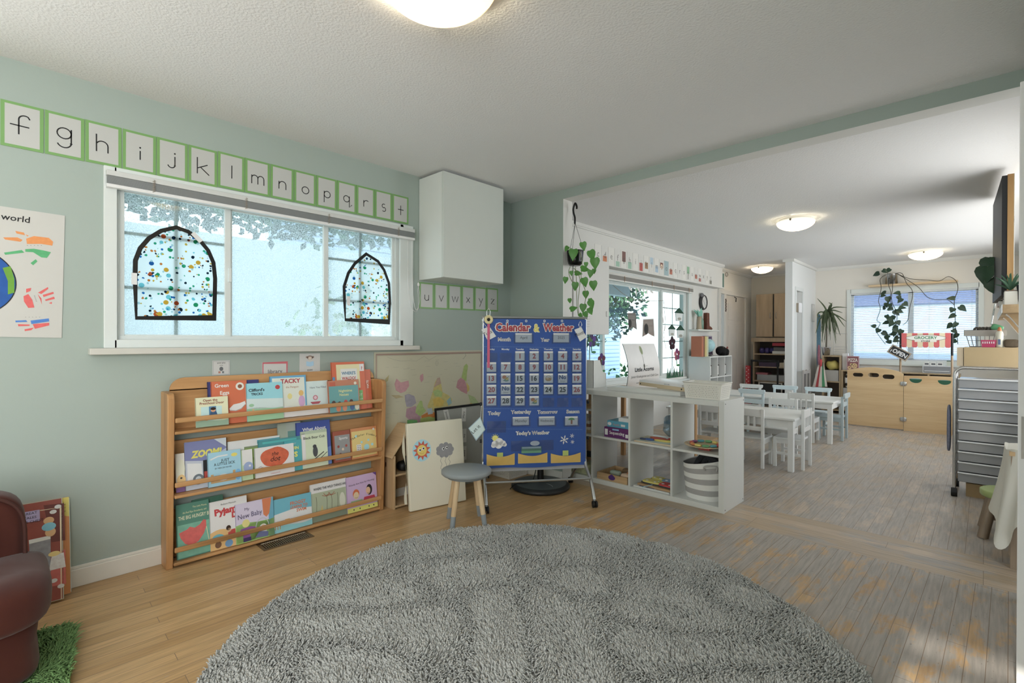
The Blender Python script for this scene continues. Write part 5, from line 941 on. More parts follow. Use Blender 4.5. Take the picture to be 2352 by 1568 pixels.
# ================================================================ DINING ROOM
from mathutils.geometry import tessellate_polygon
PW=mat('b8bab8',rough=.35,var=.02); PB=mat('a9b8bd',rough=.35,var=.02); PG=mat('8b9a9e',rough=.38,var=.02)
def table(name,lab,x0,x1,y0,y1,z):
    t=thing(name,lab,'table',((x0+x1)/2,(y0+y1)/2,0),group='childrens tables'); w=(x1-x0)/2; d=(y1-y0)/2
    B(PW).box(-w,w,-d,d,z-.02,z).ob('tabletop',t,bevel=.003)
    a=.018
    for q in ((-w+a,w-a,-d+a,-d+a+.016),(-w+a,w-a,d-a-.016,d-a),(-w+a,-w+a+.016,-d+a+.016,d-a-.016),(w-a-.016,w-a,-d+a+.016,d-a-.016)): B(PW).box(*q,z-.085,z-.0202).ob('apron',t,bevel=.001)
    for sx in(-1,1):
        for sy in(-1,1): cx,cy=sx*(w-a-.022),sy*(d-a-.022); B(PW).box(cx-.0235,cx+.0235,cy-.0235,cy+.0235,0,z-.0203).ob('leg',t,bevel=.003)
    return t
table('childrens_table','nearer low white wooden table right behind the cube shelf',-2.45,-1.222,4.93,5.62,.485)
table('childrens_table','farther low white wooden table toward the blind window',-2.62,-1.24,6.58,7.28,.485)
def chair(x,y,rz,kind,lab,m,h=.55):
    t=thing('childrens_chair',lab,'chair',(x,y,0),rz,group='childrens chairs around the tables'); w=.14; d=.13
    B(m).box(-w,w,-d,d-.025,.262,.28).ob('seat',t,bevel=.003)
    for sx in(-1,1):
        B(m).box(sx*(w-.014)-.0135,sx*(w-.014)+.0135,-d,-d+.027,0,.2618).ob('leg',t,bevel=.002)
        B(m).box(sx*(w-.014)-.0135,sx*(w-.014)+.0135,d-.0245,d+.001,0,h-(.035 if kind=='round' else 0)).ob('back_post',t,bevel=.003)
        B(m).box(sx*(w-.014)-.008,sx*(w-.014)+.008,-d+.027,d-.025,.12,.142).ob('side_stretcher',t); B(m).box(sx*(w-.014)-.009,sx*(w-.014)+.009,-d+.027,d-.025,.225,.2618).ob('seat_rail',t)
    B(m).box(-w+.027,w-.027,-d+.006,-d+.022,.225,.2618).ob('front_rail',t)
    if kind=='round':
        pr=[(-w-.012,h-.045),(-w-.02,h-.01),(-w-.008,h),(w+.008,h),(w+.02,h-.01),(w+.012,h-.045),(w-.01,h-.058),(-w+.01,h-.058)]
        B(m).prism(pr,0,.02).ob('top_rail',t,M=FR((0,d+.0215,0),(1,0,0),(0,0,1))@Matrix.Translation((0,0,0)),bevel=.004)
        B(m).box(-w+.02,w-.02,d-.02,d-.005,.40,.45).ob('lower_rail',t,bevel=.002)
    else:
        B(m).box(-w+.0272,w-.0272,d-.022,d-.004,h-.075,h-.005).ob('top_rail',t,bevel=.003); B(m).box(-w+.0272,w-.0272,d-.02,d-.005,.345,.385).ob('lower_rail',t,bevel=.003)
        for k in (-1,0,1): B(m).box(k*.055-.008,k*.055+.008,d-.018,d-.007,.385,h-.075).ob('spindle',t)
    return t
chair(-1.61,5.03,PI,'slat','white spindle chair at the near table just right of the cube shelf end',PW)
chair(-1.95,5.03,PI,'slat','white spindle back chair seen through the upper right cube of the shelf',PW)
chair(-1.315,5.225,-PI/2,'slat','white chair pushed in at the right end of the near white table',PW)
chair(-1.545,5.66,0,'slat','white chair on the far side of the near table facing the camera',PW,.575)
chair(-1.56,6.66,PI,'slat','white spindle chair tucked into the near side of the far table',PW,.575)
chair(-2.10,6.66,PI,'round','pale blue chair at the near side of the far table behind the perforated basket',PB,.58)
chair(-1.98,7.35,0,'round','pale blue round topped chair on the far side in front of the hall wall end',PB,.57)
chair(-1.585,7.35,0,'round','pale blue round topped chair on the far side in front of the striped flag',PB,.57)
chair(-1.33,7.03,-PI/2,'round','grey blue chair at the right end of the far table beside the plywood stand',PG,.56)
chair(-2.42,7.35,0,'round','whitish chair at the far left end of the far table',PW,.56)
# wooden sensory table behind the cube shelf with a framed tray on it
t=thing('sensory_table','wooden legged table behind the cube shelf with bag below','table',(-2.2,4.2,0)); WL=wood('a9804a','8d673a','z',8)
B(WT).box(-.53,.53,-.34,.32,.68,.72).ob('tabletop',t,bevel=.002)
for sx in(-1,1):
    for sy in(-1,1): B(WL).box(sx*.5-.02,sx*.5+.02,sy*.29-.02,sy*.29+.02,0,.68).ob('leg',t,bevel=.002)
B(WT).box(-.48,.48,-.27,.27,.30,.318).ob('lower_shelf',t)
b=B(clear('cfe0ea',.7,.15)); b.sq((0,0,.11),(.14,.1,.11),.7,12,fn=lambda p:(p[0]+.01*math.sin(p[2]*60),p[1],p[2])); o=b.ob('plastic_bag',M=Matrix.Translation((-1.93,4.15,.319))); tag(o,'clear zip bag of coloured pieces on the lower shelf behind the cube shelf','plastic bag')
B(mat('5f9ab0')).box(-.12,.12,-.06,.08,.13,.15).ob('blue_folder',o); B(mat('6a9a5a')).sq((.03,-.05,.05),(.04,.03,.03),.8,8).ob('green_piece',o)
Mf=Matrix.Translation((-1.83,3.835,.8006))@Matrix.Rotation(-.44,4,'Z'); t=thing('light_tray','white lid on a pale wooden frame resting on top of the cube shelf','tray',M=Mf)
for q in ((-.29,.29,-.14,-.122),(-.29,.29,.122,.14),(-.29,-.272,-.122,.122),(.272,.29,-.122,.122)): B(wood('b9a888','a8946e','x',9)).box(*q,0,.03).ob('wooden_frame',t,bevel=.001)
b=B(mat('bcc0c4',rough=.3)); b.grid(lambda i,j:(-.27+.54*i,-.15+.27*j,.045+.014*math.sin(PI*i)*0+.012*(1-abs(2*j-1)**4)),12,8); b.box(-.27,.27,-.15,-.146,.031,.05).box(.266,.27,-.15,.12,.031,.05).box(-.27,-.266,-.15,.12,.031,.05); b.m(DK); b.T=FY(0,-.1502,.036); b.txt('sensory table',.09,0,.009,1); b.T=None; b.ob('white_lid',t)
for x in (-.27,.25): b=B(BLACK); b.cyl((x,-.1425,.015),(x,-.139,.015),.006,n=10); b.ob('screw_head',t)
# curved sign
A0=PY(1437,891,3.93); A1=PY(1509,868,4.36); r=(A1-A0); r.z=0; Wd_=r.length; Fm=FR((A0.x,A0.y,.7215),r,(0,0,1)); h=on(Fm,1440,789)[1]
curve=lambda x,y:.03*math.cos(PI*(y/h-.5)); lean=lambda y:(-.10*(y/h)+.05*math.sin(PI*y/h))*Wd_
SG=mat('c0c6c6',rough=.3,g=1.75); b=B(SG); b.grid(lambda i,j:(Wd_*i+lean(h*j),h*j,curve(0,h*j)),6,20); b.m(mat('6c7678')); b.tube([(lean(h*j/12)-.002,h*j/12,curve(0,h*j/12)) for j in range(13)],.0035,6)
def wrap(s,x,y,hh,col,mw,sl=0,bold=0):
    n0=len(b.v); b.m(mat(col,g=1)); b.txt(s,x,y,hh,2,maxw=mw,slant=sl,bold=bold,rot=.03)
    for k in range(n0,len(b.v)): v=b.v[k]; b.v[k]=(v[0]+lean(v[1]),v[1],curve(0,v[1])+.0012)
wrap('Little Acorns',Wd_*.5,h*.42,.036,'2b3134',Wd_*.62,0,.03); wrap('Junior Kindergarten and Child Care',Wd_*.52,h*.29,.022,'4c5458',Wd_*.86,.25); wrap('www.littleacorns',Wd_*.45,h*.16,.016,'3c4446',Wd_*.5)
n0=len(b.v); b.m(mat('7d8a62')); b.poly([(Wd_*.5+.018*math.cos(a)-.01*math.sin(a)*0,h*.86+.04*math.sin(a)) for a in [2*PI*k/14 for k in range(14)]],2); b.m(mat('3b4038')).line([(Wd_*.51,h*.92),(Wd_*.49,h*.8),(Wd_*.495,h*.64),(Wd_*.5,h*.56)],.003,3).ell(Wd_*.5,h*.53,.009,.018,3).line([(Wd_*.5,h*.52),(Wd_*.6,h*.53)],.002,3)
for k in range(n0,len(b.v)): v=b.v[k]; b.v[k]=(v[0]+lean(v[1]),v[1],curve(0,v[1])+.0012)
tag(b.ob('curved_sign',M=Fm),'white curved sign reading Little Acorns standing in front of the dining window','sign')
# ---------------------------------------------------------------- dining window
w2=empty_st('window_2','large white three part dining window'); xo=XD
b=B(VINYL)
for q in ((WY0-.07,WY0+.01,WZ0-.03,WZ1+.10),(WY1-.01,WY1+.09,WZ0-.03,WZ1+.10),(WY0,WY1,WZ1-.01,WZ1+.10)): b.box(xo-.002,xo+.018,*q)
b.ob('window_casing',w2,bevel=.003); B(VINYL).box(xo-.02,xo+.05,WY0-.1,WY1+.12,WZ0-.055,WZ0-.03).ob('window_sill',w2,bevel=.003)
b=B(VINYL)
for q in ((WY0,WY0+.045,WZ0,WZ1),(WY1-.05,WY1,WZ0,WZ1),(WY0+.045,WY1-.05,WZ0,WZ0+.045),(WY0+.045,WY1-.05,WZ1-.03,WZ1)): b.box(xo-.1,xo-.03,*q)
b.ob('window_frame',w2,bevel=.002)
YM1=PX(1393,820,xo).y; YM2=PX(1526,800,xo).y
for i,(a,c_) in enumerate(((WY0+.03,YM1+.02),(YM1-.02,YM2+.02),(YM2-.02,WY1-.03))):
    x=xo-.05-(.02 if i==1 else 0); b=B(VINYL)
    for q in ((a,a+.045,WZ0+.03,WZ1-.02),(c_-.045,c_,WZ0+.03,WZ1-.02),(a+.045,c_-.045,WZ0+.03,WZ0+.075),(a+.045,c_-.045,WZ1-.05,WZ1-.02)): b.box(x-.014,x+.014,*q)
    s=b.ob('window_sash',w2,bevel=.002); B(clear('eef6f6',.93)).box(x-.003,x,a+.04,c_-.04,WZ0+.07,WZ1-.045).ob('pane',s)
    if i!=1:
        b=B(mat('a3acae')); ym=(a+c_)/2; b.box(x-.009,x-.004,ym-.008,ym+.008,WZ0+.07,WZ1-.05)
        for k in range(1,5): z=WZ0+.05+(WZ1-WZ0-.08)*k/5; b.box(x-.009,x-.004,a+.04,c_-.04,z-.007,z+.007)
        b.ob('muntin',s)
bl=thing('window_blind','raised grey slat blind under the soffit over the dining window','blind',(0,0,0)); zb=WZ1-.01
B(mat('a8a8a4')).box(xo+.02,xo+.06,WY0-.02,WY1+.05,zb+.055,zb+.085).ob('headrail',bl); b=B(mat('86847f'))
for k in range(16): b.box(xo+.022,xo+.06,WY0-.02,WY1+.05,zb+.004+.0032*k,zb+.006+.0032*k)
b.ob('slat_stack',bl); B(mat('b8b8b4')).box(xo+.02,xo+.062,WY0-.02,WY1+.05,zb-.012,zb+.003).ob('bottom_rail',bl)
for y in (5.4,6.1,6.75,7.25): b=B(mat('9a7d62')); b.tube([(xo+.063,y,zb-.01),(xo+.067,y+.006,zb+.03),(xo+.063,y,zb+.06)],.004,5); b.ob('ladder_cord',bl)
# window decorations
def wx(px,x): return [PX(u,v,x) for u,v in px]
for n,px,lab,c_ in (('1',((1441,719),(1460,718),(1463,757),(1454,751),(1446,758)),'dark paper pennant with oval picture hanging high in the dining window','5f5c5a'),('2',((1477,733),(1501,732),(1503,773),(1489,765),(1475,774)),'brown paper pennant with white border hanging lower in the dining window','766c66')):
    P=wx(px,xo-.012); o=P[0]; Fm=FX(xo-.012,o.y,o.z); L_=[on(Fm,*p) for p in px]; b=B(mat(c_,rough=.7)); b.prism(L_,-.0015,0); w=L_[1][0]
    b.m(mat('2c2a2a',g=1)).ell(w*.3,-.13 if n=='1' else -.13,w*.2,w*.26,1).m(mat('8c8680')); [b.line([(w*.1,-.03-.012*k),(w*.9,-.03-.012*k)],.0025,1) for k in range(4)]; [b.line([(w*.58,-.1-.014*k),(w*.92,-.1-.014*k)],.003,1) for k in range(5)]
    if n=='2': b.m(mat('b8bcc4')).line([L_[4],L_[0],L_[1],L_[2]],.012,2).m(mat('a86a4a')).line([(w*.1,-.22),(w*.5,-.19),(w*.9,-.22)],.004,3)
    t=tag(b.ob('paper_pennant',M=Fm),lab,'pennant','paper pennants in the dining window'); q=B(mat('777772')); q.tube([(w*.5,0,-.001),(w*.5,.08,-.001)],.001,5); q.ob('string',t)
def flower(u,v,r_,cs,lab,stem=1):
    P=PX(u,v,xo-.02); Fm=FX(xo-.02,P.y,P.z); t=thing('paper_flower',lab,'window decoration',M=Fm,group='flower decorations on the dining window'); b=B(mat(cs[0],g=1))
    for k in range(5): a=2*PI*k/5+.4; b.m(mat(cs[k%len(cs)],rough=.5,g=1.2)); b.T=Matrix.Translation((r_*.55*math.cos(a),r_*.55*math.sin(a),0)); b.sq((0,0,0),(r_*.45,r_*.4,.002),1,6)
    b.T=None; b.ob('petals',t)
    if stem: q=B(mat('3f7a4c',g=1.3)); q.tube(smooth([(0,0,-.002),(-.01,-r_*.9,-.002),(0,-r_*1.7,-.002)]),.006,6); q.sq((r_*.5,-r_*1.6,-.002),(r_*.5,r_*.18,.002),1,6); q.ob('stem_and_leaf',t)
    return t
flower(1382,826,.085,('5b2338','4a2a6a','6a2438'),'purple and maroon flower decoration on the left pane of the dining window')
flower(1360,782,.085,('5a3a8a','3c2a5c','4a6a3a'),'violet flower decoration high on the left pane under the wall cabinet')
flower(1544,788,.11,('3a2030','2c1a26'),'dark maroon flower decoration on the right pane of the dining window',0)
flower(1555,814,.10,('a0506a','8a4a7a','c07a8a'),'pink flower decoration on the right pane above the green stems')
for k,(u0,v0,u1,v1,lab) in enumerate(((1549,706,1568,738,'highest'),(1534,745,1550,772,'lower left'),(1553,746,1570,776,'lower right'))):
    P=PX(u0,v0,xo-.02); Q=PX(u1,v1,xo-.02); Fm=FX(xo-.02,P.y,Q.z); w=Q.y-P.y; h_=P.z-Q.z; b=B(mat('b4c0c4',rough=.5)); b.prism([(w*.15,0),(w*.85,0),(w*.92,h_*.62),(w*.08,h_*.62)],0,.012); b.m(mat('1f4a3a',g=1)).prism([(-w*.05,h_*.6),(w*1.05,h_*.6),(w*.5,h_)],0,.014); b.m(mat('8a8a80')).ell(w*.5,h_*.18,w*.22,h_*.1,34)
    tag(b.ob('carton_feeder',M=Fm),lab+' green roofed carton bird feeder in the right dining pane','bird feeder','carton bird feeders in the window')
b=B(mat('3f6a52',g=1.2)); 
for k in range(16):
    u=1533+2.3*k; P=PX(u,871,xo-.02); q=PX(u+R_.uniform(-3,3),R_.uniform(838,862),xo-.02); b.tube([P,(P+q)/2+Vector((0,R_.uniform(-.02,.02),0)),q],[.012,.009,.002],5)
b.ob('paper_grass').location=(0,0,0); o=bpy.data.objects['paper_grass']; tag(o,'strip of green paper grass along the bottom of the right dining pane','window decoration')
b=B(mat('7a6a58')); pts=smooth([PX(u,v,xo+.03) for u,v in ((1408,655),(1440,680),(1475,690),(1525,690))]); b.tube(pts,.003,5); b.tube(smooth([PX(u,v,xo+.03) for u,v in ((1524,690),(1528,740),(1524,770),(1530,800))]),.003,5)
t=b.ob('garland_string'); tag(t,'string garland with white leaves across the top of the dining window','garland')
for u,v,a in ((1448,663,.5),(1461,672,1.4),(1467,665,.6),(1478,667,.7),(1486,668,1.5),(1497,670,.2),(1523,735,1.4),(1521,760,1.2),(1527,752,1.8)): P=PX(u,v,xo+.032); q=B(mat('bcc0b8')); q.sq((0,0,0),(.004,.05,.016),1,8); q.ob('white_leaf',t,M=Matrix.Translation(P)@Matrix.Rotation(-a,4,'X'))
# small alphabet cards on the soffit
chars='cdefghijklmnopqrstuvwxyz'; pal={'d':('b0673f',.0,.45,'castle'),'f':('7da08c',0,.3,'green field'),'g':('6a4a44',.35,.95,'brown hand'),'h':('7da08c',0,.4,'green hill'),'j':('9c4640',0,.5,'red pot'),'k':('8a6a4a',.2,.6,'bird'),'l':('90a4b0',.55,.98,'lamp'),'m':('8aa0b0',.1,.5,'castle'),'n':('6a4034',.45,.8,'face'),'o':('7f979c',.02,.98,'blue panel'),'p':('a05a44',.15,.5,'red pot'),'t':('6f9a78',.45,.95,'tree'),'v':('9a5a48',.2,.5,'vase'),'w':('8f5c58',.05,.3,'worm'),'z':('6a6a62',.02,.3,'dark block')}
for k,ch in enumerate(chars):
    y=PX(1366,580,-3.152).y+.1375*k; Fm=FX(-3.1515,y,2.058+.0008*k); b=B(mat('b3b3af' if k%2 else 'b9b8b3',rough=.6)); b.box(0,.132,0,.205,-.002,0)
    if ch in pal: h0,a,c_,_=pal[ch]; b.m(mat(h0)).rect(.025 if ch!='o' else .004,.205*a,.107 if ch!='o' else .128,.205*c_,1)
    if ch=='n': b.m(mat('c0a890')).ell(.066,.11,.03,.035,2)
    if ch=='t': b.m(mat('4a4a40')).rect(.058,.01,.074,.1,2)
    b.m(mat('4a4846')).txt(ch,.066,.07,.075,3,bold=-.01); tag(b.ob('alphabet_card',M=Fm),'small illustrated alphabet card %s%s on the white soffit'%(ch,' with '+pal[ch][3] if ch in pal else ''),'alphabet card','small alphabet cards on the soffit')
# wall cabinet beside the window
t=thing('wall_cabinet','white wall cabinet hung beside the dining window under the soffit','wall cabinet',(-3.13,4.355,1.247)); B(WHITE).box(-.165,.11,-.325,.325,0,.80).ob('cabinet_body',t,bevel=.002); B(mat('b0b0ad',rough=.4,var=.015)).box(.112,.13,-.325,.325,.001,.799).ob('door',t,bevel=.002)
Fm=FX(-2.9995,PX(1344,740,-3).y,PX(1344,752,-3).z); b=B(mat('b6b6b4')); b.box(-.1,.085,0,.185,-.0005,.001); b.z0=.001; b.m(mat('6d6d70')); [b.line([(-.09+.028*k,.01),(-.09+.028*k,.12)],.002,1) for k in range(7)]; [b.line([(-.09,.01+.027*k),(.078,.01+.027*k)],.002,1) for k in range(5)]; b.txt('MAY',0,.145,.022,1); tag(b.ob('paper_calendar',M=Fm),'small white paper calendar sheet on the wall cabinet by the dining window','calendar')
P=PX(1394,721,-3.0); b=B(mat('aeaeac')); b.box(-.0012,.010,-.02,.02,-.03,.03); tag(b.ob('cabinet_bumper',M=Matrix.Translation(P),bevel=.003),'small white rounded box on the edge of the wall cabinet','fitting')
b=B(BLACK); b.box(-.05,.05,-.09,.02,0,.008); b.m(mat('3c3a38')); b.sq((0,-.02,.03),(.03,.03,.025),1,8)
# hanging plant
PLM=mat('4a7a3a',rough=.4,var=.25,sc=12,g=1.5)
def leaf(b,p,l,w,dirv,nrm,fold=.25):
    d=Vector(dirv).normalized(); n=Vector(nrm); n=(n-d*n.dot(d)).normalized(); s=d.cross(n); p=Vector(p)
    pr=[(0,.0),(-.06,.28),(.08,.46),(.3,.5),(.55,.38),(.8,.17),(1,0)]
    ctr=[p+d*(l*max(a,0))-n*(l*.22*a*a) for a,_ in pr]; Lf=[p+d*(l*a)+s*(w*q)+n*(w*fold*q-l*.22*a*a) for a,q in pr]; Rt=[p+d*(l*a)-s*(w*q)+n*(w*fold*q-l*.22*a*a) for a,q in pr]
    k=len(pr); b.add(ctr+Lf+Rt,[(i,i+1,k+i+1,k+i) for i in range(k-1)]+[(i+1,i,2*k+i,2*k+i+1) for i in range(k-1)],True)
t=thing('hanging_plant','trailing pothos in a glossy black pot hanging in the wide opening by the jamb','hanging plant',(-2.465,3.33,0)); O=Vector((-2.465,3.33,0)); zz=lambda z:1.1906+(z-1.1906)*.925
q=B(mat('101012',rough=.15,g=1)); q.lathe([(r_,zz(z)) for r_,z in ((.001,1.858),(.045,1.855),(.056,1.87),(.064,1.9),(.070,1.985),(.073,1.99),(.066,1.985),(.055,1.9))],n=32); q.ob('pot',t); B(mat('2c2018',g=1)).lathe([(.001,zz(1.968)),(.064,zz(1.968))],n=20).ob('soil',t)
q=B(BLACK); q.tube(smooth([(a_,b_,zz(c_)-.01) for a_,b_,c_ in ((-.004,0,2.24),(-.004,0,2.30),(-.024,.01,2.345),(-.028,.012,2.39),(-.005,.005,2.43),(.018,-.004,2.395),(.016,-.003,2.372))]),[.004]+[.008]*23+[.006],8); q.ob('hook',t)
q=B(BLACK)
for a in (.5,2.6,4.7): q.tube([(0,0,zz(2.24)),(.07*math.cos(a),.07*math.sin(a),zz(1.985))],.0016,5)
q.ob('hanger_wires',t)
vines=[[(1330,575),(1337,600),(1335,640),(1345,670),(1343,700),(1336,735)],[(1318,615),(1332,640),(1328,690),(1329,720)],[(1322,612),(1324,650),(1325,700),(1328,722)],[(1310,612),(1306,625),(1313,645),(1320,652)]]
q=B(mat('5c6a3a'))
for vn in vines: q.tube(smooth([PY(u,v,3.265)-O for u,v in vn]),.0028,5)
q.ob('vine_stems',t)
q=B(PLM)
for u,v,l,dx,dz in ((1305,566,.07,-.6,-.8),(1318,572,.13,.0,-1),(1338,556,.1,.3,-1),(1355,575,.12,.35,-1),(1366,592,.13,.1,-1),(1346,602,.06,0,-1),(1312,622,.06,.2,-1),(1320,628,.09,1,.05),(1334,618,.11,.9,.05),(1358,620,.09,-.2,-.9),(1364,617,.06,0,-1),(1300,636,.08,-.2,-.9),(1322,648,.1,-.1,-1),(1340,638,.11,.3,-1),(1362,645,.11,.1,-1),(1345,668,.09,.0,-1),(1308,685,.06,0,-1),(1354,690,.1,.5,-1),(1355,685,.06,.1,-1),(1340,698,.1,0,-1),(1310,712,.09,.7,.3),(1342,716,.08,.5,-.8),(1352,707,.09,.5,-1),(1330,720,.06,.4,-.4)):
    P=PY(u,v,3.26+R_.uniform(-.05,.03))-O; leaf(q,P,l*.72,l*.6,(dx*.72,dx*.69+R_.uniform(-.2,.2),dz),(.5,-.8,.5))
q.ob('leaves',t)
# clock, ledge, organiser by the door
P=PX(1616,694,XD+.03); t=thing('wall_clock','grey twin bell style round wall clock above the small ledge','clock',M=FX(XD+.004,P.y,P.z)); R1=.115
B(mat('3a3a3c',g=1.2)).lathe([(.001,0),(R1,0),(R1+.012,.02),(R1,.045),(R1-.012,.05),(R1-.012,.03)],n=40).ob('clock_case',t); b=B(mat('b0b0ae')); b.z0=.031; b.ell(0,0,R1-.012,None,1,36); b.m(DK); [b.line([(.085*math.cos(PI*k/6),.085*math.sin(PI*k/6)),(.097*math.cos(PI*k/6),.097*math.sin(PI*k/6))],.006,2) for k in range(12)]; b.line([(0,0),(-.03,.045)],.008,3).line([(0,0),(.055,-.04)],.006,3); b.ob('clock_face',t); b=B(mat('55565a')); b.sq((-.07,.11,.03),(.05,.035,.02),.9,10); b.ob('bell',t)
za=PX(1620,757,XD+.1).z; ya,yb=PX(1594,757,XD+.1).y,PX(1642,757,XD+.1).y
B(WHITE).box(XD+.002,XD+.17,ya,yb,za-.022,za).ob('wall_ledge',bevel=.003); tag(bpy.data.objects['wall_ledge'],'small white wall ledge holding a vase and boot','shelf')
def atl(u,v,x=XD+.1): return PX(u,v,x)
P=atl(1606,756); t=thing('ceramic_vase','tan ceramic vase with teal leaves on the small white ledge','vase',(XD+.1,P.y,za+.001)); B(mat('8f7f68')).lathe([(.001,0),(.05,0),(.036,.03),(.03,.12),(.034,.2),(.028,.2)],n=20).ob('vase_body',t)
q=B(mat('5f9a8a',var=.2)); [leaf(q,(0,0,.2),.14,.06,(.3*math.cos(a),math.sin(a),.75),(.8,-.4,.3)) for a in [2*PI*k/9 for k in range(9)]]; q.ob('teal_leaves',t)
P=atl(1616,756); t=thing('bottle_vase','green bottle behind the boot on the small white ledge','bottle',(XD+.06,P.y,za+.001)); B(mat('5f7f70',rough=.25)).lathe([(.001,0),(.04,0),(.04,.14),(.018,.19),(.016,.23)],n=18).ob('bottle_body',t)
P=atl(1624,756); b=B(mat('5a3428',rough=.5,var=.6,sc=45,g=1.4)); b.prism([(-.05,0),(.16,0),(.165,.03),(.12,.05),(.055,.065),(.045,.13),(.04,.27),(-.045,.27),(-.05,.1)],-.035,.035); tag(b.ob('cowboy_boot',M=FX(XD+.09,P.y,za+.001),bevel=.014,seg=3),'brown patterned boot standing on the small white ledge','boot')
ox0,ox1,oy0,oy1,oz=-3.27,-2.94,7.32,8.19,.945
t=thing('cube_organizer','small white cube organiser beneath the wall clock','cube shelf',(ox0,oy0,0)); w=ox1-ox0; d=oy1-oy0
for y in (0,d-.016): B(PW).box(0,w,y,y+.016,0,oz).ob('side_panel',t)
for k in (1,2): B(PW).box(0,w-.003,d*k/3-.007,d*k/3+.007,.016,oz-.016).ob('divider',t)
for k in range(4): B(PW).box(0,w-.002,.016,d-.016,(oz-.016)*k/3,(oz-.016)*k/3+.016).ob('shelf_board',t)
B(mat('8f908e')).box(0,.006,.016,d-.016,.016,oz-.016).ob('back_panel',t)
for k,(c_,lab) in enumerate((('b4b2ac','plain white'),('8c4648','red picture'),('4a4a4c','black figure picture'))):
    y=oy0+d*(k+.5)/3; z=(oz-.016)*2/3+.017; b=B(BLACK); b.box(-.012,.0,-.085,.085,0,.17); b.z0=0; b.T=FX(.0003,-.085,0); b.m(mat('b4b4b0')).rect(.014,.014,.156,.156,1).m(mat(c_)).rect(.045,.04,.12,.125,2); b.T=None; tag(b.ob('photo_frame',M=Matrix.Translation((ox1-.07,y,z))),lab+' framed in black inside the cube organiser','picture frame','framed pictures in the organiser')
OZ=oz+.001
def onorg(u,v): return PX(u,v,-3.08)
for k,(c_,u) in enumerate((('a05a3a',1597),('7a4a34',1600),('b0a060',1605),('a8a888',1609))): P=onorg(u,800); boxthing('picture_book',('red brown spine book leftmost on the organiser','dark brown spine book second on the organiser','olive spine book third on the organiser','cream spine book rightmost of the four on the organiser')[k],'book',-3.13,-2.97,P.y-.03,P.y+.022,OZ,OZ+.30,c_,group='books standing on the cube organiser')
P=onorg(1623,800); t=thing('globe','small light blue globe on a dark stand on top of the cube organiser','globe',(-3.06,P.y,OZ)); b=B(mat('7fa8bc',rough=.3,var=.35,sc=16)); b.sq((0,0,.16),(.105,.105,.105),1,16); b.ob('sphere',t); b=B(mat('30343a',g=1.2)); b.tube([(.0,.114*math.sin(a),.16+.114*math.cos(a)) for a in [.3+PI*k/12 for k in range(13)]],.006,6); b.ob('meridian',t); B(mat('30343a',g=1.2)).lathe([(.001,0),(.06,0),(.05,.012),(.012,.02),(.01,.055),(.001,.055)],n=20).ob('stand',t)
P=onorg(1648,788); Fm=FR((-3.22,P.y-.17,OZ+.002),(0,1,0),(-.05,0,1)); b=B(mat('4a3a5e',g=1.3)); b.box(0,.34,0,.31,-.02,0); b.m(mat('c4c0c4')).txt('HOW',.17,.18,.085,1,bold=.04,maxw=.27).txt('MATTER',.17,.07,.05,1,bold=.04,maxw=.27).m(mat('9a94a0')).line([(.01,.01),(.33,.01),(.33,.3),(.01,.3)],.008,2,True); tag(b.ob('picture_book',M=Fm),'purple book with big white letters HOW on top of the organiser','book')
P=onorg(1652,806); b=B(mat('0d0d0e',rough=.9,g=1,bump=1,bsc=80)); b.sq((0,0,.075),(.07,.13,.075),.9,14); b.sq((.02,.13,.06),(.055,.06,.055),.9,10); b.sq((.02,.17,.05),(.03,.035,.03),1,8); b.sq((.05,-.06,.03),(.05,.035,.03),.9,8); b.sq((.05,.06,.03),(.05,.035,.03),.9,8); tag(b.ob('plush_bear',M=Matrix.Translation((-3.05,P.y,OZ-.002))),'black plush bear lying on the cube organiser','plush toy')
for k,(u,c_) in enumerate(((1617,'6a4a34'),(1634,'7f6a50'))): P=onorg(u,812); b=B(mat(c_,rough=.9)); b.sq((0,0,.055),(.06,.085,.055),.8,10); tag(b.ob('woven_bowl',M=Matrix.Translation((-3.2,P.y,OZ))),('dark brown woven bowl left of the globe','tan woven bowl right of the globe')[k],'bowl')
# door and things around it
d1=empty_st('door_1','white panelled door in the dining side wall'); DYa,DYb=8.84,9.80
b=B(mat('aaa6a0',rough=.5)); b.box(XD+.002,XD+.012,DYa,DYb,.01,1.985)
for y0 in (DYa+.12,DYa+.54):
    for z0,z1 in ((.2,.75),(.85,1.45),(1.55,1.85)): b.box(XD+.012,XD+.017,y0,y0+.3,z0,z1)
b.ob('door_slab',d1,bevel=.004); b=B(mat('b0b0ac',rough=.45)); b.box(XD+.001,XD+.03,8.52,8.60,0,1.99).box(XD+.001,XD+.03,8.74,8.84,0,1.99).box(XD+.001,XD+.03,9.8,9.9,0,1.99).box(XD+.001,XD+.03,8.52,9.9,1.99,2.07); b.ob('door_casing',d1,bevel=.003); B(clear()).box(XD-.06,XD-.055,8.6,8.74,.1,1.98).ob('pane',d1); q=B(BLACK); q.tube([(XD+.02,9.25,1.97),(XD+.05,9.25,1.95),(XD+.045,9.25,1.88)],.008,6); q.ob('coat_hook',d1)
P=PX(1664,690,XD+.03); b=B(mat('3a2c28')); b.z0=0; [b.sq((0,.0+.01*(k%2),-.025*k),(.008,.02,.014),1,6) for k in range(9)]; tag(b.ob('beaded_hanging',M=Matrix.Translation((XD+.035,8.80,1.90))),'thin dark beaded hanging at the left edge of the white door','ornament')
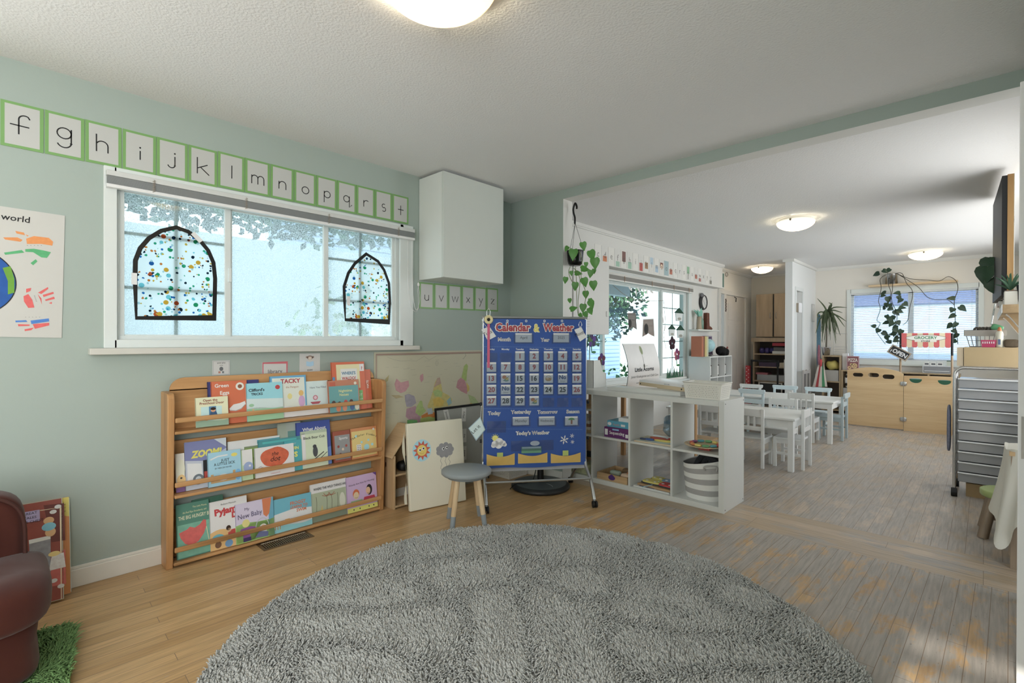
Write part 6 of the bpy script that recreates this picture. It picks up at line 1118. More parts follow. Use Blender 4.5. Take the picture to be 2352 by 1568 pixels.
P=PX(1657,643,XD+.01); Fm=FX(XD+.014,P.y,P.z); b=B(mat('b8bcbc')); b.box(-.11,.12,-.14,.14,-.012,0); b.m(mat('3f6a66')).rect(.0,-.12,.105,.12,1).m(mat('17181a',g=1)); [b.ell(-.05,-.09+.06*k,.022,.022,2,10) for k in range(4)]; tag(b.ob('framed_picture',M=Fm),'small teal and white picture above the white door','picture')
P=PX(1669,630,XD+.01); b=B(mat('8a8078')); b.tube([(0,.05*math.cos(a),.035*math.sin(a)) for a in [2*PI*k/20 for k in range(20)]],.006,6,True); tag(b.ob('wire_ring',M=Matrix.Translation((XD+.012,P.y,P.z))),'small oval wire ring on the wall right of the teal picture','ornament')
P=PX(1668,802,XD+.03); b=B(mat('7a3c38')); b.sq((0,0,0),(.012,.05,.03),1,8); b.sq((0,.04,.03),(.012,.02,.02),1,8); tag(b.ob('bird_ornament',M=Matrix.Translation((XD+.036,P.y,P.z))),'little red bird ornament on the door beside the organiser','ornament')
# ---------------------------------------------------------------- hallway
BW=wood('9c8a72','8a7860','z',7,.45)
t=thing('wall_cabinet','pale wooden two door cabinet high on the hallway end wall','wall cabinet',(-2.82,10.05,1.25)); B(BW).box(-.30,.30,-.12,.145,0,.80).ob('cabinet_body',t)
for x0,x1,hx in ((-.298,-.012,-.05),(.012,.298,.05)): o=B(BW).box(x0,x1,-.14,-.1205,.005,.795).ob('door',t,bevel=.003); q=B(CHROME); q.tube(smooth([(hx,-.141,.34),(hx,-.16,.36),(hx,-.162,.42),(hx,-.141,.45)]),.006,6); q.ob('handle',o)
B(BLACK).box(-.012,.012,-.122,-.1205,.005,.795).ob('gap_shade_strip',t)  # black strip stands in for the shade between the two doors
t=thing('hall_shelf_unit','pale wooden open shelf unit below the hallway cabinet','shelf unit',(-2.82,10.0,0))
B(BW).box(-.36,.34,-.16,.18,1.16,1.235).ob('top_board',t,bevel=.003); 
for x in (-.33,.31): B(BW).box(x,x+.022,-.15,.18,0,1.16).ob('side_panel',t)
for z in (.92,.68,.42): B(BW).box(-.308,.31,-.14,.18,z,z+.022).ob('shelf_board',t)
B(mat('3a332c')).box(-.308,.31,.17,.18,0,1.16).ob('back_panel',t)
def hb(n,lab,cat,x0,x1,z0,z1,c_,y0=9.86,y1=10.1,**k): return boxthing(n,lab,cat,x0,x1,y0,y1,z0,z1,c_,**k)
for k in range(3): b=B(mat('2f2a5e',g=1.3)); b.sq((0,0,.055),(.05,.05,.055),.8,8); tag(b.ob('fabric_ball',M=Matrix.Translation((-3.02+.09*k,9.95,.943))),('left','middle','right')[k]+' navy fabric ball on the top hallway shelf','ball')
hb('folded_cloth','folded red cloth at the top of the hallway shelf','cloth',-2.82,-2.53,1.085,1.14,'8a2030'); hb('paper_tray','white wire paper tray on the top hallway shelf','tray',-2.82,-2.53,.943,.99,'aeb0b0'); hb('paper_pile','dark paper pile in the hallway tray','paper',-2.80,-2.55,.991,1.06,'4c4c50')
hb('folded_cloth','folded dark purple cloth on the second hallway shelf','cloth',-3.05,-2.75,.703,.78,'3c3048'); hb('small_box','small cream box on the second hallway shelf','box',-2.70,-2.58,.703,.78,'a89c86'); hb('folded_cloth','folded light grey cloth on the third hallway shelf','cloth',-3.08,-2.6,.443,.55,'8f979c',bevel=.03); hb('folded_cloth','folded pink cloth above the grey one in the hallway','cloth',-3.1,-2.9,.551,.585,'9a5a68')
t=thing('dark_screen','white framed dark panel leaning below the hallway shelves','panel',(-2.83,9.78,0)); B(mat('33383a',g=1.2)).box(-.18,.18,0,.01,.0,.40).ob('panel',t); 
for q in ((-.2,-.18,.0,.42),(.18,.2,.0,.42),(-.18,.18,.4,.42)): B(mat('b4b0a8')).box(q[0],q[1],-.005,.015,q[2],q[3]).ob('frame',t)
t=thing('easel_frame','thin black metal frame standing in front of the hallway shelf','easel',(-2.90,9.55,0))
B(BLACK).box(-.19,.27,-.012,.012,.80,.835).ob('top_bar',t); [B(BLACK).box(x,x+.024,-.012,.012,0,.80).ob('leg',t) for x in (-.19,.246)]
b=B(mat('a83038',rough=.7)); b.box(-.075,.0,-.04,.04,0,.72); b.m(mat('c8b8b0')); b.T=FY(-.075,-.0401,0); [b.ell(.02+.034*(j%2),.05+.035*j,.009,.009,1,6) for j in range(19)]; b.T=None; tag(b.ob('red_spotted_roll',M=Matrix.Translation((-3.12,9.62,0))),'tall red and white spotted roll standing in the hallway corner','roll'); b=B(mat('a02a30')); b.sq((0,0,.16),(.11,.06,.16),.8,8); tag(b.ob('red_bag',M=Matrix.Translation((-3.12,9.4,0))),'red bag on the floor before the spotted roll','bag')
b=B(mat('b4b6b6',rough=.8,var=.05)); b.grid(lambda i,j:(-.16+.32*i,.02*math.sin(i*9)+.01*math.sin(j*6),.45*j+.02*math.sin(i*5)*(1-j)),14,10); b.m(DK)
b.T=FY(-.16,-.028,0)
for k in range(60): x,y=R_.uniform(.02,.3),R_.uniform(.03,.42); b.line([(x,y),(x+R_.uniform(-.02,.02),y+R_.uniform(-.03,.03))],.005,1)
b.T=None; tag(b.ob('printed_cloth',M=Matrix.Translation((-2.40,9.62,.40))),'white cloth with dark scribble print hanging beside the hallway shelf','cloth'); b=B(mat('a6a6b0')); b.sq((0,0,.2),(.14,.05,.2),.5,8); b.m(mat('b0a44a')).sq((.05,-.03,.1),(.05,.03,.06),.9,8); tag(b.ob('laundry_bag',M=Matrix.Translation((-2.40,9.66,0))),'pale bag with yellow patch standing below the printed cloth','bag')
# hall wall end fittings
P=PX(1828,705,-2.13); t=thing('thermostat_box','white control box with beige side on the hall wall end','control box',(-2.139,8.62,1.63)); B(mat('7f7564')).box(0,.045,0,.15,0,.14).ob('beige_body',t); B(mat('b6b6b8')).box(.046,.058,-.005,.155,-.005,.145).ob('white_face',t,bevel=.003)
b=B(mat('9c9c9a')); b.T=FX(0,0,0); b.box(0,.18,0,.30,0,.008); b.m(mat('b2b2b0')).rect(.014,.014,.166,.286,21).m(mat('7c7c80')).line([(.09,.06),(.09,.24)],.004,22).line([(.05,.16),(.13,.18)],.004,22); b.T=None; tag(b.ob('framed_picture',M=Matrix.Translation((-2.138,9.62,1.51))),'pale framed drawing on the short hall wall','picture')
t=thing('wooden_gate','folded grey wooden safety gate leaning by the hall doorway','gate',(-2.07,8.75,0)); GM=mat('8a8784')
for y in (0,.20,.40): B(GM).box(0,.02,y,y+.04,0,.72).ob('upright',t,bevel=.002)
for z in (.02,.36,.66): B(GM).box(0.001,.019,.04,.40,z,z+.05).ob('cross_rail',t)
for y in (.08,.13,.28,.33): B(mat('5c5a58')).box(.006,.014,y,y+.018,.07,.66).ob('bar',t)
P=PX(1853,872,-2.13); b=B(CHROME); b.sq((0,0,0),(.03,.018,.02),1,8); tag(b.ob('wall_doorstop',M=Matrix.Translation((-2.112,P.y,P.z))),'small metal knob on the short hall wall','knob')
# ================================================================ FAR END
w3=empty_st('window_3','white far window behind lowered blinds'); b=B(VINYL); fx0,fx1,fz0,fz1=-1.63,-.06,.87,1.98
for q in ((fx0-.05,fx0+.01,fz0-.05,fz1+.06),(fx1-.01,fx1+.05,fz0-.05,fz1+.06),(fx0,fx1,fz1-.01,fz1+.06),(fx0,fx1,fz0-.05,fz0+.01)): b.box(q[0],q[1],YF-.016,YF+.002,q[2],q[3])
b.ob('window_casing',w3,bevel=.002); b=B(VINYL); xm=PX(2092,700,-.8).x; xm=PY(2092,750,YF+.06).x
for q in ((fx0,fx0+.04,fz0,fz1),(fx1-.04,fx1,fz0,fz1),(fx0,fx1,fz0,fz0+.04),(fx0,fx1,fz1-.04,fz1),(xm-.035,xm+.035,fz0,fz1)): b.box(q[0],q[1],YF+.05,YF+.09,q[2],q[3])
b.ob('window_frame',w3,bevel=.002); B(clear('eef4f8',.94)).box(fx0+.03,fx1-.03,YF+.068,YF+.072,fz0+.03,fz1-.03).ob('pane',w3)
bl=thing('window_blind','lowered white horizontal slat blind over the far window','blind',(0,0,0)); BLM=mat('aab0ba',rough=.4)
B(mat('b4b6b8')).box(fx0,fx1,YF+.006,YF+.036,fz1-.03,fz1).ob('headrail',bl); b=B(BLM); n=40; dz=(fz1-.05-fz0)/n; ta=math.radians(24)
for k in range(n):
    z=fz0+.03+dz*k; c_,s_=.0115*math.cos(ta),.0115*math.sin(ta); y=YF+.022
    b.add([(fx0+.005,y-c_,z-s_),(fx1-.005,y-c_,z-s_),(fx1-.005,y,z+.002),(fx0+.005,y,z+.002),(fx1-.005,y+c_,z+s_),(fx0+.005,y+c_,z+s_)],[(0,1,2,3),(3,2,4,5)],True)
b.ob('slats',bl); B(mat('b4b6b8')).box(fx0+.003,fx1-.003,YF+.012,YF+.032,fz0+.004,fz0+.018).ob('bottom_rail',bl)
for x in (-1.56,-1.0,-.62,-.14): b=B(mat('8f9398')); b.tube([(x,YF+.008,fz0),(x,YF+.008,fz1)],.0015,4); b.ob('ladder_cord',bl)
st(B(VINYL).box(fx0-.08,fx1+.08,YF-.04,YF+.05,fz0-.075,fz0-.05).ob('trim_5'),'far window sill')
# plant shelf above the far window
x0,x1=PY(1996,655,9.84).x,PY(2200,640,9.84).x; zs=2.085
SHW=wood('b39c78','a38a64','x',8); o=B(SHW).box(x0,x1,YF-.13,YF-.001,zs-.03,zs).ob('wall_shelf',bevel=.002); tag(o,'long pale wood shelf above the far blind window','shelf')
P=PY(2047,655,9.80); O=Vector((P.x,9.825,zs+.001)); t=thing('trailing_plant','silver pot with long bare trailing vines on the shelf above the far window','potted plant',O)
q=B(CHROME); q.lathe([(.001,.0),(.078,0),(.088,.15),(.092,.155),(.084,.15),(.07,.03)],n=32); q.ob('pot',t); B(mat('2c241c',g=1)).lathe([(.001,.125),(.082,.125)],n=20).ob('soil',t)
VN=mat('3c3a30',g=1.2); q=B(VN); yv=9.70
for vn in ([(2040,628),(2022,640),(2024,662),(2018,690),(2022,710),(2014,735),(2022,742),(2014,760),(2022,775),(2034,790)],[(2044,628),(2040,650),(2046,670),(2045,690),(2052,712),(2056,740),(2060,760),(2062,790)],[(2050,628),(2050,660),(2048,690),(2060,720),(2058,750)],[(2056,628),(2072,628),(2082,650),(2094,664),(2096,680),(2090,705),(2085,735),(2074,746)],[(2060,628),(2080,640),(2110,660),(2130,682),(2152,688),(2176,688),(2192,700)],[(2062,629),(2090,640),(2130,643),(2158,645),(2178,635),(2196,645),(2200,665),(2192,690),(2194,720),(2194,745),(2198,770),(2200,790)]):
    q.tube(smooth([PY(u,v,yv+(.1 if k==0 else 0))-O for k,(u,v) in enumerate(vn)]),.0045,5)
q.ob('vine_stems',t)
q=B(mat('26382c',rough=.45,var=.2,g=1.5))
LV=[(2045,622),(2020,632),(2027,625),(2023,684),(2035,676),(2039,686),(2068,678),(2062,684),(2072,690),(2075,700),(2074,708),(2036,700),(2044,702),(2034,710),(2040,712),(2053,718),(2060,718),(2066,712),(2036,728),(2054,730),(2040,734),(2042,744),(2052,744),(2060,742),(2060,752),(2012,755),(2020,760),(2026,767),(2034,776),(2040,774),(2054,758),(2056,764),(2058,772),(2064,778),(2048,790),(2040,790),(2052,786),(2072,762),(2190,712),(2204,708),(2194,727),(2188,748),(2198,745),(2187,762),(2200,770),(2197,786),(2194,690)]
for u,v in LV: leaf(q,PY(u,v-5,yv+R_.uniform(-.06,.04))-O,R_.uniform(.07,.11),R_.uniform(.06,.09),(R_.uniform(-.9,.9),R_.uniform(-.3,.1),R_.uniform(-1,.1)),(R_.uniform(-.3,.3),-1,.4))
q.ob('leaves',t)
# wooden unit with yellow cloth, low shelf and pizza box
SB=wood('93805f','7f6b4c','z',8); ux0,ux1=-1.95,-1.69; yu=9.48
t=thing('wooden_cubby','pale wooden cubby unit below the palm plant','shelf unit',((ux0+ux1)/2,yu+.15,0)); w=(ux1-ux0)/2
for x in (-w,w-.02): B(SB).box(x,x+.02,-.15,.15,0,.94).ob('side_panel',t)
for z in (.04,.50,.92): B(SB).box(-w+.02,w-.02,-.15,.15,z,z+.022).ob('shelf_board',t)
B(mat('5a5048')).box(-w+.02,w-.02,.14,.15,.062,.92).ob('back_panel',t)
boxthing('plastic_bin','grey translucent bin in the wooden cubby','bin',ux0+.03,ux1-.03,yu+.01,yu+.25,.523,.70,'8c8a84'); b=B(mat('a3953c',rough=.8,var=.3)); b.sq((0,0,.078),(.095,.1,.075),.8,12,fn=lambda p:(p[0],p[1],p[2]+.01*math.sin(p[0]*60))); tag(b.ob('yellow_fabric',M=Matrix.Translation(((ux0+ux1)/2,yu+.13,.70))),'yellow fabric heaped in the grey bin of the cubby','fabric')
lx0,lx1=-1.685,-.25; t=thing('low_shelf','low pale wooden shelf under the far window behind the plywood stand','shelf unit',((lx0+lx1)/2,yu+.17,0)); w=(lx1-lx0)/2
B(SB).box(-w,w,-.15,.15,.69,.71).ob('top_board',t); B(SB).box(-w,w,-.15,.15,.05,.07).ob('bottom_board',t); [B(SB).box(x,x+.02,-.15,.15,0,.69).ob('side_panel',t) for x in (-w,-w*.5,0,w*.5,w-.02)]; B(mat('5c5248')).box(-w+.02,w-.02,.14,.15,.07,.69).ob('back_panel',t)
b=B(mat('c0bebc',rough=.8)); b.sq((0,0,.12),(.05,.06,.12),.8,10); b.m(BLACK); [b.sq((x,-.055,z),(.02,.012,.025),1,8) for x,z in ((-.02,.06),(.025,.12),(-.02,.19),(.02,.22))]; tag(b.ob('cow_toy',M=Matrix.Translation((-1.60,yu+.1,.42))),'black and white spotted soft toy in the low shelf','plush toy'); boxthing('toy_bin','grey box under the spotted soft toy in the low shelf','bin',-1.66,-1.53,yu+.03,yu+.2,.0705,.4195,'8a8884')
P=PY(1945,848,9.5); Q=PY(1973,816,9.5); w_=Q.x-P.x; h_=Q.z-P.z; Fm=FY(P.x,9.5,.711); b=B(mat('a8868c',rough=.6)); b.box(0,w_,0,h_,-.03,0); b.m(mat('7a4a50')).rect(w_*.05,h_*.04,w_*.95,h_*.96,1).m(mat('c4b8b0')).txt('PIZZA',w_/2,h_*.6,.055,2,maxw=w_*.8,bold=.03).m(mat('b59a6a')).ell(w_*.62,h_*.32,w_*.26,h_*.18,2).ell(w_*.22,h_*.18,w_*.16,h_*.12,2).ell(w_*.36,h_*.42,w_*.12,h_*.07,2); b.m(mat('7a3c30')); [b.ell(w_*x,h_*y,.007,.007,3,8) for x,y in ((.54,.34),(.66,.4),(.74,.3),(.6,.24),(.2,.18),(.26,.22))]; tag(b.ob('pizza_box',M=Fm),'pink pizza box standing on the low shelf left of the open sign','box')
boxthing('white_tin','white paper roll standing behind the pizza box','paper roll',-1.68,-1.60,9.56,9.62,.7105,.98,'b4b4b4'); 
P=PY(2118,840,9.5); t=thing('toy_oven','grey toy oven under the grocery awning','toy oven',(-.505,9.58,.711)); B(mat('a2a4a8')).box(-.165,.165,-.07,.1,0,.11).ob('oven_body',t,bevel=.006); B(mat('6e7074')).box(-.15,.15,-.073,-.0702,.012,.1).ob('door',t); b=B(mat('b4b6ba')); b.tube([(-.14,-.08,.03),(.14,-.08,.03)],.006,6); b.ob('handle',t)
for k in range(3): boxthing('spice_jar',('leftmost','middle','rightmost of the three')[k]+' small labelled jar on the toy oven','jar',-.655+.075*k,-.59+.075*k,9.56,9.62,.8215,.872,'b0b0ac',art=lambda b,w,h:(b.m(DK).rect(w*.15,h*.25,w*.85,h*.65,1)))
boxthing('spice_jar','small dark lidded jar at the right end of the toy oven','jar',-.40,-.355,9.56,9.60,.8215,.90,'9aa094',art=lambda b,w,h:(b.m(mat('2f4a3c')).rect(0,h*.85,w,h,1)))
# silver pot palm plant, wire rack, flag
P=PY(1897,800,9.56); O=Vector((P.x,9.58,.943)); t=thing('palm_plant','spiky dracaena with drooping leaves in a striped silver pot','potted plant',O); q=B(CHROME); q.lathe([(.001,0),(.05,0),(.068,.13),(.07,.135),(.06,.13)],n=24); q.ob('pot',t); B(mat('3f5a30')).lathe([(.001,.125),(.062,.125)],n=16).ob('moss',t); q=B(mat('4a4438')); q.tube(smooth([(0,0,.12),(.005,0,.35),(.0,0,.58)]),[.012]*9,8); q.ob('trunk',t)
q=B(mat('3f4a34',var=.25,g=1.5)); c0=PY(1901,720,9.58)-O
def blade(pts,w0=.012):
    p=smooth([Vector(a) for a in pts],4); n=len(p); vs=[];fs=[]
    for i,a in enumerate(p):
        w=w0*math.sin(PI*min(.97,(i+1)/(n+1))**.7); tg=p[min(i+1,n-1)]-p[max(i-1,0)]; s=tg.cross(Vector((0,-1,.2))).normalized() if tg.length>0 else Vector((1,0,0)); vs+=[a+s*w,a-s*w]
    q.add(vs,[(2*i,2*i+1,2*i+3,2*i+2) for i in range(n-1)],True)
for ends in ([(1893,703),(1877,685)],[(1905,704),(1912,695)],[(1886,716),(1878,722),(1880,735)],[(1915,706),(1945,706)],[(1912,712),(1935,718)],[(1918,722),(1940,750)],[(1916,730),(1930,770)],[(1922,724),(1944,738)],[(1884,732),(1874,765)],[(1890,724),(1878,728)],[(1910,700),(1903,695)]):
    blade([c0]+[PY(u,v,9.5+R_.uniform(-.06,.06))-O for u,v in ends])
for k in range(34):
    u=1901+R_.uniform(-19,22); blade([c0,PY((u+1901)/2+R_.uniform(-4,4),718+R_.uniform(-6,6),9.56+R_.uniform(-.1,.08))-O,PY(u,R_.uniform(750,790),9.56+R_.uniform(-.14,.1))-O],.009)
q.ob('leaves',t)
t=thing('wire_rack','white wire rack behind the palm plant on the cubby','wire rack',(-1.76,9.72,.943)); q=B(mat('a6a4a0')); [q.tube([(-.07,0,z),(.12,0,z)],.005,5) for z in (.02,.06,.1,.14)]; [q.tube([(x,0,0),(x,0,.36)],.005,5) for x in (-.07,.12)]; q.tube([(-.07,0,.36),(.12,0,.36)],.006,5); q.ob('wire_grid',t)
b=B(mat('3f6478',rough=.7,var=.4,sc=50)); b.sq((0,0,.45),(.028,.02,.45),.4,10); tag(b.ob('blue_fabric_strip',M=Matrix.Translation((-2.03,9.62,.735))),'narrow blue patterned fabric strip hanging in the far corner','fabric')
FL=[(1880,830),(1893,832),(1900,888),(1866,888)]; P=[PY(u,v,9.45) for u,v in FL]; o=P[0]; b=B(mat('b8b0a4',rough=.8)); L2=lambda a,c,s:a+(c-a)*s
def strip(s0,s1,m_): b.m(mat(m_,rough=.8)); b.grid(lambda i,j:L2(L2(P[0],P[1],s0+(s1-s0)*i),L2(P[3],P[2],s0+(s1-s0)*i),j)-o+Vector((0,.02*math.sin(4*(s0+(s1-s0)*i)+3*j),0)),3,8)
for k,(a_,c_,m_) in enumerate(((0,.22,'b0aaa2'),(.22,.42,'a0383c'),(.42,.66,'b9b2a8'),(.66,.86,'2f7a50'),(.86,1,'b5aea4'))): strip(a_,c_,m_)
tag(b.ob('striped_flag',M=Matrix.Translation(o)),'red white and green striped cloth flag hanging beside the cubby','flag')
b=B(mat('7a4a58',rough=.8,var=.5,sc=40)); b.sq((0,0,.15),(.02,.015,.17),.7,8); b.m(mat('a8303a')).sq((.03,0,.02),(.018,.015,.06),.6,8); tag(b.ob('pink_ribbon',M=Matrix.Translation((-1.985,9.42,.80))),'pink and red patterned ribbon hanging beside the striped flag','ribbon')
# plywood stand with oval hand holes
PLY=wood('b59c70','a58455','x',5,.45)
def panel(name,parent,outline,holes,th,M):
    loops=[[Vector((x,y,0)) for x,y in outline]]+[[Vector((x,y,0)) for x,y in h] for h in holes]; tri=tessellate_polygon(loops); fl=[p for l in loops for p in l]; n=len(fl)
    b=B(PLY); b.add([(p.x,p.y,0) for p in fl]+[(p.x,p.y,-th) for p in fl],[t_ for t_ in tri]+[tuple(n+i for i in t_)[::-1] for t_ in tri]); k=0
    for l in loops:
        m=len(l); b.add([(p.x,p.y,0) for p in l]+[(p.x,p.y,-th) for p in l],[(i,(i+1)%m,m+(i+1)%m,m+i) for i in range(m)])
    return b.ob(name,parent,M=M)
def slot(x,y,w,h): return [(x+w/2-h/2+h/2*math.cos(a),y+h/2*math.sin(a)) for a in [-PI/2+PI*k/8 for k in range(9)]]+[(x-w/2+h/2+h/2*math.cos(a),y+h/2*math.sin(a)) for a in [PI/2+PI*k/8 for k in range(9)]]
t=thing('plywood_stand','two panel plywood play stand with oval hand holes and silver hinges','play stand',(-1.40,8.30,0)); F1=FY(0,0,.012); w1_=.625
o=panel('plywood_panel',t,[(0,0),(w1_,0),(w1_,.735)]+[(w1_*(1-i/12),.735+.075*math.sin(PI*(.08+.80*(i/12)))) for i in range(1,12)]+[(0,.765)],[slot(.125,.70,.12,.052),slot(.30,.705,.125,.056),slot(.465,.69,.13,.06)],.018,F1)
P2=Matrix.Translation((w1_+.004,0,.0))@Matrix.Rotation(-.02,4,'Z')@FY(0,0,.0)
o=panel('plywood_panel',t,[(0,0),(.48,0),(.48,.735),(.24,.735),(0,.725)],[[(.12+.065*math.cos(a),.685+(.05 if math.sin(a)<0 else .012)*math.sin(a)) for a in [2*PI*k/24 for k in range(24)]],[(.405+.065*math.cos(a),.68+(.05 if math.sin(a)<0 else .012)*math.sin(a)) for a in [2*PI*k/24 for k in range(24)]]],.018,P2)
for z in (.62,.15):
    b=B(CHROME); b.sq((w1_,-.006,z),(.035,.006,.028),.5,10); b.cyl((w1_+.001,-.012,z-.03),(w1_+.001,-.012,z+.03),.006,n=10); b.ob('hinge',t)
for k,(x,c_) in enumerate(((-.66,'1f5a44'),(-.38,'1f5a44'))): boxthing('green_crate',('dark green crate seen through the left hole of the right plywood panel','dark green crate seen through the right hole of the right plywood panel')[k],'crate',x-.11,x+.11,8.50,8.66,0,.675,c_,bevel=.01)
for k,x in enumerate((-.818,-.30)):
    t=thing('wooden_pole',('left','right')[k]+' thin wooden pole with dark top holding the striped awning','pole',(x,8.40,0)); b=B(wood('8f7a60','7d684e','z',9)); b.cyl((0,0,0),(0,0,1.0),.012,n=12); b.ob('pole_shaft',t); b=B(BLACK); b.cyl((0,0,1.0),(0,0,1.285),.0125,n=12); b.ob('dark_upper_end',t)
# awning
a0,a1=-.806,-.312; wA=a1-a0; Fm=FY(a0,8.383,1.10); b=B(mat('a8484a',rough=.7)); ns=9
for k in range(ns):
    x0,x1=wA*k/ns,wA*(k+1)/ns; b.m(mat('b04a4c' if k%2==0 else 'b5a888',rough=.7)); pts=[(x0,.19),(x0,.012),(x0+.012,0),(x1-.012,0),(x1,.012),(x1,.19)]; b.prism(pts,-.004,0)
b.m(mat('c4c0b4')); cx=wA/2
b.poly([(cx+.20*math.cos(a),.125+.038*math.sin(a)+.012*math.cos(a)**2*0) for a in [2*PI*k/40 for k in range(40)]],1); b.m(mat('3c3a38')).line([(cx+.20*math.cos(a),.125+.038*math.sin(a)) for a in [2*PI*k/40 for k in range(40)]],.004,2,True); b.m(mat('2f6a48')).txt('GROCERY',cx,.112,.036,3,bold=.03,maxw=.33,fn=lambda x,y:(x,y*(1.1-1.6*abs(x)))); b.m(mat('b8b4a8')).rect(cx-.11,.072,cx+.11,.096,3); b.m(mat('3c3e3a')).txt('STORE',cx,.073,.022,4,bold=.03,maxw=.20)
tag(b.ob('awning_sign',M=Fm),'red and cream striped awning sign reading Grocery Store between the poles','sign')
c_=PY(2065,810,8.36); Fm=FY(c_.x,8.36,c_.z,-.56); t=thing('open_sign','tilted chalkboard sign reading OPEN hanging from the left pole','sign',M=Fm); B(mat('2a2c2e',g=1.2)).box(-.105,.105,-.05,.05,-.006,0).ob('board',t); b=B(wood('8d7f6c','77695a','x',9))
for q in ((-.118,.118,-.062,-.048),(-.118,.118,.048,.062),(-.118,-.104,-.048,.048),(.104,.118,-.048,.048)): b.box(*q,-.01,.006)
b.ob('frame',t); b=B(mat('b4b6b8')); b.txt('OPEN',.01,-.028,.054,2,bold=.03,maxw=.17).ell(-.088,-.02,.005,.02,2); b.ob('chalk_lettering',t); b=B(mat('6d6d6a')); b.tube([(-.08,.06,.0),(-.02,.14,0),(.08,.06,0)],.002,5); b.ob('string',t)
# ================================================================ RIGHT SIDE
t=thing('drawer_trolley','chrome trolley of clear grey drawers on the right edge of the photo','drawer trolley',(-.165,5.09,0)); tw=.40; td=.36
for y in (0,td):
    b=B(CHROME); p=[(0,y,.06),(0,y,.93)]+[(.055*(1-math.cos(a)),y,.93+.055*math.sin(a)) for a in [PI/2*k/6 for k in range(1,7)]]+[(tw-.055,y,.985)]+[(tw-.055+.055*math.sin(a),y,.93+.055*math.cos(a)) for a in [PI/2*k/6 for k in range(1,7)]]+[(tw,y,.06)]; b.tube(p,.011,10); b.ob('chrome_frame',t)
for x in (0,tw):
    for y in (0,td): k=B(BLACK); k.cyl((x-.018,y-.01,.032),(x+.018,y-.01,.032),.032,n=20); k.cyl((x,y,.04),(x,y,.075),.01,n=10); k.ob('caster',t)
    b=B(CHROME); [b.cyl((x-.006,.04+.28*(j%2),.12+.08*(j//2)),(x-.006,.04+.28*(j%2)+.02,.12+.08*(j//2)),.004,n=6) for j in range(20)]; b.box(x-.004,x+.004,.02,td-.02,.1,.11).box(x-.004,x+.004,.02,td-.02,.9,.91); b.ob('runner_rail',t)
DRW=mat('77797c',rough=.22,var=.1,sc=3,spec=.6,stretch=(.3,1,3))
for k in range(10):
    z=.115+.0795*k; o=B(DRW).box(.02,tw-.02,.004,td-.02,z,z+.066).ob('drawer',t,bevel=.004); q=B(mat('b6b8ba',rough=.15,spec=.7)); q.tube([(.018,-.004,z+.068),(tw-.018,-.004,z+.068)],.0065,8); q.ob('drawer_lip',o)
b=B(mat('5c5f70',rough=.9,var=.3,sc=60)); b.sq((0,0,.18),(.012,.07,.18),.5,10); tag(b.ob('hanging_bag',M=Matrix.Translation((-.20,5.16,.33))),'grey blue fabric strip hanging on the left side of the trolley','fabric bag')
boxthing('cardboard_box','large tan cardboard box on top of the chrome trolley','box',-.115,.25,5.115,5.42,.997,1.141,'9c865e',bevel=.003); boxthing('pale_folder','pale folders standing left of the tan box on the trolley','folder',-.155,-.118,5.12,5.40,.997,1.138,'a8977c',bevel=.002)
boxthing('floor_box','brown box on the floor under the trolley','box',-.10,.20,5.14,5.40,0,.10,'80673e')
TZ=1.1415
t=thing('wire_basket','grey wire basket with fabric trim on the tan box','basket',(-.0,5.27,TZ)); q=B(mat('6c6c6a'))
def rw(z): return .085+.03*z/.13,.06+.02*z/.13
for z in (.003,.05,.09,.128):
    a_,c_=rw(z); q.tube([(-a_,-c_,z),(a_,-c_,z),(a_,c_,z),(-a_,c_,z)],.0025,5,True)
for k in range(9): s=-1+2*k/8; q.tube([(s*rw(0)[0],-rw(0)[1],.003),(s*rw(.13)[0],-rw(.13)[1],.128)],.0018,5); q.tube([(s*rw(0)[0],rw(0)[1],.003),(s*rw(.13)[0],rw(.13)[1],.128)],.0018,5)
q.ob('wire_frame',t); q=B(mat('8d8a84',rough=.8)); a_,c_=rw(.13); [q.box(*z_) for z_ in ((-a_,a_,-c_-.003,-c_,.085,.13),(-a_,a_,c_,c_+.003,.085,.13),(-a_-.003,-a_,-c_,c_,.085,.13),(a_,a_+.003,-c_,c_,.085,.13))]; q.ob('fabric_trim',t); q=B(mat('4a4640',var=.5,sc=40)); [q.tube(smooth([(-.07+.02*k,.0,.10),(-.05+.02*k,.02*math.sin(k),.15),(-.01+.018*k,0,.12)]),.008,6) for k in range(7)]; q.ob('dark_contents',t)
def pinkb(x,y,w,lab):
    t=thing('plastic_basket',lab,'basket',(x,y,TZ),group='pink plastic baskets on the tan box'); q=B(mat('9c2450',rough=.35)); h=.055; a=.85
    A=[(-w*a,-.035*a,0),(w*a,-.035*a,0),(w*a,.035*a,0),(-w*a,.035*a,0)]; D=[(-w,-.035,h),(w,-.035,h),(w,.035,h),(-w,.035,h)]; q.add(A+D,[(3,2,1,0)]+[(i,(i+1)%4,4+(i+1)%4,4+i) for i in range(4)]); q.ob('basket_body',t); q=B(mat('c8b0b4')); [q.box(-w*.8+w*.28*k,-w*.8+w*.28*k+.006,-.0368,-.0355,.028,.043) for k in range(6)]; q.ob('slots',t)
pinkb(.02,5.16,.042,'left pink plastic basket in front of the wire basket'); pinkb(.215,5.16,.035,'right pink plastic basket half hidden by the door casing')
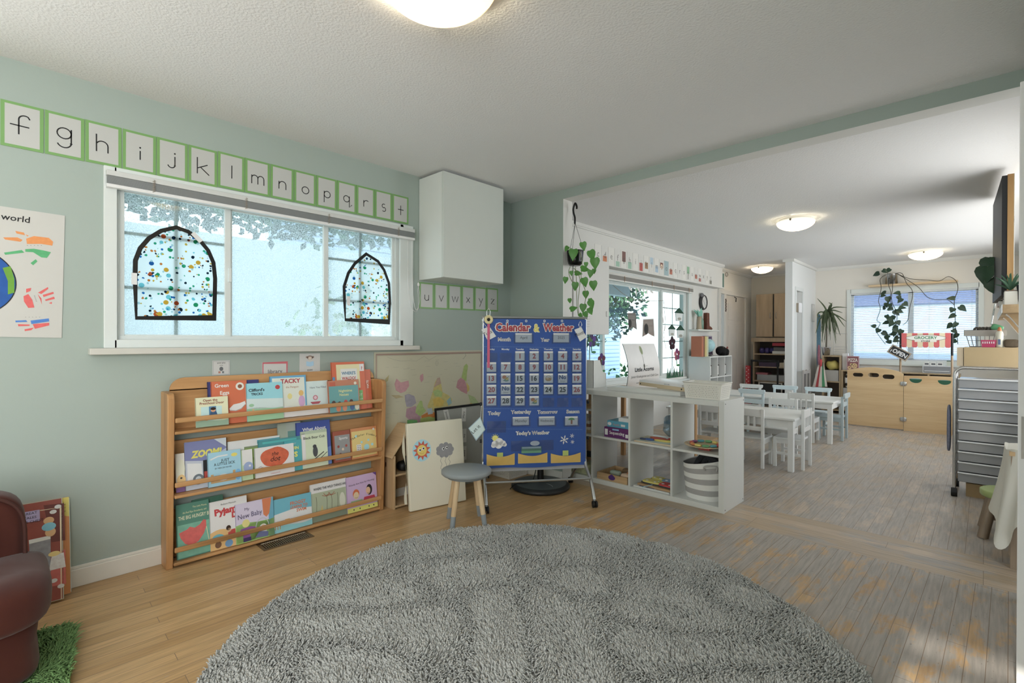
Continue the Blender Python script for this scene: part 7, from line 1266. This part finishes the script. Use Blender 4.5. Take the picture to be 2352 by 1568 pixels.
t=thing('glue_bottle','white glue bottle with orange tip on the tan box','bottle',(.078,5.15,TZ)); q=B(mat('b9b8a8',rough=.35)); q.lathe([(.001,0),(.021,0),(.022,.1),(.018,.115),(.012,.122)],n=20); q.ob('bottle_body',t); q=B(mat('b06a38')); q.lathe([(.012,.122),(.011,.137),(.006,.15),(.001,.152)],n=16); q.ob('orange_cap',t); B(mat('4a5a7a')).box(-.008,.006,-.0232,-.022,.02,.06).ob('label_strip',t)
b=B(mat('4f4434',rough=.9,var=.3,sc=90)); b.sq((0,0,.03),(.04,.035,.03),.4,10); tag(b.ob('woven_basket',M=Matrix.Translation((.14,5.16,TZ))),'small brown woven basket right of the glue bottle','basket')
t=thing('dish_brush','green headed scrub brush with clear handle leaning on the wire basket','brush',(.055,5.25,TZ+.12)); b=B(mat('3f8a5c')); b.sq((0,0,.03),(.035,.02,.024),.5,10); b.ob('brush_head',t,M=Matrix.Rotation(.4,4,'Y')); b=B(clear('c8d0d0',.6,.1)); b.cyl((-.02,0,.05),(.0,0,.21),.005,n=8); b.ob('handle',t)
# plant shelf on the right with panel, pots and brackets
SW2=wood('8d754f','7b6340','y',8); o=B(SW2); sx0=.085; o.box(sx0,.42,4.7,6.35,1.378,1.435); t=o.ob('plant_shelf',bevel=.002); tag(t,'thick wooden shelf with white front edge on the right wall','shelf'); B(mat('b8bcc4')).box(sx0-.004,sx0-.0005,4.7,6.35,1.38,1.434).ob('white_front_edge',t)
for y in (4.85,5.6):
    pr=[(.0,1.377)]+[(.02+.12*i/8,1.377-.19*(i/8)**1.4-.016*math.sin(PI*i/8)) for i in range(9)]+[(.33,1.187),(.33,1.377)]
    b=B(SW2).prism([(p[0],p[1]) for p in pr],0,.02); b.m(mat('b4b2ac')); b.tube([(p[0],p[1],.01) for p in pr[1:10]],.009,6); q=b.ob('bracket',t,M=Matrix(((1,0,0,.088),(0,0,1,y),(0,1,0,0),(0,0,0,1))))
Mp=FR((.1445,5.0,1.52),(-.0385,1.05,0),(0,0,1)); t=thing('weathered_panel','tall weathered white wooden panel with brown edge standing on the right shelf','wall panel',M=Mp)
m,N,L,P_=_new('weathered_paint'); P_.inputs['Roughness'].default_value=.7; tc=N.new('ShaderNodeTexCoord'); mp=N.new('ShaderNodeMapping'); mp.inputs['Scale'].default_value=(14,1.6,1); L.new(tc.outputs['Object'],mp.inputs['Vector']); nz=N.new('ShaderNodeTexNoise'); nz.inputs['Scale'].default_value=2.5; nz.inputs['Detail'].default_value=6; L.new(mp.outputs[0],nz.inputs['Vector']); cr=N.new('ShaderNodeValToRGB'); cr.color_ramp.elements[0].position=.36; cr.color_ramp.elements[0].color=C('5f5448'); cr.color_ramp.elements[1].position=.46; cr.color_ramp.elements[1].color=C('b5b0a2'); L.new(nz.outputs['Fac'],cr.inputs[0]); L.new(cr.outputs[0],P_.inputs['Base Color'])
b=B(m).box(0,1.05,0,.86,.001,.004); b.ob('painted_face',t); B(wood('8d6a34','775626','y',8)).box(0,1.05,-.04,.86,-.032,0).ob('wooden_edge',t); B(BLACK).box(.004,1.04,0,.855,-.06,-.0325).ob('gap_shade_slab',t)  # black slab stands in for the dark gap behind the panel
SZ=1.4355
t=thing('white_planter','square white planter with spiky dracaena on the right shelf','potted plant',(.128,4.90,SZ)); B(mat('b0aea4',rough=.35)).box(-.033,.036,-.035,.035,0,.10).ob('pot',t,bevel=.006); B(mat('5c5048')).box(-.03,.033,-.032,.032,.1,.106).ob('pebbles',t); q=B(mat('2c4634',g=1.5)); 
for k in range(22): a=R_.uniform(0,2*PI); l=R_.uniform(.08,.13); e=R_.uniform(.3,1.3); blade([(0,0,.11),(l*.5*math.cos(a)*math.cos(e),l*.5*math.sin(a)*math.cos(e),.12+l*.6*math.sin(e)),(l*math.cos(a)*math.cos(e),l*math.sin(a)*math.cos(e),.12+l*math.sin(e))],.006)
q.ob('leaves',t)
b=B(mat('22262e',rough=.4,g=1.2)).lathe([(.001,0),(.036,0),(.05,.14),(.046,.14)],n=24); tag(b.ob('dark_planter',M=Matrix.Translation((.205,4.88,SZ))),'dark blue tapered planter beside the white planter','planter')
for k,(x,y,s) in enumerate(((.10,5.28,.028),(.115,5.12,.022))):
    t=thing('small_planter',('small pale pot with dark succulent farther along the shelf','tiny white pot between the planters on the shelf')[k],'potted plant',(x,y,SZ)); B(mat('a8a8a2')).lathe([(.001,0),(s*.8,0),(s,.055),(s*.9,.055)],n=18).ob('pot',t); q=B(mat('3f463e',var=.3)); [leaf(q,(0,0,.05),.05,.025,(math.cos(a),math.sin(a),.5),(0,0,1)) for a in [2*PI*j/7 for j in range(7)]]; q.ob('leaves',t)
t=thing('philodendron','large dark green philodendron leaves growing out from behind the weathered panel','potted plant',(.19,6.22,SZ)); O=Vector((.19,6.22,SZ)); q=B(mat('8a8880')); B(mat('6f6a60')).lathe([(.001,0),(.045,0),(.055,.1),(.05,.1)],n=20).ob('pot',t)
b=B(mat('23402a',rough=.35,var=.2,g=1.4)); s=B(mat('4a5a34'))
for (u,v,l,w,d) in ((2278,592,.15,.15,(-.15,-.1,-1)),(2268,612,.16,.15,(-.2,-.1,-1)),(2276,640,.17,.12,(.3,-.1,-1)),(2284,590,.13,.10,(.1,-.1,-1))):
    p=PY(u,v,5.85)-O; leaf(b,p,l,w,d,(-.4,-1,.1)); s.tube(smooth([(0,0,.1),(p.x*.5+.02,p.y*.5,max(p.z,.2)*.8+.05),p]),.004,5)
b.ob('leaves',t); s.ob('leaf_stalks',t)
# low painted stool, cloth covered table
t=thing('painted_stool','small wooden stool with painted green top by the right edge','stool',(.12,4.24,0)); b=B(mat('7a8a48',rough=.4)); b.lathe([(.001,.24),(.135,.24),(.14,.248),(.14,.275),(.133,.28),(.001,.28)],n=40); b.ob('seat',t); b=B(mat('7fa4b0',rough=.4)); b.z0=.28; b.ell(.03,-.02,.07,.07,2,24); b.m(mat('6f9aa8')); b.line(arc(.03,-.02,.05,20,300,16),.006,3); b.ob('painted_picture',t)
for dx,dy in ((-.10,-.10),(.10,-.10),(-.10,.10),(.10,.10)): q=B(wood('7c6a56','6a5844','z',9)); q.cyl((dx*1.25,dy*1.25,0),(dx*.8,dy*.8,.24),.026,.026,n=4); q.ob('leg',t)
B(wood('7c6a56','6a5844','x',9)).box(-.09,.09,-.012,.012,.09,.13).ob('cross_bar',t)
t=thing('cloth_table','white cloth draped over a small wooden legged table at the right edge','table',(.235,3.80,0)); CL=mat('aaa79c',rough=.85,var=.03)
b=B(CL); 
def cl(i,j):
    a=2*PI*i; s=.5; r=.155+.05*j**1.5; x=math.copysign(abs(math.cos(a))**s,math.cos(a))*r; y=math.copysign(abs(math.sin(a))**s,math.sin(a))*r
    f=.012*math.sin(9*a+2)*j; cor=abs(math.sin(2*a))**3; return (x+f,y+f*.6,.62-(.36+.16*cor)*j+.006*math.sin(5*a)*(1-j))
b.grid(cl,90,18); b.add([cl(k/90,0) for k in range(90)],[tuple(range(90))]); b.ob('white_cloth',t); B(WT).box(-.14,.14,-.14,.14,.59,.612).ob('tabletop',t)
for dx in(-.11,.11):
    for dy in (-.11,.11): B(wood('7c6a56','6a5844','z',9)).box(dx-.024,dx+.024,dy-.024,dy+.024,0,.59).ob('leg',t)
# ================================================================ OUTSIDE
st(B(mat('7f8a86',rough=.9,var=.2,sc=3)).box(-16,-3.6,-6,18,-.5,-.4).ob('ground'),'paved ground outside the windows'); st(B(mat('848c90',rough=.9)).box(-6,6,10.6,20,-.5,-.4).ob('ground_far'),'ground beyond the far window')
def foliage(name,lab,c,r,n,ls,h,trunk=None,cat='tree',seed=1,shell=.5,m2=None):
    t=thing(name,lab,cat,(c[0],c[1],-.4)); rg=random.Random(seed); b=B(mat(h,rough=.6,var=.35,sc=4,g=1.5)); ms=[mat(h,rough=.6,var=.35,sc=4,g=1.5),mat(m2 or h,rough=.5,var=.3,sc=5,g=1.7)]
    for k in range(n):
        v=Vector((rg.gauss(0,1),rg.gauss(0,1),rg.gauss(0,1))).normalized()*(shell+(1-shell)*rg.random()); p=Vector((v.x*r[0],v.y*r[1],v.z*r[2]+c[2]+.4)); d=Vector((rg.uniform(-1,1),rg.uniform(-1,1),rg.uniform(-1,.4))).normalized(); s=d.orthogonal().normalized(); l=ls*rg.uniform(.6,1.3); b.m(ms[rg.random()<.35]); b.add([p,p+d*l*.5+s*l*.28,p+d*l,p+d*l*.5-s*l*.28],[(0,1,2,3)])
    o=b.ob('foliage',t); 
    if trunk: q=B(mat(trunk[0],rough=.8,var=.3,sc=20)); q.tube(smooth([(x-c[0],y-c[1],z+.4) for x,y,z in trunk[1]]),trunk[2],8); q.ob('trunk',t)
    return t
# beyond the living window
st(B(mat('9fa8ac',rough=.9,var=.12,sc=3,g=1.9)).box(-7.4,-7.2,-4,6.2,-.4,2.55).ob('garden_wall'),'pale rendered neighbouring wall beyond the living window')
foliage('overhanging_tree','dark leafy tree branches hanging across the top of the living window',(-4.7,1.4,2.52),(.6,2.8,.42),7000,.10,'24403a',seed=3,m2='466a50',shell=.1)
foliage('shrub','pale leafy shrub outside the right part of the living window',(-4.6,2.4,1.0),(.4,.7,.8),420,.12,'6f8a6c','' and None,cat='shrub',seed=4,m2='a8b89a')
# beyond the dining window
b=B(mat('8fa0b4',rough=.7,var=.05,g=1.7)); b.box(-11.2,-11,4,18,-.4,4); 
for k in range(26): b.box(-10.99,-10.97,4,18,-.3+.16*k,-.18+.16*k)
t=thing('neighbour_house','pale blue sided neighbouring house beyond the dining window','house',(-11,11,-.4)); o=b.ob('siding_wall',t,M=Matrix.Translation((11,-11,.4)))
for y in (8.2,11.2,14.5): q=B(mat('56606e')).box(-10.97,-10.95,y,y+1.1,.9,2.2); f=q.ob('window',t,M=Matrix.Translation((11,-11,.4))); q=B(mat('b4bcc8')).box(-10.96,-10.93,y-.1,y,.8,2.3).box(-10.96,-10.93,y+1.1,y+1.2,.8,2.3).box(-10.96,-10.93,y,y+1.1,2.2,2.3); q.ob('window_frame',f)
b=B(mat('a8b4bc',g=1.7)); b.box(-4.9,-3.46,3.4,5.0,2.16,2.26).box(-4.95,-4.8,3.4,8.2,2.0,2.2); b.m(mat('39413f',g=1.2)).box(-4.8,-3.46,5.0,8.6,2.2,2.24); st(b.ob('trim_4'),'pale porch eave outside the dining window')
foliage('garden_tree','dark leafy tree with pale trunk outside the dining window',(-6.6,8.4,2.3),(1.1,3.2,1.35),9000,.15,'2c4038','trunk' and ('a8aaa4',[(-6.0,7.6,-.4),(-6.05,7.55,.6),(-6.1,7.5,1.6),(-6.2,7.8,2.4)],.07),seed=8,m2='5c7a58',shell=.15)
foliage('hedge','bright green hedge low outside the left of the dining window',(-4.3,5.1,.25),(.4,.55,.75),900,.11,'3f6a3a',cat='hedge',seed=9,m2='7a9a5c',shell=.3); foliage('hedge','bright green hedge low outside the middle of the dining window',(-4.4,7.6,.2),(.4,.7,.7),900,.11,'3f6a44',cat='hedge',seed=11,m2='7a9f74',shell=.3)
t=thing('parked_car','light blue parked car beyond the curved white sign','car',(-9.4,10.4,-.4)); CB_=mat('8fa4c4',rough=.2,g=1.6); b=B(CB_); b.sq((0,0,.62),(.85,2.1,.36),.35,16); b.ob('car_body',t); b=B(mat('8fa4c4',rough=.2,g=1.6)); b.sq((0,-.1,1.15),(.72,1.3,.34),.45,16); b.ob('cabin',t); b=B(mat('3f4c5c',rough=.1)); b.sq((.06,-.1,1.12),(.69,1.12,.24),.4,14); b.ob('side_window',t)
for y in (-1.3,1.3):
    for x in(-.72,.72): q=B(BLACK); q.cyl((x-.1,y,.33),(x+.1,y,.33),.33,n=24); q.ob('wheel',t)
b=B(mat('8fa0ae',g=1.7)); b.box(-3,3,15,15.2,-.4,3.2); b.m(mat('4a5878',g=1.4)).box(-3,3,14.9,15,2.05,2.3).box(-3,3,14.9,15,.0,.5); t=thing('far_house','pale house wall with dark roof band beyond the far blinds','house',(0,15,-.4)); b.ob('wall_face',t,M=Matrix.Translation((0,-15,.4)))
